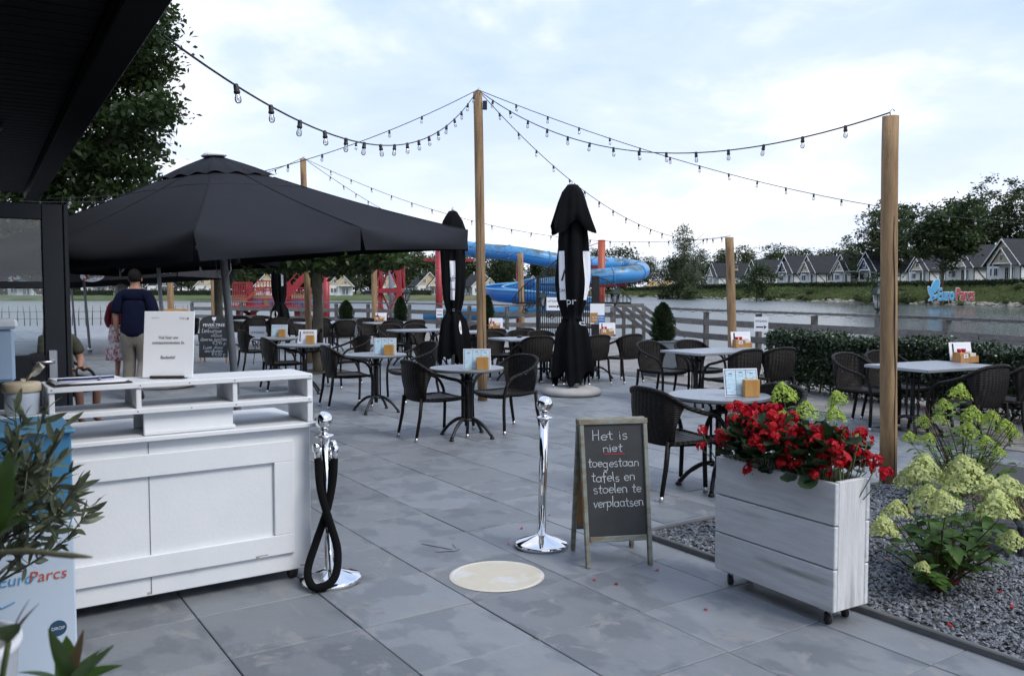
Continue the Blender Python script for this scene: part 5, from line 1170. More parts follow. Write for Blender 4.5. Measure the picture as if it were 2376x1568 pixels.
# ------------------------------------------------------------------ foliage helpers
def leaf_cloud(name, blobs, n, size, seed, clump=.0, nclump=0, flatq=.5, droop=0.0):
    r = np.random.default_rng(seed); bl = np.array(blobs, float); vol = (bl[:, 3] * bl[:, 4] * bl[:, 5]) ** (2 / 3); pr = vol / vol.sum()
    def pick(k, lo):
        i = r.choice(len(bl), k, p=pr); d = r.normal(size=(k, 3)); d /= np.linalg.norm(d, axis=1)[:, None]; rad = r.uniform(lo, 1, k) ** .6
        return bl[i, :3] + d * rad[:, None] * bl[i, 3:6]
    if nclump:
        cc = pick(nclump, .25); c = cc[r.integers(0, nclump, n)] + r.normal(size=(n, 3)) * clump * np.array([1, 1, .6])
    else: c = pick(n, .3)
    a = r.normal(size=(n, 3)); a[:, 2] *= flatq; a /= np.linalg.norm(a, axis=1)[:, None]
    up = r.normal(size=(n, 3)) * .7 + np.array([0, 0, 1]); bx_ = np.cross(up, a); bx_ /= np.linalg.norm(bx_, axis=1)[:, None]
    s = size * r.uniform(.6, 1.35, n)[:, None]
    q = np.stack([c - a * s, c + bx_ * s * .52 + a * s * .1, c + a * s - np.array([0, 0, 1]) * s * droop, c - bx_ * s * .52 + a * s * .1], 1)
    return quads_mesh(name, q.reshape(-1, 3), 4)
M_OAKL = leafmat('oak_leaf', (.020, .040, .010), (.038, .066, .016), .7, .5, .30, .05)
M_TREEA = leafmat('tree_leaf_a', (.022, .040, .012), (.042, .066, .020), .25, .6, .25, .22)
M_TREEB = leafmat('tree_leaf_b', (.035, .055, .018), (.062, .085, .030), .3, .6, .25, .22)
M_BIRCH = leafmat('birch_leaf', (.085, .105, .060), (.13, .15, .095), .3, .6, .3, .1)
M_PLANE = leafmat('plane_leaf', (.024, .050, .010), (.050, .085, .020), 1.2, .45, .3, .05)
M_BARK = mat('bark', (.085, .070, .055), .9, 0, (.05, .042, .034), 4, 6, (3, 3, .6), .5, 12)
M_BARKP = mat('plane_bark', (.16, .145, .105), .85, 0, (.085, .075, .055), 6, 6, (1, 1, .6), .3, 14, col3=(.20, .18, .09), s3=2, p3=(.52, .66))
def trunk_mesh(h, r, limbs, seed, spread=.4):
    rg = random.Random(seed); b = MB(); b.tube(crom([(0, 0, -.3), (rg.uniform(-.1, .1) * r * 3, 0, h * .4), (rg.uniform(-.5, .5) * r, rg.uniform(-.5, .5) * r, h)], 4), [r * (1.2 - .65 * i / 8) for i in range(9)], 8)
    for i in range(limbs):
        a = rg.uniform(0, 6.28); z = h * rg.uniform(.35, .95); L_ = h * spread * rg.uniform(.6, 1.2); b.tube(crom([(0, 0, z), (math.cos(a) * L_ * .5, math.sin(a) * L_ * .5, z + L_ * .35), (math.cos(a) * L_, math.sin(a) * L_, z + L_ * .8)], 3), [r * .45 * (1 - .8 * k / 6) for k in range(7)], 5)
    return b.mesh('trunk')
def blob_tree(h, w, seed, base=.25, n=10):
    rg = random.Random(seed); o = []
    for i in range(n):
        f = i / (n - 1); z = h * (base + (1 - base) * .92 * f); rr = w * (.35 + .65 * math.sin(math.pi * (.18 + .72 * f))) * .62; a = rg.uniform(0, 6.28); d = w * .5 * rg.uniform(.1, .75) * math.sin(math.pi * (.2 + .7 * f))
        o.append((math.cos(a) * d, math.sin(a) * d, z, rr * rg.uniform(.6, 1), rr * rg.uniform(.6, 1), rr * rg.uniform(.5, .8)))
    return o
def make_tree(name, label, h, w, n, leaf, seed, m, loc, nclump=120, group=None, base=.25, limbs=6, tr=.02, bark=None, rz=0, clump=.07):
    t = thing(name, label, 'tree', loc, rz, group)
    obj('trunk', trunk_mesh(h * .75, h * tr, limbs, seed), bark or M_BARK, t)
    obj('crown', leaf_cloud('crown', blob_tree(h, w, seed, base), n, leaf, seed, h * clump, nclump), m, t); return t
# far rows: prototypes 12 m tall, then copies
PROT = []
for i, (w_, m, n) in enumerate(((8, M_TREEA, 3600), (7, M_TREEB, 3400), (9, M_TREEA, 3800), (6.5, M_TREEB, 3000), (5, M_TREEA, 2600))):
    PROT.append((w_, m, n, 40 + i))
protos = [None] * 5
def far_tree(k, loc, s, label, group, rz):
    w_, m, n, sd = PROT[k]
    if protos[k] is None:
        protos[k] = make_tree('far_tree', label, 12, w_, n, .34, sd, m, loc, 110, group, .12, 5, .018); t = protos[k]; t.rotation_euler = (0, 0, rz); t.scale = s; return t
    return copy_tree(protos[k], loc, rz, label, group, s)
rg = random.Random(21)
for px in list(range(-60, 1330, 38)):
    far_tree(rg.randrange(5), land(px + rg.uniform(-12, 12), shore_d(px) + rg.uniform(48, 62)), (1.15, 1.15, rg.uniform(.92, 1.22)), 'dark broadleaf tree in the wood behind the small houses across the lake', 'wood behind the left houses', rg.uniform(0, 6))
for px in list(range(-60, 1400, 46)):
    far_tree(rg.randrange(5), land(px + rg.uniform(-20, 20), shore_d(px) + rg.uniform(75, 105)), (1.3, 1.3, rg.uniform(1.1, 1.4)), 'dark broadleaf tree in the wood behind the small houses across the lake', 'wood behind the left houses', rg.uniform(0, 6))
for px in list(range(1390, 2080, 30)):
    far_tree(rg.randrange(5), land(px + rg.uniform(-10, 10), max(shore_d(px) + 90, 300) + rg.uniform(-10, 25)), (1.25, 1.25, rg.uniform(.95, 1.2)), 'tree in the long wood behind the row of houses on the right bank', 'wood behind the right houses', rg.uniform(0, 6))
for px, Y, h, lab in ((1395, 400, 1.35, 'rounded dark tree above the end of the blue slide'), (1450, 390, 1.3, 'rounded tree right of the blue slide bend')):
    far_tree(0, land(px, Y), (2.2, 2.0, h * 1.25), lab, 'trees above the slide', 1.0)
make_tree('birch_tree', 'tall pale birch rising above the houses left of the water-fence pole', 23, 9, 5200, .34, 71, M_BIRCH, land(1586, 262), 150, None, .2, 8, .012, None, 0, .035)
make_tree('willow_tree', 'dark drooping tree in front of the leftmost right-bank house', 13, 10, 5000, .34, 73, M_TREEA, land(1572, 250), 110, None, .05, 6, .016)
make_tree('small_tree', 'small dark tree before the navy house right of the fence pole', 9.5, 6.5, 3000, .30, 74, M_TREEA, land(1755, 208), 70, None, .25)
for px, Y, h, w_, sd, lab in ((2063, 205, 17.5, 17, 81, 'big broadleaf tree directly behind the thick right pole'), (2185, 152, 17.0, 11.5, 82, 'big broadleaf tree with visible trunk right of the thick pole'), (2335, 205, 20.0, 25, 83, 'largest dark tree at the right picture edge'), (2470, 195, 19, 22, 84, 'dark tree mostly outside the right edge'), (2255, 215, 17, 16, 85, 'dark tree filling the gap between the big right trees')):
    make_tree('large_tree', lab, h, w_, 24000 if sd in (83, 84) else 15000, .36, sd, M_TREEA if sd != 81 else M_TREEB, land(px, Y), 240, 'big trees on the right bank', .60 if sd == 82 else .2, 10, .016, None, 0, .045)
for px, Y, h in ((2040, 152, 6), (1600, 235, 5)):
    make_tree('shrub_tree', 'low bushy tree among the right-bank gardens, %s' % ('by the thick pole' if px > 2000 else 'under the birch'), h, 4.5, 1500, .26, int(px), M_TREEB, land(px, Y), 50, None, .1)
for px, Y, h, w_, lab in ((985, 232, 6, 6, 'light green bush tree beside the lantern-topped conifer'), (1028, 236, 7, 7, 'bushy green tree left of the thick red column'), (800, 240, 11, 10, 'round dark tree between two small houses'), (472, 240, 8, 7, 'round light green tree left of the tan gable'), (560, 242, 8, 5, 'slim tree behind the red platform'), (20, 238, 8, 8, 'rounded tree seen through the door glass')):
    make_tree('garden_tree', lab, h, w_, 2600, .30, int(px) + 7, M_TREEB, land(px, Y), 70, None, .08)

# ------------------------------------------------------------------ hedges and bushes on the far bank
M_HEDGEF = leafmat('far_hedge', (.018, .036, .010), (.034, .058, .016), .5, .6, .2, .1)
def hedge_far(px0, px1, off, h, label, th=1.2):
    a, c = land(px0, shore_d(px0) + off), land(px1, shore_d(px1) + off); n = max(6, int((c - a).length / 1.0)); bl = [(*(a.lerp(c, i / (n - 1)) - a + Vector((0, 0, h * .5))), 1.0, th * .5, h * .5) for i in range(n)]
    t = thing('garden_hedge', label, 'hedge', a); obj('foliage', leaf_cloud('foliage', bl, int(n * 90), .2, int(px0) + 9), M_HEDGEF, t)
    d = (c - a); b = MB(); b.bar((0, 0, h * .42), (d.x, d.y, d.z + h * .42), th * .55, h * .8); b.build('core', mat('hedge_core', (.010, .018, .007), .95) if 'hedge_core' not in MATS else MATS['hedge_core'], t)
segs = [(1450, 1600, 19), (1610, 1760, 18), (1770, 1900, 17.5), (1905, 2020, 17), (2030, 2140, 16.5), (2150, 2262, 16), (2268, 2420, 16)]
for i, (a, c, o_) in enumerate(segs):
    hedge_far(a, c, o_, 1.25, 'clipped dark hedge on the right bank, %s of seven from the left' % ('first', 'second', 'third', 'fourth', 'fifth', 'sixth', 'seventh')[i])
for i, (a, c) in enumerate(((150, 262), (270, 340), (345, 560), (900, 1000))):
    hedge_far(a, c, 11, 1.6, 'dark garden hedge on the left bank, %s from the left' % ('first', 'second', 'third', 'fourth')[i])
M_REED = leafmat('bank_bush', (.070, .098, .030), (.108, .135, .048), .4, .6, .3, .2)
rg = random.Random(31); BUSH = obj_b = None
for i in range(46):
    px = rg.uniform(1480, 2500); d = shore_d(px) + rg.choice((-.3, .3, 1.0, 4, 8, 12)) ; s = rg.uniform(.5, 1.25) * (1.0 if d < shore_d(px) + 2 else .7)
    lab = 'low green bush on the grassy right bank'
    if BUSH is None:
        BUSH = thing('bank_bush', lab, 'bush', land(px, d), 0, 'bushes on the right bank'); obj('foliage', leaf_cloud('foliage', [(0, 0, .7, 1.6, 1.3, .9), (.9, .2, .5, 1, .9, .7), (-1, 0, .5, 1, .9, .6)], 700, .22, 5), M_REED, BUSH); BUSH.scale = (s, s, s)
    else: copy_tree(BUSH, land(px, d), rg.uniform(0, 6), lab, 'bushes on the right bank', s)
# rough grass on the bank
r = np.random.default_rng(8); n = 9000; px = r.uniform(1400, 2450, n); q = []
for x in px:
    Y = shore_d(x) + r.uniform(1, bank_run(x)); p = land(x, Y); h = r.uniform(.15, .55); a = r.uniform(0, 3.14); dx, dy = math.cos(a) * h * .9, math.sin(a) * h * .5
    q += [(p.x - dx, p.y - dy, p.z - .05), (p.x + dx, p.y + dy, p.z - .05), (p.x + dx * .6, p.y + dy * .6, p.z + h), (p.x - dx * .6, p.y - dy * .6, p.z + h * .8)]
stuff(obj('bank_grass_tufts', quads_mesh('bank_grass_tufts', np.array(q), 4), M_REED))

# ------------------------------------------------------------------ houses
M_ROOF = mat('roof_tiles', (.017, .0185, .023), .7, 0, (.024, .026, .031), 1.5, 4, spec=.25)
def _roofbump():
    t = M_ROOF.node_tree; b = t.nodes['Principled BSDF']; w_ = t.nodes.new('ShaderNodeTexWave'); w_.bands_direction = 'Z'; w_.inputs['Scale'].default_value = .62; tcn = t.nodes.new('ShaderNodeTexCoord'); t.links.new(tcn.outputs['Object'], w_.inputs[0])
    bp = t.nodes.new('ShaderNodeBump'); bp.inputs['Strength'].default_value = .6; bp.inputs['Distance'].default_value = .1; t.links.new(w_.outputs['Fac'], bp.inputs['Height']); t.links.new(bp.outputs[0], b.inputs['Normal'])
_roofbump()
M_HWALL = mat('render_white', (.72, .73, .74), .8, 0, (.66, .67, .68), .8); M_TAN = mat('tan_cladding', (.58, .47, .29), .8, 0, (.52, .42, .26), 1); M_NAVYC = mat('navy_cladding', (.018, .045, .105), .7); M_TEAL = mat('dark_teal_cladding', (.018, .03, .036), .7); M_REDC2 = mat('oxblood_cladding', (.11, .022, .018), .7)
M_TRIM = mat('white_trim', (.72, .73, .74), .6); M_PANE = mat('window_pane', (.02, .025, .03), .08, spec=.8); M_BEAM = mat('dark_beam', (.05, .042, .036), .8)
def add_window(t, x, y, z, w_, h_, face=(0, -1), nm='window'):
    M = Matrix.Translation((x, y, z)) @ Matrix.Rotation(math.atan2(face[0], -face[1]), 4, 'Z')
    b = MB(); b.box((0, -.03, 0), (w_, .08, h_), None, 0, M); f = b.build(nm, M_TRIM, t)
    n = 1 if w_ < 1.3 else 2
    for i in range(n):
        for s in (-1, 1):
            pw = w_ / n; cx = -w_ / 2 + pw * (i + .5) + s * (pw * .21); b = MB(); b.box((cx, -.075, 0), (pw * .34, .02, h_ - .22), None, 0, M); b.build('pane', M_PANE, f)
def house(loc, rz, label, clad=M_TAN, W_=7.0, L_=9.5, hw=2.7, hr=6.3, small=1, scale=1.0, porch=True, dormer=False, awning=False):
    t = thing('house', label, 'house', loc, rz); t.scale = (scale,) * 3; sl = (hr - hw) / (W_ / 2)
    b = MB(); b.box((0, L_ / 2, hw / 2 - .5), (W_ - .3, L_ - .3, hw + 1)); b.build('wall', M_HWALL, t)
    b = MB(); b.add([(-W_ / 2 + .15, .13, hw), (W_ / 2 - .15, .13, hw), (0, .13, hr - .16)], [(0, 1, 2)]); b.build('gable_cladding', clad, t)
    for s in (-1, 1):
        b = MB(); o_ = .35; b.add([(s * (W_ / 2 + o_), -.3, hw - sl * o_), (s * (W_ / 2 + o_), L_ + .3, hw - sl * o_), (0, L_ + .3, hr), (0, -.3, hr)] + [(s * (W_ / 2 + o_), -.3, hw - sl * o_ - .16), (s * (W_ / 2 + o_), L_ + .3, hw - sl * o_ - .16), (0, L_ + .3, hr - .16), (0, -.3, hr - .16)], [(0, 1, 2, 3), (4, 7, 6, 5), (0, 3, 7, 4), (0, 4, 5, 1), (1, 5, 6, 2)]); b.build('roof_slope', M_ROOF, t)
        b = MB(); b.bar((s * (W_ / 2 + .38), -.33, hw - sl * .38 - .08), (0, -.33, hr - .08), .06, .17); b.build('barge_board', M_TRIM, t)
    add_window(t, -1.35 if small else 0, .10, hw + 1.15, .9, 1.1); add_window(t, -1.75, .12, 1.35, 1.6, 1.3)
    if small:      # projecting lower gable on the right
        cx, w2, d2, h2 = 1.35, 3.9, 1.3, hw + (hr - hw) * .62; s2 = (h2 - hw) / (w2 / 2)
        b = MB(); b.add([(cx - w2 / 2 + .1, -d2, hw), (cx + w2 / 2 - .1, -d2, hw), (cx, -d2, h2 - .14)], [(0, 1, 2)]); g = b.build('bay_gable', clad, t)
        b = MB(); b.box((cx, -d2 + .02, hw - .12), (w2, .12, .24)); b.build('lintel', M_TRIM, t)
        if porch:
            for s in (-1, 1): b = MB(); b.box((cx + s * (w2 / 2 - .15), -d2 + .05, hw / 2 - .12), (.14, .14, hw - .2)); b.build('porch_post', M_TRIM, t)
        else:
            b = MB(); b.box((cx, -d2 / 2 + .06, hw / 2 - .6), (w2 - .3, d2, hw + .7)); b.build('bay_wall', M_HWALL, t); add_window(t, cx, -d2 + .05, 1.25, 1.9, 1.6)
        for s in (-1, 1):
            b = MB(); o_ = .3; zE = hw - s2 * o_; yb = 1.8
            b.add([(cx + s * (w2 / 2 + o_), -d2 - .25, zE), (cx + s * (w2 / 2 + o_), yb, zE), (cx, yb, h2), (cx, -d2 - .25, h2)] + [(cx + s * (w2 / 2 + o_), -d2 - .25, zE - .14), (cx + s * (w2 / 2 + o_), yb, zE - .14), (cx, yb, h2 - .14), (cx, -d2 - .25, h2 - .14)], [(0, 1, 2, 3), (4, 7, 6, 5), (0, 3, 7, 4), (0, 4, 5, 1)]); b.build('bay_roof_slope', M_ROOF, t)
            b = MB(); b.bar((cx + s * (w2 / 2 + .32), -d2 - .28, hw - s2 * .32 - .07), (cx, -d2 - .28, h2 - .07), .06, .15); b.build('barge_board', M_TRIM, t)
        add_window(t, cx, -d2 - .02, hw + .75, .8, 1.0); add_window(t, cx, .08, 1.15, 1.7, 1.9, nm='garden_door')
    for y in (L_ * .35, L_ * .72):
        for s in (-1, 1): add_window(t, s * (W_ / 2 - .10), y, 1.3, 1.7, 1.4, (s, 0))
    for s in (-1, 1):
        b = MB()
        for y in (.2, L_ * .25, L_ * .5, L_ * .85, L_ - .2): b.box((s * (W_ / 2 - .13), y, hw / 2), (.08, .16, hw))
        b.box((s * (W_ / 2 - .13), L_ / 2, hw - .22), (.07, L_ - .4, .14)); b.bar((s * (W_ / 2 - .13), .3, hw - .3), (s * (W_ / 2 - .13), L_ * .22, .4), .07, .14); stuff(b.build('timber_frame', M_BEAM, t))
    if dormer:
        for s in (1,):
            M = Matrix.Translation((s * W_ * .26, L_ * .5, hw + (hr - hw) * .46)); b = MB(); b.box((0, 0, .35), (1.6, 2.6, 1.2), None, 0, M); b.build('dormer', clad, t); b = MB(); b.box((.1, 0, 1.0), (2.2, 3.0, .14), (0, .25, 0), 0, M); b.build('dormer_roof', M_ROOF, t)
            add_window(t, s * W_ * .26 + .83, L_ * .5, hw + (hr - hw) * .46 + .4, 1.9, .8, (1, 0))
    else:
        b = MB(); b.box((W_ * .25, L_ * .62, hw + (hr - hw) * .5 + .06), (.7, .7, .05), (0, math.atan(sl), 0)); b.build('skylight', M_TRIM, t)
    b = MB(); b.tube([(-.5, L_ * .7, hr - .9), (-.5, L_ * .7, hr + .35)], .12, 6); b.build('vent_pipe', M_TRIM, t)
    if awning:
        b = MB(); b.box((-1.5, -1.4, 2.2), (3.4, 2.6, .06), (-.12, 0, 0)); b.build('awning', M_TRIM, t)
    return t
# left bank: gables face the lake
for px, dd, rz, lab, cl_, sc_, kw in (
    (222, 14, 12, 'tan-gabled house left, seen under the logo valance', M_TAN, 1.05, {}), (50, 14, 14, 'tan-gabled house seen through the glass door', M_TAN, .95, {'awning': True}), (372, 18, 14, 'dark teal gabled house right of the standing person', M_TEAL, .95, {}),
    (483, 18, 16, 'tan-gabled house above the tonic-water board', M_TAN, .95, {'porch': False}), (622, 20, 18, 'tan house behind the red platform railing', M_TAN, 1.0, {'porch': False}), (790, 15, 14, 'tan-gabled house right of the tree trunk', M_TAN, .98, {}), (903, 22, 16, 'tan house behind the red lattice tower', M_TAN, .86, {}),
    (997, 13, 20, 'tan-gabled house left of the thick red column', M_TAN, .98, {}), (1122, 18, 22, 'tan-gabled house with dormer behind the central pole', M_TAN, .98, {'dormer': True}), (1236, 34, 24, 'oxblood-gabled house behind the blue slide', M_REDC2, .95, {})):
    p = land(px, shore_d(px) + dd); house(p, R(rz), lab, cl_, scale=sc_, **kw)
# right bank: long roofs, gables to the left
for px, dd, lab, cl_, sc_, kw in (
    (1548, 30, 'leftmost tan house of the right-bank row, behind the drooping tree', M_TAN, 1.0, {}), (1652, 30, 'tan house with white dormer left of the water-fence pole', M_TAN, 1.0, {'dormer': True}), (1744, 30, 'dark teal gabled house right of the water-fence pole', M_TEAL, 1.0, {}), (1820, 30, 'second dark teal gabled house on the right bank', M_TEAL, 1.06, {}),
    (1872, 26, 'broad tan house with skylight on the right bank', M_TAN, 1.0, {}), (1950, 26, 'tan house left of the navy house', M_TAN, .98, {}), (2008, 24, 'navy-gabled house left of the thick right pole', M_NAVYC, 1.0, {'awning': True}), (2128, 26, 'tan house right of the thick pole, half hidden by the big tree', M_TAN, .88, {}),
    (2222, 24, 'broad tan house above the tulip sign', M_TAN, 1.02, {'awning': True}), (2322, 22, 'tan house cut by the right picture edge', M_TAN, 1.06, {})):
    p = land(px, shore_d(px) + dd); house(p, R(-79), lab, cl_, scale=sc_ * 1.17, L_=10.5, **kw)
# sandy tent-like roofs near the slide end
for px, lab in ((1515, 'sandy-coloured tent roof left of the right-bank houses'), (1548, 'smaller sandy tent roof beside the leftmost house')):
    p = land(px, shore_d(px) + 26); b = MB(); b.add([(-3.2, -2, 0), (3.2, -2, 0), (3.2, 2, 0), (-3.2, 2, 0), (-1.5, 0, 2.6), (1.5, 0, 2.6)], [(0, 1, 5, 4), (2, 3, 4, 5), (1, 2, 5), (3, 0, 4)]); tag(b.build('tent', mat('sand_canvas', (.42, .29, .15), .9) if 'sand_canvas' not in MATS else MATS['sand_canvas'], None, p), lab, 'tent')
p = land(955, 228); cr = thing('parked_car', 'dark car parked beside a small house across the lake', 'car', land(858, 232), 0)
b = MB(); b.box((0, 0, .6), (4.2, 1.7, .6), None, .2); b.build('body', M_IRON, cr); b = MB(); b.box((-.2, 0, 1.1), (2.2, 1.5, .5), None, .22); b.build('cabin', M_PANE, cr)
for x in (-1.3, 1.3): b = MB(); b.lathe([(.32, -.1), (.32, .1)], 14); b.build('wheel', M_RUBBER, cr, (x, -.85, .32), (R(90), 0, 0))

# ------------------------------------------------------------------ tulip letter sign on the bank
M_SBLUE = mat('sign_blue', (.10, .42, .70), .45); M_SRED = mat('sign_red', (.50, .075, .06), .45); M_SRIM = mat('sign_rim', (.70, .74, .78), .5)
sp0 = land(2215, 136); sp0.z = G(2215, 700, 0).z; D = 134.0; P0 = at(2180, 697, D)
sgn = thing('letter_sign', 'large tulip logo and letter sign on the right bank above the water', 'sign', Vector((P0.x, D, 0)), R(-14)); k = D / 2000
def sx(px): return (px - 2180) * k * 1.03
def sz(py): return EYE + (674 - py) * k
for body, px, m in (('Euro', 2193, M_SBLUE), ('Parcs', 2232, M_SRED)):
    hz = sz(684)
    me = text_mesh(body, 2.6, ext=.10, bold=.12, space=.95); obj('letter_rim', me, M_SRIM, sgn, (sx(px), .02, hz), (R(90), 0, 0), (.50, 1.0, 1))
    me = text_mesh(body, 2.6, ext=.16, bold=.04, space=.95); obj('lettering', me, m, sgn, (sx(px), -.04, hz), (R(90), 0, 0), (.50, 1.0, 1))
def petal(pts, m, nm, y=0.0, t_=.2):
    b = MB(); b.prism(pts, -t_ / 2, t_ / 2, Matrix.Translation((0, y, 0)) @ Matrix.Rotation(R(90), 4, 'X')); b.build(nm, m, sgn)
def lp(px, py, w_, h_, a): return [(sx(px) + x, sz(py) + z) for x, z in leafpoly(0, 0, w_, h_, a)]
petal(lp(2171, 663, .58, 1.2, -.28), M_SRIM, 'tulip_rim', .05); petal(lp(2171, 663, .47, 1.07, -.28), M_SBLUE, 'tulip_petal', -.08)
petal(lp(2162, 680, .34, 1.2, .35), M_SRIM, 'leaf_rim', .05); petal(lp(2162, 680, .26, 1.08, .35), M_SBLUE, 'leaf', -.08)
petal(lp(2169, 690, .3, 1.05, -1.0), M_SRIM, 'leaf_rim', .05); petal(lp(2169, 690, .22, .92, -1.0), M_SBLUE, 'leaf', -.08)
b = MB(); b.bar((sx(2166), 0, sz(672)), (sx(2163), 0, sz(699)), .14, .14); b.build('stem', M_SRIM, sgn)
for px in (2166, 2200, 2235): b = MB(); b.tube([(sx(px), .25, sz(688)), (sx(px), .25, -.8)], .06, 6); b.build('post', M_STEEL, sgn)

# ------------------------------------------------------------------ water slide
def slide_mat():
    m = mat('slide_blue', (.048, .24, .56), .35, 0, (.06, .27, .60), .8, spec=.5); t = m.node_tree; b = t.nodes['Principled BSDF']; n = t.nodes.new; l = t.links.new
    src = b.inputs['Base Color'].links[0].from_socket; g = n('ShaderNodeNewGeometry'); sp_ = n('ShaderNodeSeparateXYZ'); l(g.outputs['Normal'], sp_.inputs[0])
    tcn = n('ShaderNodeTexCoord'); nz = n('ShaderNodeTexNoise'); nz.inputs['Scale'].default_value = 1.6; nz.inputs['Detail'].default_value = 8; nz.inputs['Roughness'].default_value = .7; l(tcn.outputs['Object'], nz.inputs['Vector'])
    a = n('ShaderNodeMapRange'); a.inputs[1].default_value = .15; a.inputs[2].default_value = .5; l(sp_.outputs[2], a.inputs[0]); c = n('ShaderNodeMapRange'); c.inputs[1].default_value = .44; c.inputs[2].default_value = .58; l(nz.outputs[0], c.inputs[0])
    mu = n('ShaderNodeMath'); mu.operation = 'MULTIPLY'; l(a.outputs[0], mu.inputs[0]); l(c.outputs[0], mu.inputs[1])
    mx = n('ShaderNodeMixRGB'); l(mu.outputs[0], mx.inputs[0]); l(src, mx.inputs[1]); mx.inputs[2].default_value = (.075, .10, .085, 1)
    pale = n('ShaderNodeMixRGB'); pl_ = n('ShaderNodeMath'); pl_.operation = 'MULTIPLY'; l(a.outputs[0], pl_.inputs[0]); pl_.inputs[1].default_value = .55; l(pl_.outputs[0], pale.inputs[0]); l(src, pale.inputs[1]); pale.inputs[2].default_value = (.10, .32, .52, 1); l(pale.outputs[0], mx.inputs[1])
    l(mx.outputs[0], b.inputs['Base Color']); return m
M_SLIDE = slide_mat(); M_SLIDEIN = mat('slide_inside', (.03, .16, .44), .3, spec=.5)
SD_ = 46.0
wsl = thing('water_slide', 'blue winding tube slide with algae stains on red columns', 'water slide', (0, SD_, 0)); O_S = Vector((0, SD_, 0))
def S(px, py, Y): return at(px, py, Y) - O_S
up_path = [S(985, 560, 50), S(1030, 566, 50), S(1080, 576, 49), S(1130, 583, 48), S(1180, 587, 47.5), S(1240, 596, 47), S(1300, 606, 47.5), S(1360, 611, 49), S(1420, 614, 51), S(1462, 618, 51), S(1486, 624, 48.5), S(1488, 630, 46), S(1465, 636, 44.5), S(1420, 640, 44), S(1370, 645, 44), S(1320, 654, 44.5), S(1270, 663, 45.5), S(1230, 671, 46.5)]
pp = crom(up_path, 6)
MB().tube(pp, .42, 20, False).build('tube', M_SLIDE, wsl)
for i in range(6, len(pp) - 4, 9):
    d = (pp[i + 1] - pp[i - 1]).normalized(); b = MB(); b.tube([pp[i] - d * .04, pp[i] + d * .04], .455, 20); b.build('joint_ring', M_SLIDE, wsl)
for s in (-1, 1):
    b = MB(); b.tube([p + Vector((0, -.42 if s < 0 else .42, .02)) for p in pp], .035, 5); b.build('tube_flange', M_SLIDE, wsl)
# the open chute at the bottom
op = crom([S(1252, 668, 46), S(1210, 676, 46.5), S(1165, 682, 46), S(1142, 688, 44), S(1160, 695, 42), S(1220, 700, 41), S(1290, 706, 41), S(1370, 716, 41.5)], 6)
b = MB(); P = []
for i, p in enumerate(op):
    d = (op[min(i + 1, len(op) - 1)] - op[max(i - 1, 0)]); d.z = 0; d.normalize(); nn = Vector((-d.y, d.x, 0)); P.append([p + nn * (.55 * math.cos(R(a))) + Vector((0, 0, .38 + .45 * math.sin(R(a)))) for a in range(165, 376, 14)])
b.grid(P); b.grid([[q_ * 1.0 + Vector((0, 0, -.05)) for q_ in r_] for r_ in P]); b.build('open_chute', M_SLIDEIN, wsl)
for k_ in (0, -1): b = MB(); b.tube([r_[k_] for r_ in P], .06, 6); b.build('chute_rim', mat('rim_blue', (.10, .32, .55), .35) if 'rim_blue' not in MATS else MATS['rim_blue'], wsl)
op = crom([S(985, 748, 40), S(1060, 744, 40), S(1180, 738, 41), S(1300, 728, 41)], 5); b = MB(); P = []
for i, p in enumerate(op): P.append([p + Vector((0, .7 * math.cos(R(a)), .45 + .5 * math.sin(R(a)))) for a in range(170, 371, 20)])
b.grid(P); b.build('run_out', mat('runout_blue', (.06, .24, .48), .35), wsl)
def column(px, top, Y, r_, m=M_RED, z0=-1.6): p = at(px, top, Y) - O_S; b = MB(); b.tube([(p.x, p.y, z0), tuple(p)], r_, 16); b.build('column', m, wsl)
column(1018, 570, 47, .19); column(1396, 557, 46.5, .20, M_ORANGE); column(1203, 592, 48, .13, M_RED); column(756, 620, 47, .19)
for (x0, y0, Y0), (x1, y1, Y1) in (((985, 603, 48), (1100, 603, 48)), ((1330, 620, 47), (1400, 619, 47)), ((1360, 664, 45), (1455, 661, 45)), ((1240, 688, 46), (1400, 688, 46)), ((980, 578, 49), (1035, 578, 49))):
    b = MB(); b.bar(S(x0, y0, Y0), S(x1, y1, Y1), .12, .16); b.build('beam', M_RED, wsl)
for px, py, Y in ((1453, 655, 44.6), (1475, 649, 46)): b = MB(); b.bar(S(px, py - 12, Y), S(px, py + 6, Y), .16, .14); b.build('bracket', M_ORANGE, wsl)
for a, c in (((1315, 588, 46.5), (1394, 562, 46.5)), ((1345, 625, 46.5), (1392, 590, 46.5))): b = MB(); b.tube([S(*a), S(*c)], .02, 5); b.build('stay_rod', M_RED, wsl)
# lattice tower
lt = thing('lattice_tower', 'red steel lattice tower beside the slide', 'tower', (0, 44, 0)); O_T = Vector((0, 44, 0))
def Tt(px, py, Y): return at(px, py, Y) - O_T
def leg(px, Y, top=556, bot=765, w_=.22): p, q_ = Tt(px, top, Y), Tt(px, bot, Y); b = MB(); b.bar((p.x, p.y, -1.3), (p.x, p.y, p.z), w_, w_); b.build('leg', M_RED, lt); return p
l1, l2, l3, l4 = leg(867, 43), leg(925, 43), leg(882, 46), leg(934, 46)
def brace(a, za, c, zc, w_=.09): b = MB(); b.bar((a.x, a.y, za), (c.x, c.y, zc), w_, w_); b.build('brace', M_RED, lt)
for z0 in (-1.1, 1.62): 
    for a, c in ((l1, l2), (l2, l4), (l1, l3), (l3, l4)): brace(a, z0, c, z0 + 2.7); brace(c, z0, a, z0 + 2.7)
for a, c in ((l1, l2), (l2, l4), (l3, l4), (l1, l3)): brace(a, 1.55, c, 1.55, .24)
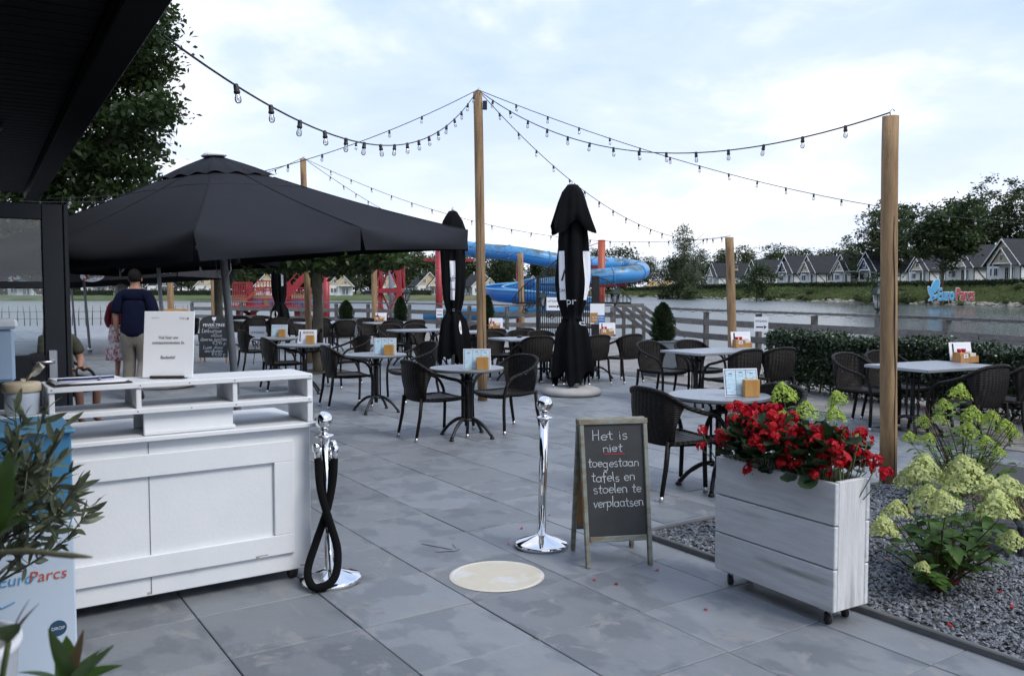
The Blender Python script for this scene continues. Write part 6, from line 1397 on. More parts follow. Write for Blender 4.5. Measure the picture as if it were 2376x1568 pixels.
p = Tt(907, 560, 44.5); b = MB(); b.tube([(p.x, p.y, -1.3), (p.x, p.y, 4.5)], .13, 12); b.build('drain_pipe', mat('grey_pipe', (.28, .31, .36), .5), lt)
# red stair platform
pfm = thing('stair_platform', 'red steel platform with railings and a staircase standing in the water', 'platform', (0, 42, 0)); O_P = Vector((0, 42, 0))
def Pp(px, py, Y): return at(px, py, Y) - O_P
b = MB(); a, c = Pp(540, 714, 42), Pp(720, 714, 42); b.bar(a, c, 1.9, .22); b.build('deck_beam', M_RED, pfm)
for px in (555, 588, 640, 690, 712): p = Pp(px, 715, 41.6); b = MB(); b.bar((p.x, p.y, -1.3), tuple(p), .26, .2); b.build('leg', M_RED, pfm)
def railing(x0, x1, yt, yb, Y, n=14):
    for k_ in range(n + 1):
        px = x0 + (x1 - x0) * k_ / n; p, q_ = Pp(px, yt, Y), Pp(px, yb, Y); b = MB(); b.bar(p, q_, .035, .035); b.build('baluster', M_RED, pfm)
    for yy in (yt, (yt + yb) / 2 + 4, yb): b = MB(); b.bar(Pp(x0, yy, Y), Pp(x1, yy, Y), .06, .06); b.build('handrail', M_RED, pfm)
railing(540, 575, 656, 712, 41.2, 9); railing(575, 650, 668, 712, 41.2, 16); railing(650, 722, 668, 712, 41.2, 14); railing(596, 640, 652, 674, 42.5, 6)
for x0, x1 in ((572, 586), (660, 674)):
    railing(x0, x1, 656, 712, 42.9, 7); continue
    a, c = Pp(x0, 654, 42.8), Pp(x1, 710, 42.8); b = MB(); b.box(((a.x + c.x) / 2, a.y, (a.z + c.z) / 2), (c.x - a.x, .03, a.z - c.z)); b.build('mesh_panel', mat('red_mesh', (.20, .022, .035), .6) if 'red_mesh' not in MATS else MATS['red_mesh'], pfm)
for s in (0, 1.0):
    b = MB(); b.bar(Pp(652, 700, 42.2 + s), Pp(708, 640, 42.2 + s), .07, .30); b.build('stringer', M_RED, pfm)
    b = MB(); b.bar(Pp(652, 675, 42.2 + s), Pp(708, 612, 42.2 + s), .05, .05); b.build('handrail', M_RED, pfm)
for k_ in range(9):
    f = (k_ + .5) / 9; p = Pp(652 + 56 * f, 699 - 60 * f, 42.7); b = MB(); b.box(tuple(p), (.28, 1.0, .04)); b.build('tread', M_RED, pfm)
for a, c in (((545, 716, 41), (606, 664, 41)), ((552, 712, 41), (612, 666, 41))): b = MB(); b.bar(Pp(*a), Pp(*c), .05, .05); b.build('stair_rail', M_ORANGE, pfm)
for a, c in (((560, 740, 42), (600, 718, 42)), ((600, 740, 42), (560, 718, 42)), ((700, 718, 42), (735, 745, 42))): b = MB(); b.bar(Pp(*a), Pp(*c), .12, .16); b.build('brace', M_RED, pfm)
for x0, x1, m in ((573, 592, mat('tub_violet', (.12, .10, .36), .5)), (593, 612, mat('tub_blue', (.06, .20, .48), .5)), (614, 624, mat('tub_lime', (.25, .30, .10), .5)), (626, 642, MATS['tub_blue']), (668, 722, MATS['tub_blue'])):
    a, c = Pp(x0, 693, 43.4), Pp(x1, 710, 43.4); b = MB(); b.box(((a.x + c.x) / 2, a.y, (a.z + c.z) / 2), (c.x - a.x, .6, a.z - c.z), None, .03); b.build('panel', m, pfm)

# ------------------------------------------------------------------ wrought-iron gate, lanterns
gt = thing('iron_gate', 'black wrought-iron double gate before the slide, behind the tall closed parasol', 'gate', (0, 27, 0)); O_G = Vector((0, 27, 0))
def Gg(px, py, Y=27): return at(px, py, Y) - O_G
for px, y0 in ((1248, 640), (1310, 610), (1378, 640), (1386, 640)): p = Gg(px, y0); b = MB(); b.bar((p.x, p.y, 0), tuple(p), .11, .11); b.build('gate_post', M_IRON, gt)
for k_ in range(12):
    px = 1254 + k_ * 4.9; top = 638 - 38 * math.sin((k_ / 11) * 1.5); p = Gg(px, top); b = MB(); b.tube([(p.x, p.y, .1), tuple(p), (p.x, p.y, p.z + .07)], [.014, .014, .003], 5); b.build('bar', M_IRON, gt)
for k_ in range(13):
    px = 1316 + k_ * 4.8; top = 600 + 38 * math.sin((k_ / 12) * 1.5); p = Gg(px, top); b = MB(); b.tube([(p.x, p.y, .1), tuple(p), (p.x, p.y, p.z + .07)], [.014, .014, .003], 5); b.build('bar', M_IRON, gt)
for x0, x1, y in ((1254, 1308, 703), (1254, 1308, 760), (1254, 1308, 660), (1316, 1374, 703), (1316, 1374, 660), (1316, 1374, 760)): b = MB(); b.bar(Gg(x0, y), Gg(x1, y), .035, .05); b.build('rail', M_IRON, gt)
arcs = crom([Gg(1254, 638), Gg(1275, 618), Gg(1292, 604), Gg(1308, 600)], 5); b = MB(); b.tube(arcs, .02, 6); b.build('arched_top', M_IRON, gt)
for side in (-1, 1):       # fan-shaped wings either side
    for k_ in range(9):
        f = k_ / 8; px = (1246 - 57 * f) if side < 0 else (1390 + 74 * f); top = 645 + 50 * f ** 1.6; p, q_ = Gg(px, top), Gg(px, 703); b = MB(); b.tube([q_, p, p + Vector((0, 0, .06))], [.013, .013, .003], 5); b.build('bar', M_IRON, gt)
    x1 = 1189 if side < 0 else 1464; b = MB(); b.bar(Gg(1246 if side < 0 else 1390, 703), Gg(x1, 703), .05, .06); b.build('rail', M_IRON, gt)
    b = MB(); b.tube([Gg((1246 - 57 * f) if side < 0 else (1390 + 74 * f), 645 + 50 * f ** 1.6) for f in np.linspace(0, 1, 10)], .018, 5); b.build('curved_rail', M_IRON, gt)
rg = random.Random(2)
for k_ in range(14):
    c = Gg(rg.choice((rg.uniform(1258, 1304), rg.uniform(1200, 1240), rg.uniform(1400, 1450))), rg.uniform(672, 735)); b = MB(); b.tube([c + Vector((.09 * math.cos(a) * (1 - a / 14), -.02, .09 * math.sin(a) * (1 - a / 14))) for a in np.linspace(0, 9, 20)], .011, 4); b.build('scroll', M_IRON, gt)
nt_ = thing('notice_board', 'small orange and blue notice on the fence right of the gate', 'notice', at(1386, 728, 26.3), 0)
b = MB(); b.box((0, 0, 0), (.44, .01, .62)); b.build('panel', M_PAPER, nt_); b = MB(); b.box((.06, -.007, -.17), (.32, .004, .26)); b.build('blue_print', MATS['tub_blue'], nt_); b = MB(); b.box((-.1, -.0095, -.12), (.22, .004, .30)); b.build('orange_print', mat('print_orange', (.40, .20, .05), .6), nt_)
text('lettering', 'op de steiger', .07, M_PAPER, nt_, (.02, -.0125, -.10)); text('lettering', 'is geen toegang', .06, M_PAPER, nt_, (.02, -.0125, -.18))
def lantern(loc, label, s=1.0, post=0.0):
    t = thing('lantern', label, 'lantern', loc); t.scale = (s,) * 3
    MB().lathe([(.05, 0), (.03, .02), (.025, .06), (.07, .09), (.075, .11)], 6).build('foot', mat('lantern_green', (.012, .028, .024), .45, .3) if 'lantern_green' not in MATS else MATS['lantern_green'], t)
    b = MB()
    for k_ in range(6): a = R(60 * k_); b.bar((.072 * math.cos(a), .072 * math.sin(a), .11), (.115 * math.cos(a), .115 * math.sin(a), .36), .012, .012)
    b.build('cage', MATS['lantern_green'], t)
    MB().lathe([(.066, .112), (.108, .358)], 6, smooth=False).build('glass', M_LEADGLASS, t)
    MB().lathe([(.14, .355), (.145, .375), (.09, .45), (.05, .49), (.03, .50), (.03, .53), (.012, .57), (.002, .60)], 6, smooth=False).build('roof', MATS['lantern_green'], t)
    MB().lathe([(.02, .12), (.03, .19), (.015, .25)], 8).build('bulb', M_PAPER, t)
    if post: MB().tube([(0, 0, -post), (0, 0, .01)], .03, 8).build('post', M_GREYWOOD, t)
p = FENCE_R[2]; lantern(Vector((p.x - .02, p.y, 1.10)), 'dark green lantern on the water fence just left of the thick right pole', 1.05)
p = at(944, 706, 29.2); lantern(Vector((p.x, p.y, 1.12)), 'dark green lantern on the plank fence above a potted conifer', 1.0)
lantern(at(1260, 718, 26.6), 'lantern hung on the left side of the iron gate', 1.0); lantern(at(1427, 712, 26.9), 'lantern hung on the right wing of the iron gate', 1.1)
# ------------------------------------------------------------------ trees on the terrace
bl = []
for px, py, r_ in ((330, 90, 1.05), (375, 165, .62), (300, 215, 1.1), (385, 262, .55), (335, 345, .75), (255, 330, 1.1), (200, 400, .95), (290, 420, .55), (150, 300, 1.4), (100, 200, 1.5), (160, 110, 1.5), (60, 400, 1.2), (395, 80, .45), (390, 40, .5), (240, 440, .6), (370, 390, .4), (250, 20, 1.2), (30, 500, .9), (80, 540, .7), (0, 570, .9), (60, 600, .5)):
    px -= 42 if px > 300 else 15; p = at(px, py, 17 + (px % 7) * .3); bl.append((p.x, p.y, p.z, r_, r_ * 1.1, r_ * .8))
ob = flat(at(128, 700, 18)); ok = thing('oak_tree', 'large oak with dense lobed foliage behind the dark roof edge', 'tree', ob)
bl = [(x - ob.x, y - ob.y, z, a, b_, c) for x, y, z, a, b_, c in bl]
obj('crown', leaf_cloud('crown', bl, 38000, .072, 11, .18, 560, .8, .2), M_OAKL, ok)
b = MB(); b.tube(crom([(0, 0, -.1), (.05, 0, 2), (0, .1, 4.5), (.2, 0, 8)], 4), [.30 - .018 * i for i in range(13)], 10)
for x, y, z, a, b_, c in bl[::1]: b.tube(crom([(0, .05, max(1.8, z - 2.2)), (x * .5, y * .5, z - .7), (x, y, z)], 4), [.07 - .0065 * i for i in range(9)], 5)
b.build('trunk', M_BARK, ok)
def roof_tree(base, hw, hd, z, th, n, seed, label, r_):
    t = thing('plane_tree', label, 'tree', base); rg = random.Random(seed); bl = []
    for i in range(-3, 4):
        for j in range(-2, 3): bl.append((i / 3 * hw * .85, j / 2 * hd * .85, z + rg.uniform(-.08, .10), hw * .28, hd * .34, th * rg.uniform(.7, 1.15)))
    obj('crown', leaf_cloud('crown', bl, n, .085, seed, 0, 0, .7, .35), M_PLANE, t)
    b = MB(); b.tube(crom([(0, 0, -.05), (.01, 0, 1.0), (-.01, .01, z)], 5), [r_ * (1.06 - .16 * i / 10) for i in range(11)], 14); b.build('trunk', M_BARKP, t)
    for k in range(6): a = k * 1.05; b = MB(); b.tube([(0, 0, z - .25), (math.cos(a) * hw * .4, math.sin(a) * hd * .4, z), (math.cos(a) * hw * .8, math.sin(a) * hd * .8, z + .05)], [.05, .035, .015], 6); b.build('limb', M_BARKP, t)
    b = MB(); b.box((0, 0, .003), (1.1, 1.1, .004), (0, 0, VA)); b.build('tree_pit', mat('pit_soil', (.05, .045, .04), .95) if 'pit_soil' not in MATS else MATS['pit_soil'], t)
    return t
roof_tree(G(738, 862), 1.5, 1.3, 2.20, .34, 6500, 15, 'plane tree with flat trained crown and pale trunk in the row of round tables', .098)
roof_tree(G(508, 800), 1.9, 1.5, 2.52, .34, 6500, 16, 'second flat-crowned plane tree behind the tonic-water board', .12)

# ------------------------------------------------------------------ evergreen hedge
M_HEDGE = leafmat('glossy_hedge_leaf', (.014, .030, .010), (.030, .056, .017), 2.0, .28, .15, 0, .6)
ha, hc = Vector((4.38, 13.6, 0)), Vector((7.6, 6.9, 0)); hd_ = (hc - ha).normalized(); hn = Vector((-hd_.y, hd_.x, 0)); HL = (hc - ha).length
hg = thing('evergreen_hedge', 'dark glossy clipped hedge along the terrace edge on the right', 'hedge', ha, math.atan2(hd_.y, hd_.x))
r = np.random.default_rng(7); n = 36000
x = r.uniform(-.1, HL, n); sd = r.integers(0, 3, n); y = np.where(sd == 0, -.30 - r.exponential(.03, n) + .05, r.uniform(-.33, .33, n)); z = np.where(sd == 0, r.uniform(.10, .88, n), .86 + r.normal(0, .03, n)); lo = sd == 2; z = np.where(lo, r.uniform(.05, .9, n), z); y = np.where(lo, r.uniform(-.36, .36, n), y)
z += .03 * np.sin(x * 3.1) + .025 * np.sin(x * 7.7 + 1); y += .03 * np.sin(x * 4.3)
end = r.random(n) < .05; x = np.where(end, -.1 + r.normal(0, .05, n), x)
c = np.stack([x, y, z], 1); a = r.normal(size=(n, 3)); a /= np.linalg.norm(a, axis=1)[:, None]; w_ = np.cross(a, r.normal(size=(n, 3))); w_ /= np.linalg.norm(w_, axis=1)[:, None]; s = r.uniform(.018, .034, n)[:, None]
obj('foliage', quads_mesh('foliage', np.stack([c - a * s, c + w_ * s * .5, c + a * s, c - w_ * s * .5], 1).reshape(-1, 3), 4), M_HEDGE, hg)
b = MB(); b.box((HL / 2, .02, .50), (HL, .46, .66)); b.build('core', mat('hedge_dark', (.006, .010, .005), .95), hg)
b = MB()
for i in range(int(HL / .22)): b.tube([(i * .22, .0, 0), (i * .22 + .05 * math.sin(i), .05 * math.cos(i * 2), .35)], .014, 5)
b.build('stems', M_BARK, hg)

# ------------------------------------------------------------------ conifers in zinc planters
M_YEW = leafmat('yew_needle', (.014, .030, .010), (.028, .050, .016), 6, .5, .15, .1)
def yew_mesh(h, r_, seed, n=5200):
    g = np.random.default_rng(seed); f = g.uniform(0, 1, n) ** .85; a = g.uniform(0, 6.28, n); R_ = r_ * np.interp(f, [0, .15, .6, .88, 1], [.80, 1, .88, .5, .06]) * g.uniform(.55, 1.08, n) * (1 + .1 * np.sin(a * 5 + f * 9))
    c = np.stack([R_ * np.cos(a), R_ * np.sin(a), f * h], 1); d = np.stack([np.cos(a), np.sin(a), g.uniform(.2, 1.2, n)], 1) + g.normal(0, .3, (n, 3)); d /= np.linalg.norm(d, axis=1)[:, None]; w_ = np.cross(d, g.normal(size=(n, 3))); w_ /= np.linalg.norm(w_, axis=1)[:, None]; s = g.uniform(.018, .038, n)[:, None]
    return quads_mesh('foliage', np.stack([c - d * s, c + w_ * s * .28, c + d * s, c - w_ * s * .28], 1).reshape(-1, 3), 4)
def planter_yew(loc, rz, h, r_, lab, box=.52, bh=.64, seed=1):
    t = thing('zinc_planter', 'square zinc planter %s' % lab, 'planter', loc, rz)
    b = MB(); o_ = box / 2; i_ = o_ - .025
    b.box((0, 0, bh / 2), (box * .96, box * .96, bh - .004), None, .006); b.build('box', M_ZINC, t); b = MB()
    for s in (-1, 1): b.box((s * (o_ - .0125), 0, bh), (.03, box + .01, .03), None, .004); b.box((0, s * (o_ - .0125), bh + .0005), (box - .03, .03, .03), None, .004)
    b.build('rim', M_ZINC, t)
    y = thing('conifer', 'dark conifer in the planter %s' % lab, 'conifer', (loc.x, loc.y, bh), rz)
    obj('foliage', yew_mesh(h, r_, seed), M_YEW, y); MB().tube([(0, 0, 0), (0, 0, h * .8)], .02, 6).build('stem', M_BARK, y)
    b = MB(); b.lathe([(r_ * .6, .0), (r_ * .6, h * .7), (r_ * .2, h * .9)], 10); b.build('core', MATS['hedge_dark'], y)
planter_yew(G(1537, 872), R(20), .70, .215, 'in front of the water fence, right of the tall parasol', .60, .64, 1)
planter_yew(G(930, 806), R(32), .74, .185, 'left of the shorter closed parasol', .60, .66, 2)
planter_yew(flat(at(1131, 700, 22.5)), R(30), .78, .17, 'just right of the central pole', .55, .66, 3)
planter_yew(flat(at(803, 700, 28)), R(30), .62, .24, 'by the fence left of the lattice tower', .60, .62, 4)

# ------------------------------------------------------------------ leaf shapes
def leaf_mesh(name, L_, W_, m, fold=.25, curl=.15, seg=5, blunt=.0):
    b = MB(); P = []
    for i in range(seg + 1):
        f = i / seg; w_ = W_ / 2 * math.sin(math.pi * (f ** (.8 + blunt))) ** .8 if 0 < f < 1 else .0008; z = -curl * L_ * f * f; P.append([(-w_, f * L_, z + fold * w_), (0, f * L_, z), (w_, f * L_, z + fold * w_)])
    b.grid(P[::-1]); me = b.mesh(name); me.materials.append(m); return me
def aim(d, roll=0.0):
    d = Vector(d).normalized(); return (d.to_track_quat('Y', 'Z').to_matrix() @ Matrix.Rotation(roll, 3, 'Y')).to_euler()
M_HYL = leafmat('hydrangea_leaf', (.055, .120, .024), (.090, .170, .038), 9, .45, .3, .2)
M_HYL2 = leafmat('hydrangea_leaf_light', (.085, .165, .035), (.13, .215, .055), 9, .45, .35, .18)
M_PANC = leafmat('cream_panicle', (.47, .54, .16), (.60, .64, .32), 14, .7, .25, .08); M_PANG = leafmat('lime_panicle', (.30, .42, .06), (.40, .51, .11), 14, .7, .25, .1)
M_STEMR = mat('reddish_stem', (.075, .032, .020), .7); M_STEMG = mat('green_stem', (.10, .14, .05), .7)
HL1 = [leaf_mesh('leaf', .105, .056, M_HYL, .3, c) for c in (.1, .3)]; HL2 = [leaf_mesh('leaf', .09, .046, M_HYL2, .3, c) for c in (.1, .28)]
def panicle_mesh(m, seed, n=150, open_=1.0):
    g = np.random.default_rng(seed); q = []
    for i in range(n):
        f = g.uniform(0, 1) ** .9; a = g.uniform(0, 6.28); r_ = .60 * max(.06, 1 - f ** 1.8 * .90) * g.uniform(.72, 1.06) * (1 + .12 * math.sin(3 * a + f * 7)); c = np.array([r_ * math.cos(a), r_ * math.sin(a), f * .82]); nn = np.array([math.cos(a), math.sin(a), .55]) + g.normal(0, .35, 3); nn /= np.linalg.norm(nn); t1 = np.cross(nn, [0, 0, 1.0]); t1 /= np.linalg.norm(t1) + 1e-6; t2 = np.cross(nn, t1); s = g.uniform(.055, .085) * open_; ph = g.uniform(0, 3)
        for k in range(2):
            u_ = t1 * math.cos(ph + k * 1.57) + t2 * math.sin(ph + k * 1.57); v_ = np.cross(nn, u_); e = nn * s * .25
            q += [c - u_ * s + e, c + v_ * s * .55, c + u_ * s + e, c - v_ * s * .55]
    me = quads_mesh('flower_panicle', np.array(q), 4); me.materials.append(m); return me
PC = [panicle_mesh(M_PANC, 1, 480), panicle_mesh(M_PANC, 2, 480)]; PG = [panicle_mesh(M_PANG, 3, 380, .9), panicle_mesh(M_PANG, 4, 380, .9)]
def hydrangea(base, heads, label, leaves, pan, extra, seed, spread=.35, hgt=.55, mstem=M_STEMR):
    t = thing('hydrangea', label, 'hydrangea', base); rg = random.Random(seed)
    ends = [(at(px, py, Y) - base, s, True) for px, py, Y, s in heads]
    for i in range(extra):
        a = rg.uniform(0, 6.28); r_ = spread * rg.uniform(.35, 1); ends.append((Vector((math.cos(a) * r_, math.sin(a) * r_ * .8, hgt * rg.uniform(.35, .95))), 0, False))
    nl = 0
    for e, s, fl in ends:
        top = e - Vector((0, 0, s * .5)); st = Vector((rg.uniform(-.03, .03), rg.uniform(-.03, .03), 0)); mid_ = Vector((top.x * .45, top.y * .45, top.z * .5)) ; pts = crom([st, mid_ + Vector((rg.uniform(-.03, .03), rg.uniform(-.03, .03), 0)), top], 5)
        MB().tube(pts, [.006 - .0004 * i for i in range(11)], 5).build('stem', mstem, t)
        if fl: obj('flower_panicle', pan[rg.randrange(2)], None, t, top, (rg.uniform(-.3, .3), rg.uniform(-.3, .3), rg.uniform(0, 6)), (s * .98, s * .98, s * rg.uniform(.85, 1.02)))
        L_ = (top - st).length; k = max(3, int(L_ / .062)); ph = rg.uniform(0, 6)
        for i in range(k):
            f = .28 + .70 * (i + .5) / k; p = pts[min(10, int(f * 10))].lerp(pts[min(10, int(f * 10) + 1)], f * 10 % 1); ph += 1.57
            for sgn in (0, math.pi):
                if nl > 285: continue
                a = ph + sgn + rg.uniform(-.3, .3); d = (math.cos(a), math.sin(a), rg.uniform(-.25, .45)); sc_ = rg.uniform(.75, 1.25) * (1 if f < .85 else .8); obj('leaf', leaves[rg.randrange(2)], None, t, p, aim(d, rg.uniform(-.4, .4)), (sc_,) * 3); nl += 1
    return t
hydrangea(G(2182, 1374), [(2140, 1075, 4.75, .17), (2245, 1085, 4.55, .23), (2338, 1118, 4.6, .17), (2150, 1140, 4.35, .15), (2195, 1152, 4.15, .14), (2080, 1172, 4.35, .12), (2050, 1213, 4.25, .13), (2320, 1165, 4.2, .17), (2348, 1238, 4.15, .10), (2140, 1306, 4.12, .06), (2285, 1120, 4.75, .15), (2110, 1100, 4.8, .14), (2205, 1110, 4.85, .13)],
          'hydrangea bush with big cream flower panicles on the gravel at right', HL1, PC, 22, 1, .40, .48)
hydrangea(G(2235, 1160), [(2225, 903, 6.4, .14), (2190, 935, 6.3, .12), (2255, 955, 6.3, .15), (2300, 965, 6.4, .14), (2335, 985, 6.3, .13), (2352, 1000, 6.4, .1), (2112, 1008, 6.2, .11), (2150, 1012, 6.1, .11), (2290, 1018, 6.1, .11), (2245, 985, 6.1, .13), (2180, 965, 6.6, .11), (2320, 1045, 6.0, .09), (2140, 970, 6.5, .10)],
          'light green hydrangea bush with lime panicles behind the cream one', HL2, PG, 26, 2, .40, .78, M_STEMR)
hydrangea(Vector((1.86, 5.2, 0)), [(1820, 905, 5.2, .15), (1871, 945, 5.0, .14), (1947, 918, 5.3, .12), (1937, 955, 5.1, .12), (1810, 955, 5.1, .10), (1900, 1010, 5.0, .09), (1990, 1010, 5.1, .10)],
          'lime hydrangea rising behind the red geraniums', HL2, PG, 8, 3, .30, .65, M_STEMG)

# ------------------------------------------------------------------ geraniums in the planter
M_PETAL = leafmat('geranium_red', (.54, .0045, .010), (.36, .003, .007), 20, .55, .22, .10, .3); M_GERL = leafmat('geranium_leaf', (.014, .034, .012), (.026, .055, .018), 12, .5, .15, .15)
def gerhead(seed):
    g = np.random.default_rng(seed); q = []
    for i in range(21):
        d = g.normal(size=3); d[2] = abs(d[2]) * .8 - .15; d /= np.linalg.norm(d); c = d * g.uniform(.7, 1.0) * .042; t1 = np.cross(d, [0, 0, 1.0] if abs(d[2]) < .9 else [1, 0, 0]); t1 /= np.linalg.norm(t1); t2 = np.cross(d, t1)
        for k in range(5):
            a = k * 1.2566 + g.uniform(-.2, .2); u_ = t1 * math.cos(a) + t2 * math.sin(a); v_ = np.cross(d, u_); s = .0145 * g.uniform(.7, 1.25); q += [c, c + u_ * s * .6 + v_ * s * .5 + d * .003, c + u_ * s * 1.15 + d * g.uniform(-.003, .006), c + u_ * s * .6 - v_ * s * .5 + d * .003]
    me = quads_mesh('flower_head', np.array(q), 4); me.materials.append(M_PETAL); return me
GH = [gerhead(i) for i in range(4)]
def gerleaf():
    b = MB(); n = 12; vs = [(0, 0, 0)] + [(.030 * math.cos(6.283 * i / n) * (1 + .08 * (i % 2)), .034 + .030 * math.sin(6.283 * i / n) * (1 + .08 * (i % 2)), .006 + .005 * (i % 2)) for i in range(n)]; vs[0] = (0, .034, -.004); b.add(vs, [(0, 1 + i, 1 + (i + 1) % n) for i in range(n)], True); me = b.mesh('leaf'); me.materials.append(M_GERL); return me
GLF = gerleaf(); gr = thing('geraniums', 'mass of red geraniums spilling over the white planter', 'geranium', PLANTER.matrix_basis @ Vector((PW / 2, PL / 2, .61)), PLANTER.rotation_euler[2]); rg = random.Random(12)
pos = []
for i in range(128):
    f = rg.uniform(-1, 1); y = f * (PL / 2 - .0); a = rg.uniform(-1.3, 1.4); rr = rg.uniform(.10, .19); x = math.sin(a) * (rr + .015) ; z = .085 + max(0, math.cos(a)) * rr * 1.25 + .04 * math.sin(y * 7); pos.append((x, y, z))
pos += [(-.16, .45, .20), (-.18, .43, .12), (.12, -.42, .16), (.15, -.44, .10), (-.135, .12, .045), (-.05, .36, .33)]
for x, y, z in pos:
    obj('flower_head', GH[rg.randrange(4)], None, gr, (x, y, z), (rg.uniform(-.7, .7) - 0, x * 2.5, rg.uniform(0, 6)), (rg.uniform(.6, 1.0),) * 3)
    b = MB(); b.tube([(x * .35, y * .9, -.02), (x * .7, y * .97, z * .5), (x * .95, y, z - .02)], .0028, 4); b.build('stem', M_STEMG, gr)
for i in range(298):
    y = rg.uniform(-1, 1) * (PL / 2 - .05); a = rg.uniform(-1.35, 1.35); rr = rg.uniform(.09, .165); x = math.sin(a) * rr; z = .055 + max(-.2, math.cos(a)) * rr * 1.35 - (.03 if abs(a) > 1.3 else 0)
    d = (math.sin(a) + rg.uniform(-.5, .5), rg.uniform(-.8, .8), math.cos(a) * .3 + rg.uniform(-.4, .2)); obj('leaf', GLF, None, gr, (x, y, z), aim(d, rg.uniform(-.6, .6)), (rg.uniform(.9, 1.5),) * 3)
# fallen petals
pm = MB().add([(-.008, -.005, 0), (.006, -.006, .003), (.009, .004, .001), (-.004, .007, .003)], [(0, 1, 2, 3)]).mesh('petal'); pm.materials.append(M_PETAL); rg = random.Random(5)
for i, (px, py) in enumerate(((1638, 1413), (1430, 1354), (1525, 1322), (1180, 1262), (1275, 1195), (1320, 1165), (1565, 1150), (1380, 1345), (1700, 1290), (1210, 1225))):
    tag(obj('petal', pm, None, None, G(px, py, .003), (0, 0, rg.uniform(0, 6)), (rg.uniform(.9, 1.6),) * 3), 'single fallen red petal on the paving', 'petal', 'fallen petals')
b = MB()
for i in range(40): p = BK - U * rg.uniform(.2, 3.2) + V * rg.uniform(.1, 2.2); b.box((p.x, p.y, .034), (.022, .014, .003), (rg.uniform(-.5, .5), rg.uniform(-.5, .5), rg.uniform(0, 3)))
stuff(b.build('fallen_petals', M_PETAL, bed))
M_DRY = mat('dry_leaf', (.24, .11, .025), .8); b = MB()
for i in range(16): p = BK - U * rg.uniform(.6, 3) + V * rg.uniform(.5, 2.0); b.box((p.x, p.y, .036), (.045, .02, .002), (rg.uniform(-.6, .6), rg.uniform(-.6, .6), rg.uniform(0, 3)))
stuff(b.build('dry_leaves', M_DRY, bed))

# ------------------------------------------------------------------ palisade kerb and grasses at the right edge
M_PAL = mat('dark_concrete', (.060, .066, .075), .95, 0, (.035, .038, .044), 30, 5, bump=.6, bs=60)
pk = thing('palisade_kerb', 'dark rough concrete palisade blocks at the right picture edge', 'kerb', G(2300, 1288)); d_ = Vector((.93, -.36, 0))
for i in range(8): b = MB(); b.box((d_.x * i * .165 + .05, d_.y * i * .165, .085), (.158, .14, .25), (0, 0, math.atan2(d_.y, d_.x)), .018); b.build('block', M_PAL, pk)
og = thing('ornamental_grass', 'brownish ornamental grass tuft behind the palisade blocks', 'grass', G(2360, 1262)); g = np.random.default_rng(4); q = []
for i in range(700):
    a = g.uniform(0, 6.28); r0 = g.uniform(0, .16); x, y = r0 * math.cos(a) * 1.6, r0 * math.sin(a); h = g.uniform(.12, .34); l = g.uniform(.05, .22); dx, dy = math.cos(a) * l, math.sin(a) * l; w_ = .0035; px_, py_ = -math.sin(a) * w_, math.cos(a) * w_
    q += [(x - px_, y - py_, 0), (x + px_, y + py_, 0), (x + dx * .4 + px_, y + dy * .4 + py_, h), (x + dx * .4 - px_, y + dy * .4 - py_, h), (x + dx * .4 - px_, y + dy * .4 - py_, h), (x + dx * .4 + px_, y + dy * .4 + py_, h), (x + dx + px_ * .2, y + dy, h * .9), (x + dx - px_ * .2, y + dy, h * .9)]
obj('blades', quads_mesh('blades', np.array(q), 4), leafmat('grass_blade', (.09, .085, .03), (.20, .16, .08), 6, .7, .2, 0), og)

# ------------------------------------------------------------------ olive tree in a white pot, foreground shrub
M_OLIVEL = leafmat('olive_leaf', (.11, .135, .07), (.19, .21, .14), 18, .5, .2, .3); OLF = [leaf_mesh('leaf', .066, .0175, M_OLIVEL, .2, c, 4, .1) for c in (.0, .2, -.15)]
opos = flat(at(-138, 1400, 2.40)); ol = thing('olive_tree', 'small olive with narrow grey-green leaves at the left edge', 'olive', opos); rg = random.Random(14); nl = 0
ends = [(150, 985), (172, 1085), (228, 1172), (205, 1188), (110, 945), (60, 962), (22, 1020), (128, 1140), (185, 1120), (110, 1165), (45, 1172), (150, 1182), (70, 1100), (10, 1150), (95, 1040), (140, 1060), (35, 950), (60, 1150), (170, 1150), (5, 1160)]
trunk_top = at(-25, 1330, 2.40) - opos
MB().tube(crom([(0, 0, .45), (.04, 0, .65), trunk_top], 4), [.022] * 9, 7).build('trunk', M_BARK, ol)
xtra = MB(); M_TWIG = mat('olive_twig', (.13, .12, .085), .8); M_OFL = mat('olive_blossom', (.42, .40, .22), .7)
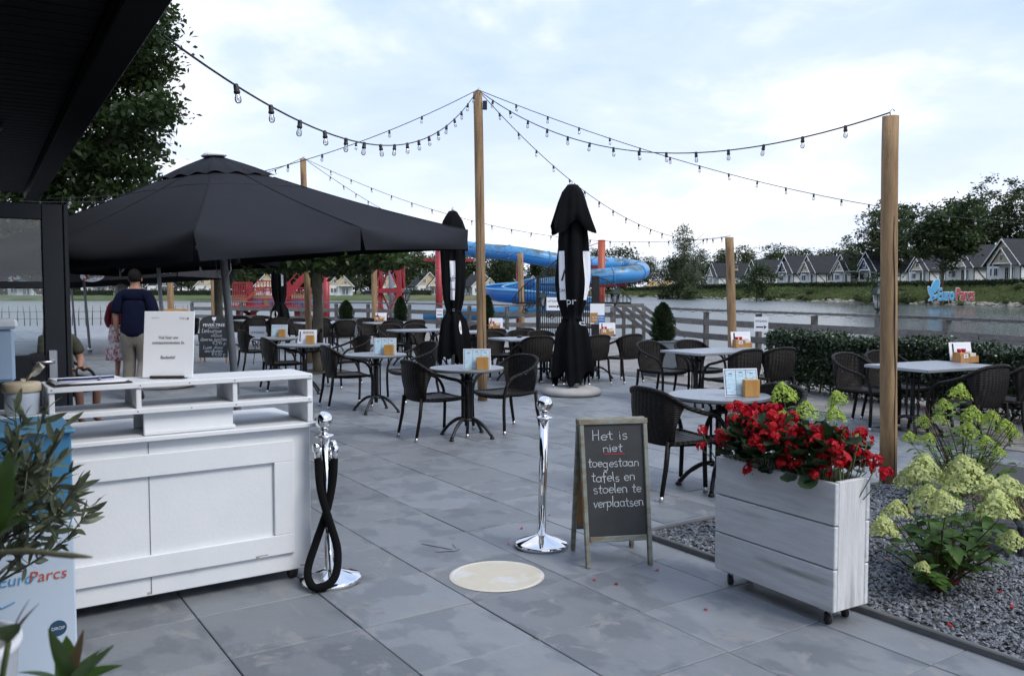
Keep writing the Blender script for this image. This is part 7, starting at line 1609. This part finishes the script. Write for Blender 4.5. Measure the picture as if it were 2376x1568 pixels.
for px, py in ends:
    e = at(px, py, 2.40 + rg.uniform(-.14, .12)) - opos; s0 = trunk_top + Vector((0, 0, rg.uniform(-.06, .22))); mid_ = s0.lerp(e, .5) + Vector((rg.uniform(-.03, .03), rg.uniform(-.05, .05), rg.uniform(-.02, .05))); pts = crom([s0, mid_, e], 8)
    MB().tube(pts, [.0042 - .00018 * i for i in range(17)], 5).build('twig', M_TWIG, ol)
    for i in range(14):
        f = .22 + .78 * (i + .5) / 14
        if nl >= 290: break
        j = min(15, int(f * 16)); p = pts[j].lerp(pts[j + 1], f * 16 % 1); t_ = (pts[j + 1] - pts[j]).normalized(); d = t_ * rg.uniform(.3, .9) + Vector((rg.uniform(-1, 1), rg.uniform(-1, 1), rg.uniform(-.9, .9))) * .8; obj('leaf', OLF[rg.randrange(3)], None, ol, p, aim(d, rg.uniform(-1.5, 1.5)), (rg.uniform(.7, 1.25),) * 3); nl += 1
    for i in range(18):
        f = .15 + .85 * rg.random(); j = min(15, int(f * 16)); p = pts[j].lerp(pts[j + 1], f * 16 % 1); t_ = (pts[j + 1] - pts[j]).normalized(); d = t_ * rg.uniform(.3, .9) + Vector((rg.uniform(-1, 1), rg.uniform(-1, 1), rg.uniform(-.9, .9))) * .8
        mm = Matrix.Translation(p) @ aim(d, rg.uniform(-1.5, 1.5)).to_matrix().to_4x4() @ Matrix.Scale(rg.uniform(.6, 1.1), 4); lm = OLF[rg.randrange(3)]; xtra.add([mm @ v.co for v in lm.vertices], [tuple(q.vertices) for q in lm.polygons], True)
    if rg.random() < .6: b = MB(); [b.sphere(tuple(pts[12] + Vector((rg.uniform(-.012, .012), rg.uniform(-.012, .012), rg.uniform(-.012, .012)))), .0025, 6, 4) for _ in range(9)]; stuff(b.build('buds', M_OFL, ol))
stuff(xtra.build('small_leaves', M_OLIVEL, ol))
pw = thing('white_pot', 'white flower pot cut by the lower left picture corner', 'pot', opos); MB().lathe([(.13, 0), (.15, .02), (.19, .52), (.20, .53), (.20, .555), (.175, .555), (.165, .50)], 28).build('pot', M_WHITE_CLEAN, pw); MB().lathe([(.16, .485), (.02, .50)], 20).build('soil', MATS['potting_soil'], pw)
M_LAUR = leafmat('shrub_leaf', (.055, .12, .025), (.095, .17, .045), 14, .38, .35, .15); LL = [leaf_mesh('leaf', .080, .028, M_LAUR, .3, c, 6, -.05) for c in (.05, .22)]
M_PINKT = leafmat('pinkish_leaf', (.16, .12, .06), (.26, .12, .09), 14, .5, .3, .1); LPK = leaf_mesh('leaf', .055, .016, M_PINKT, .2, .1)
fb = Vector((-.72, .98, 0)); fsh = thing('foreground_shrub', 'out-of-focus shrub sprigs with oval leaves in the lower left corner', 'shrub', fb); rg = random.Random(3)
def sprig(px, py, Y, tips, src):
    c = at(px, py, Y) - fb; MB().tube(crom([src, src.lerp(c, .6) + Vector((.02, 0, .02)), c], 6), .0032, 6).build('stem', M_STEMG, fsh)
    for tx, ty, k, tY in tips:
        d = at(tx, ty, tY) - fb - c; me = LPK if k == 2 else LL[k]; obj('leaf', me, None, fsh, c, aim(d, rg.uniform(-.5, .5)), (1.0, d.length / (.055 if k == 2 else .080), 1.0))
sprig(160, 1600, 1.02, [(118, 1452, 0, .98), (188, 1455, 2, 1.0), (262, 1488, 0, .98), (268, 1520, 1, 1.05), (70, 1530, 1, 1.0), (150, 1470, 0, 1.1), (225, 1478, 1, 1.12)], Vector((.0, 0, .75)))
sprig(-25, 1265, .86, [(42, 1050, 0, .84), (75, 1120, 1, .9), (20, 1025, 1, .82), (60, 1190, 0, .84), (10, 1140, 0, .95)], Vector((.02, 0, .8)))
sprig(20, 1490, .95, [(58, 1385, 2, .95), (82, 1392, 2, .95), (10, 1420, 1, .92)], Vector((.0, 0, .75)))
c = [at(-20, 1284, .98) - fb, at(60, 1278, .97) - fb, at(140, 1286, .96) - fb, at(214, 1292, .95) - fb]; MB().tube(crom(c, 5), [.0035] * 13 + [.0025, .002, .001], 6).build('twig', mat('pale_twig', (.28, .27, .17), .7), fsh)
MB().lathe([(.14, 0), (.2, .72), (.21, .76), (.18, .76), (.17, .72)], 24).build('pot', M_WHITE_CLEAN, fsh)
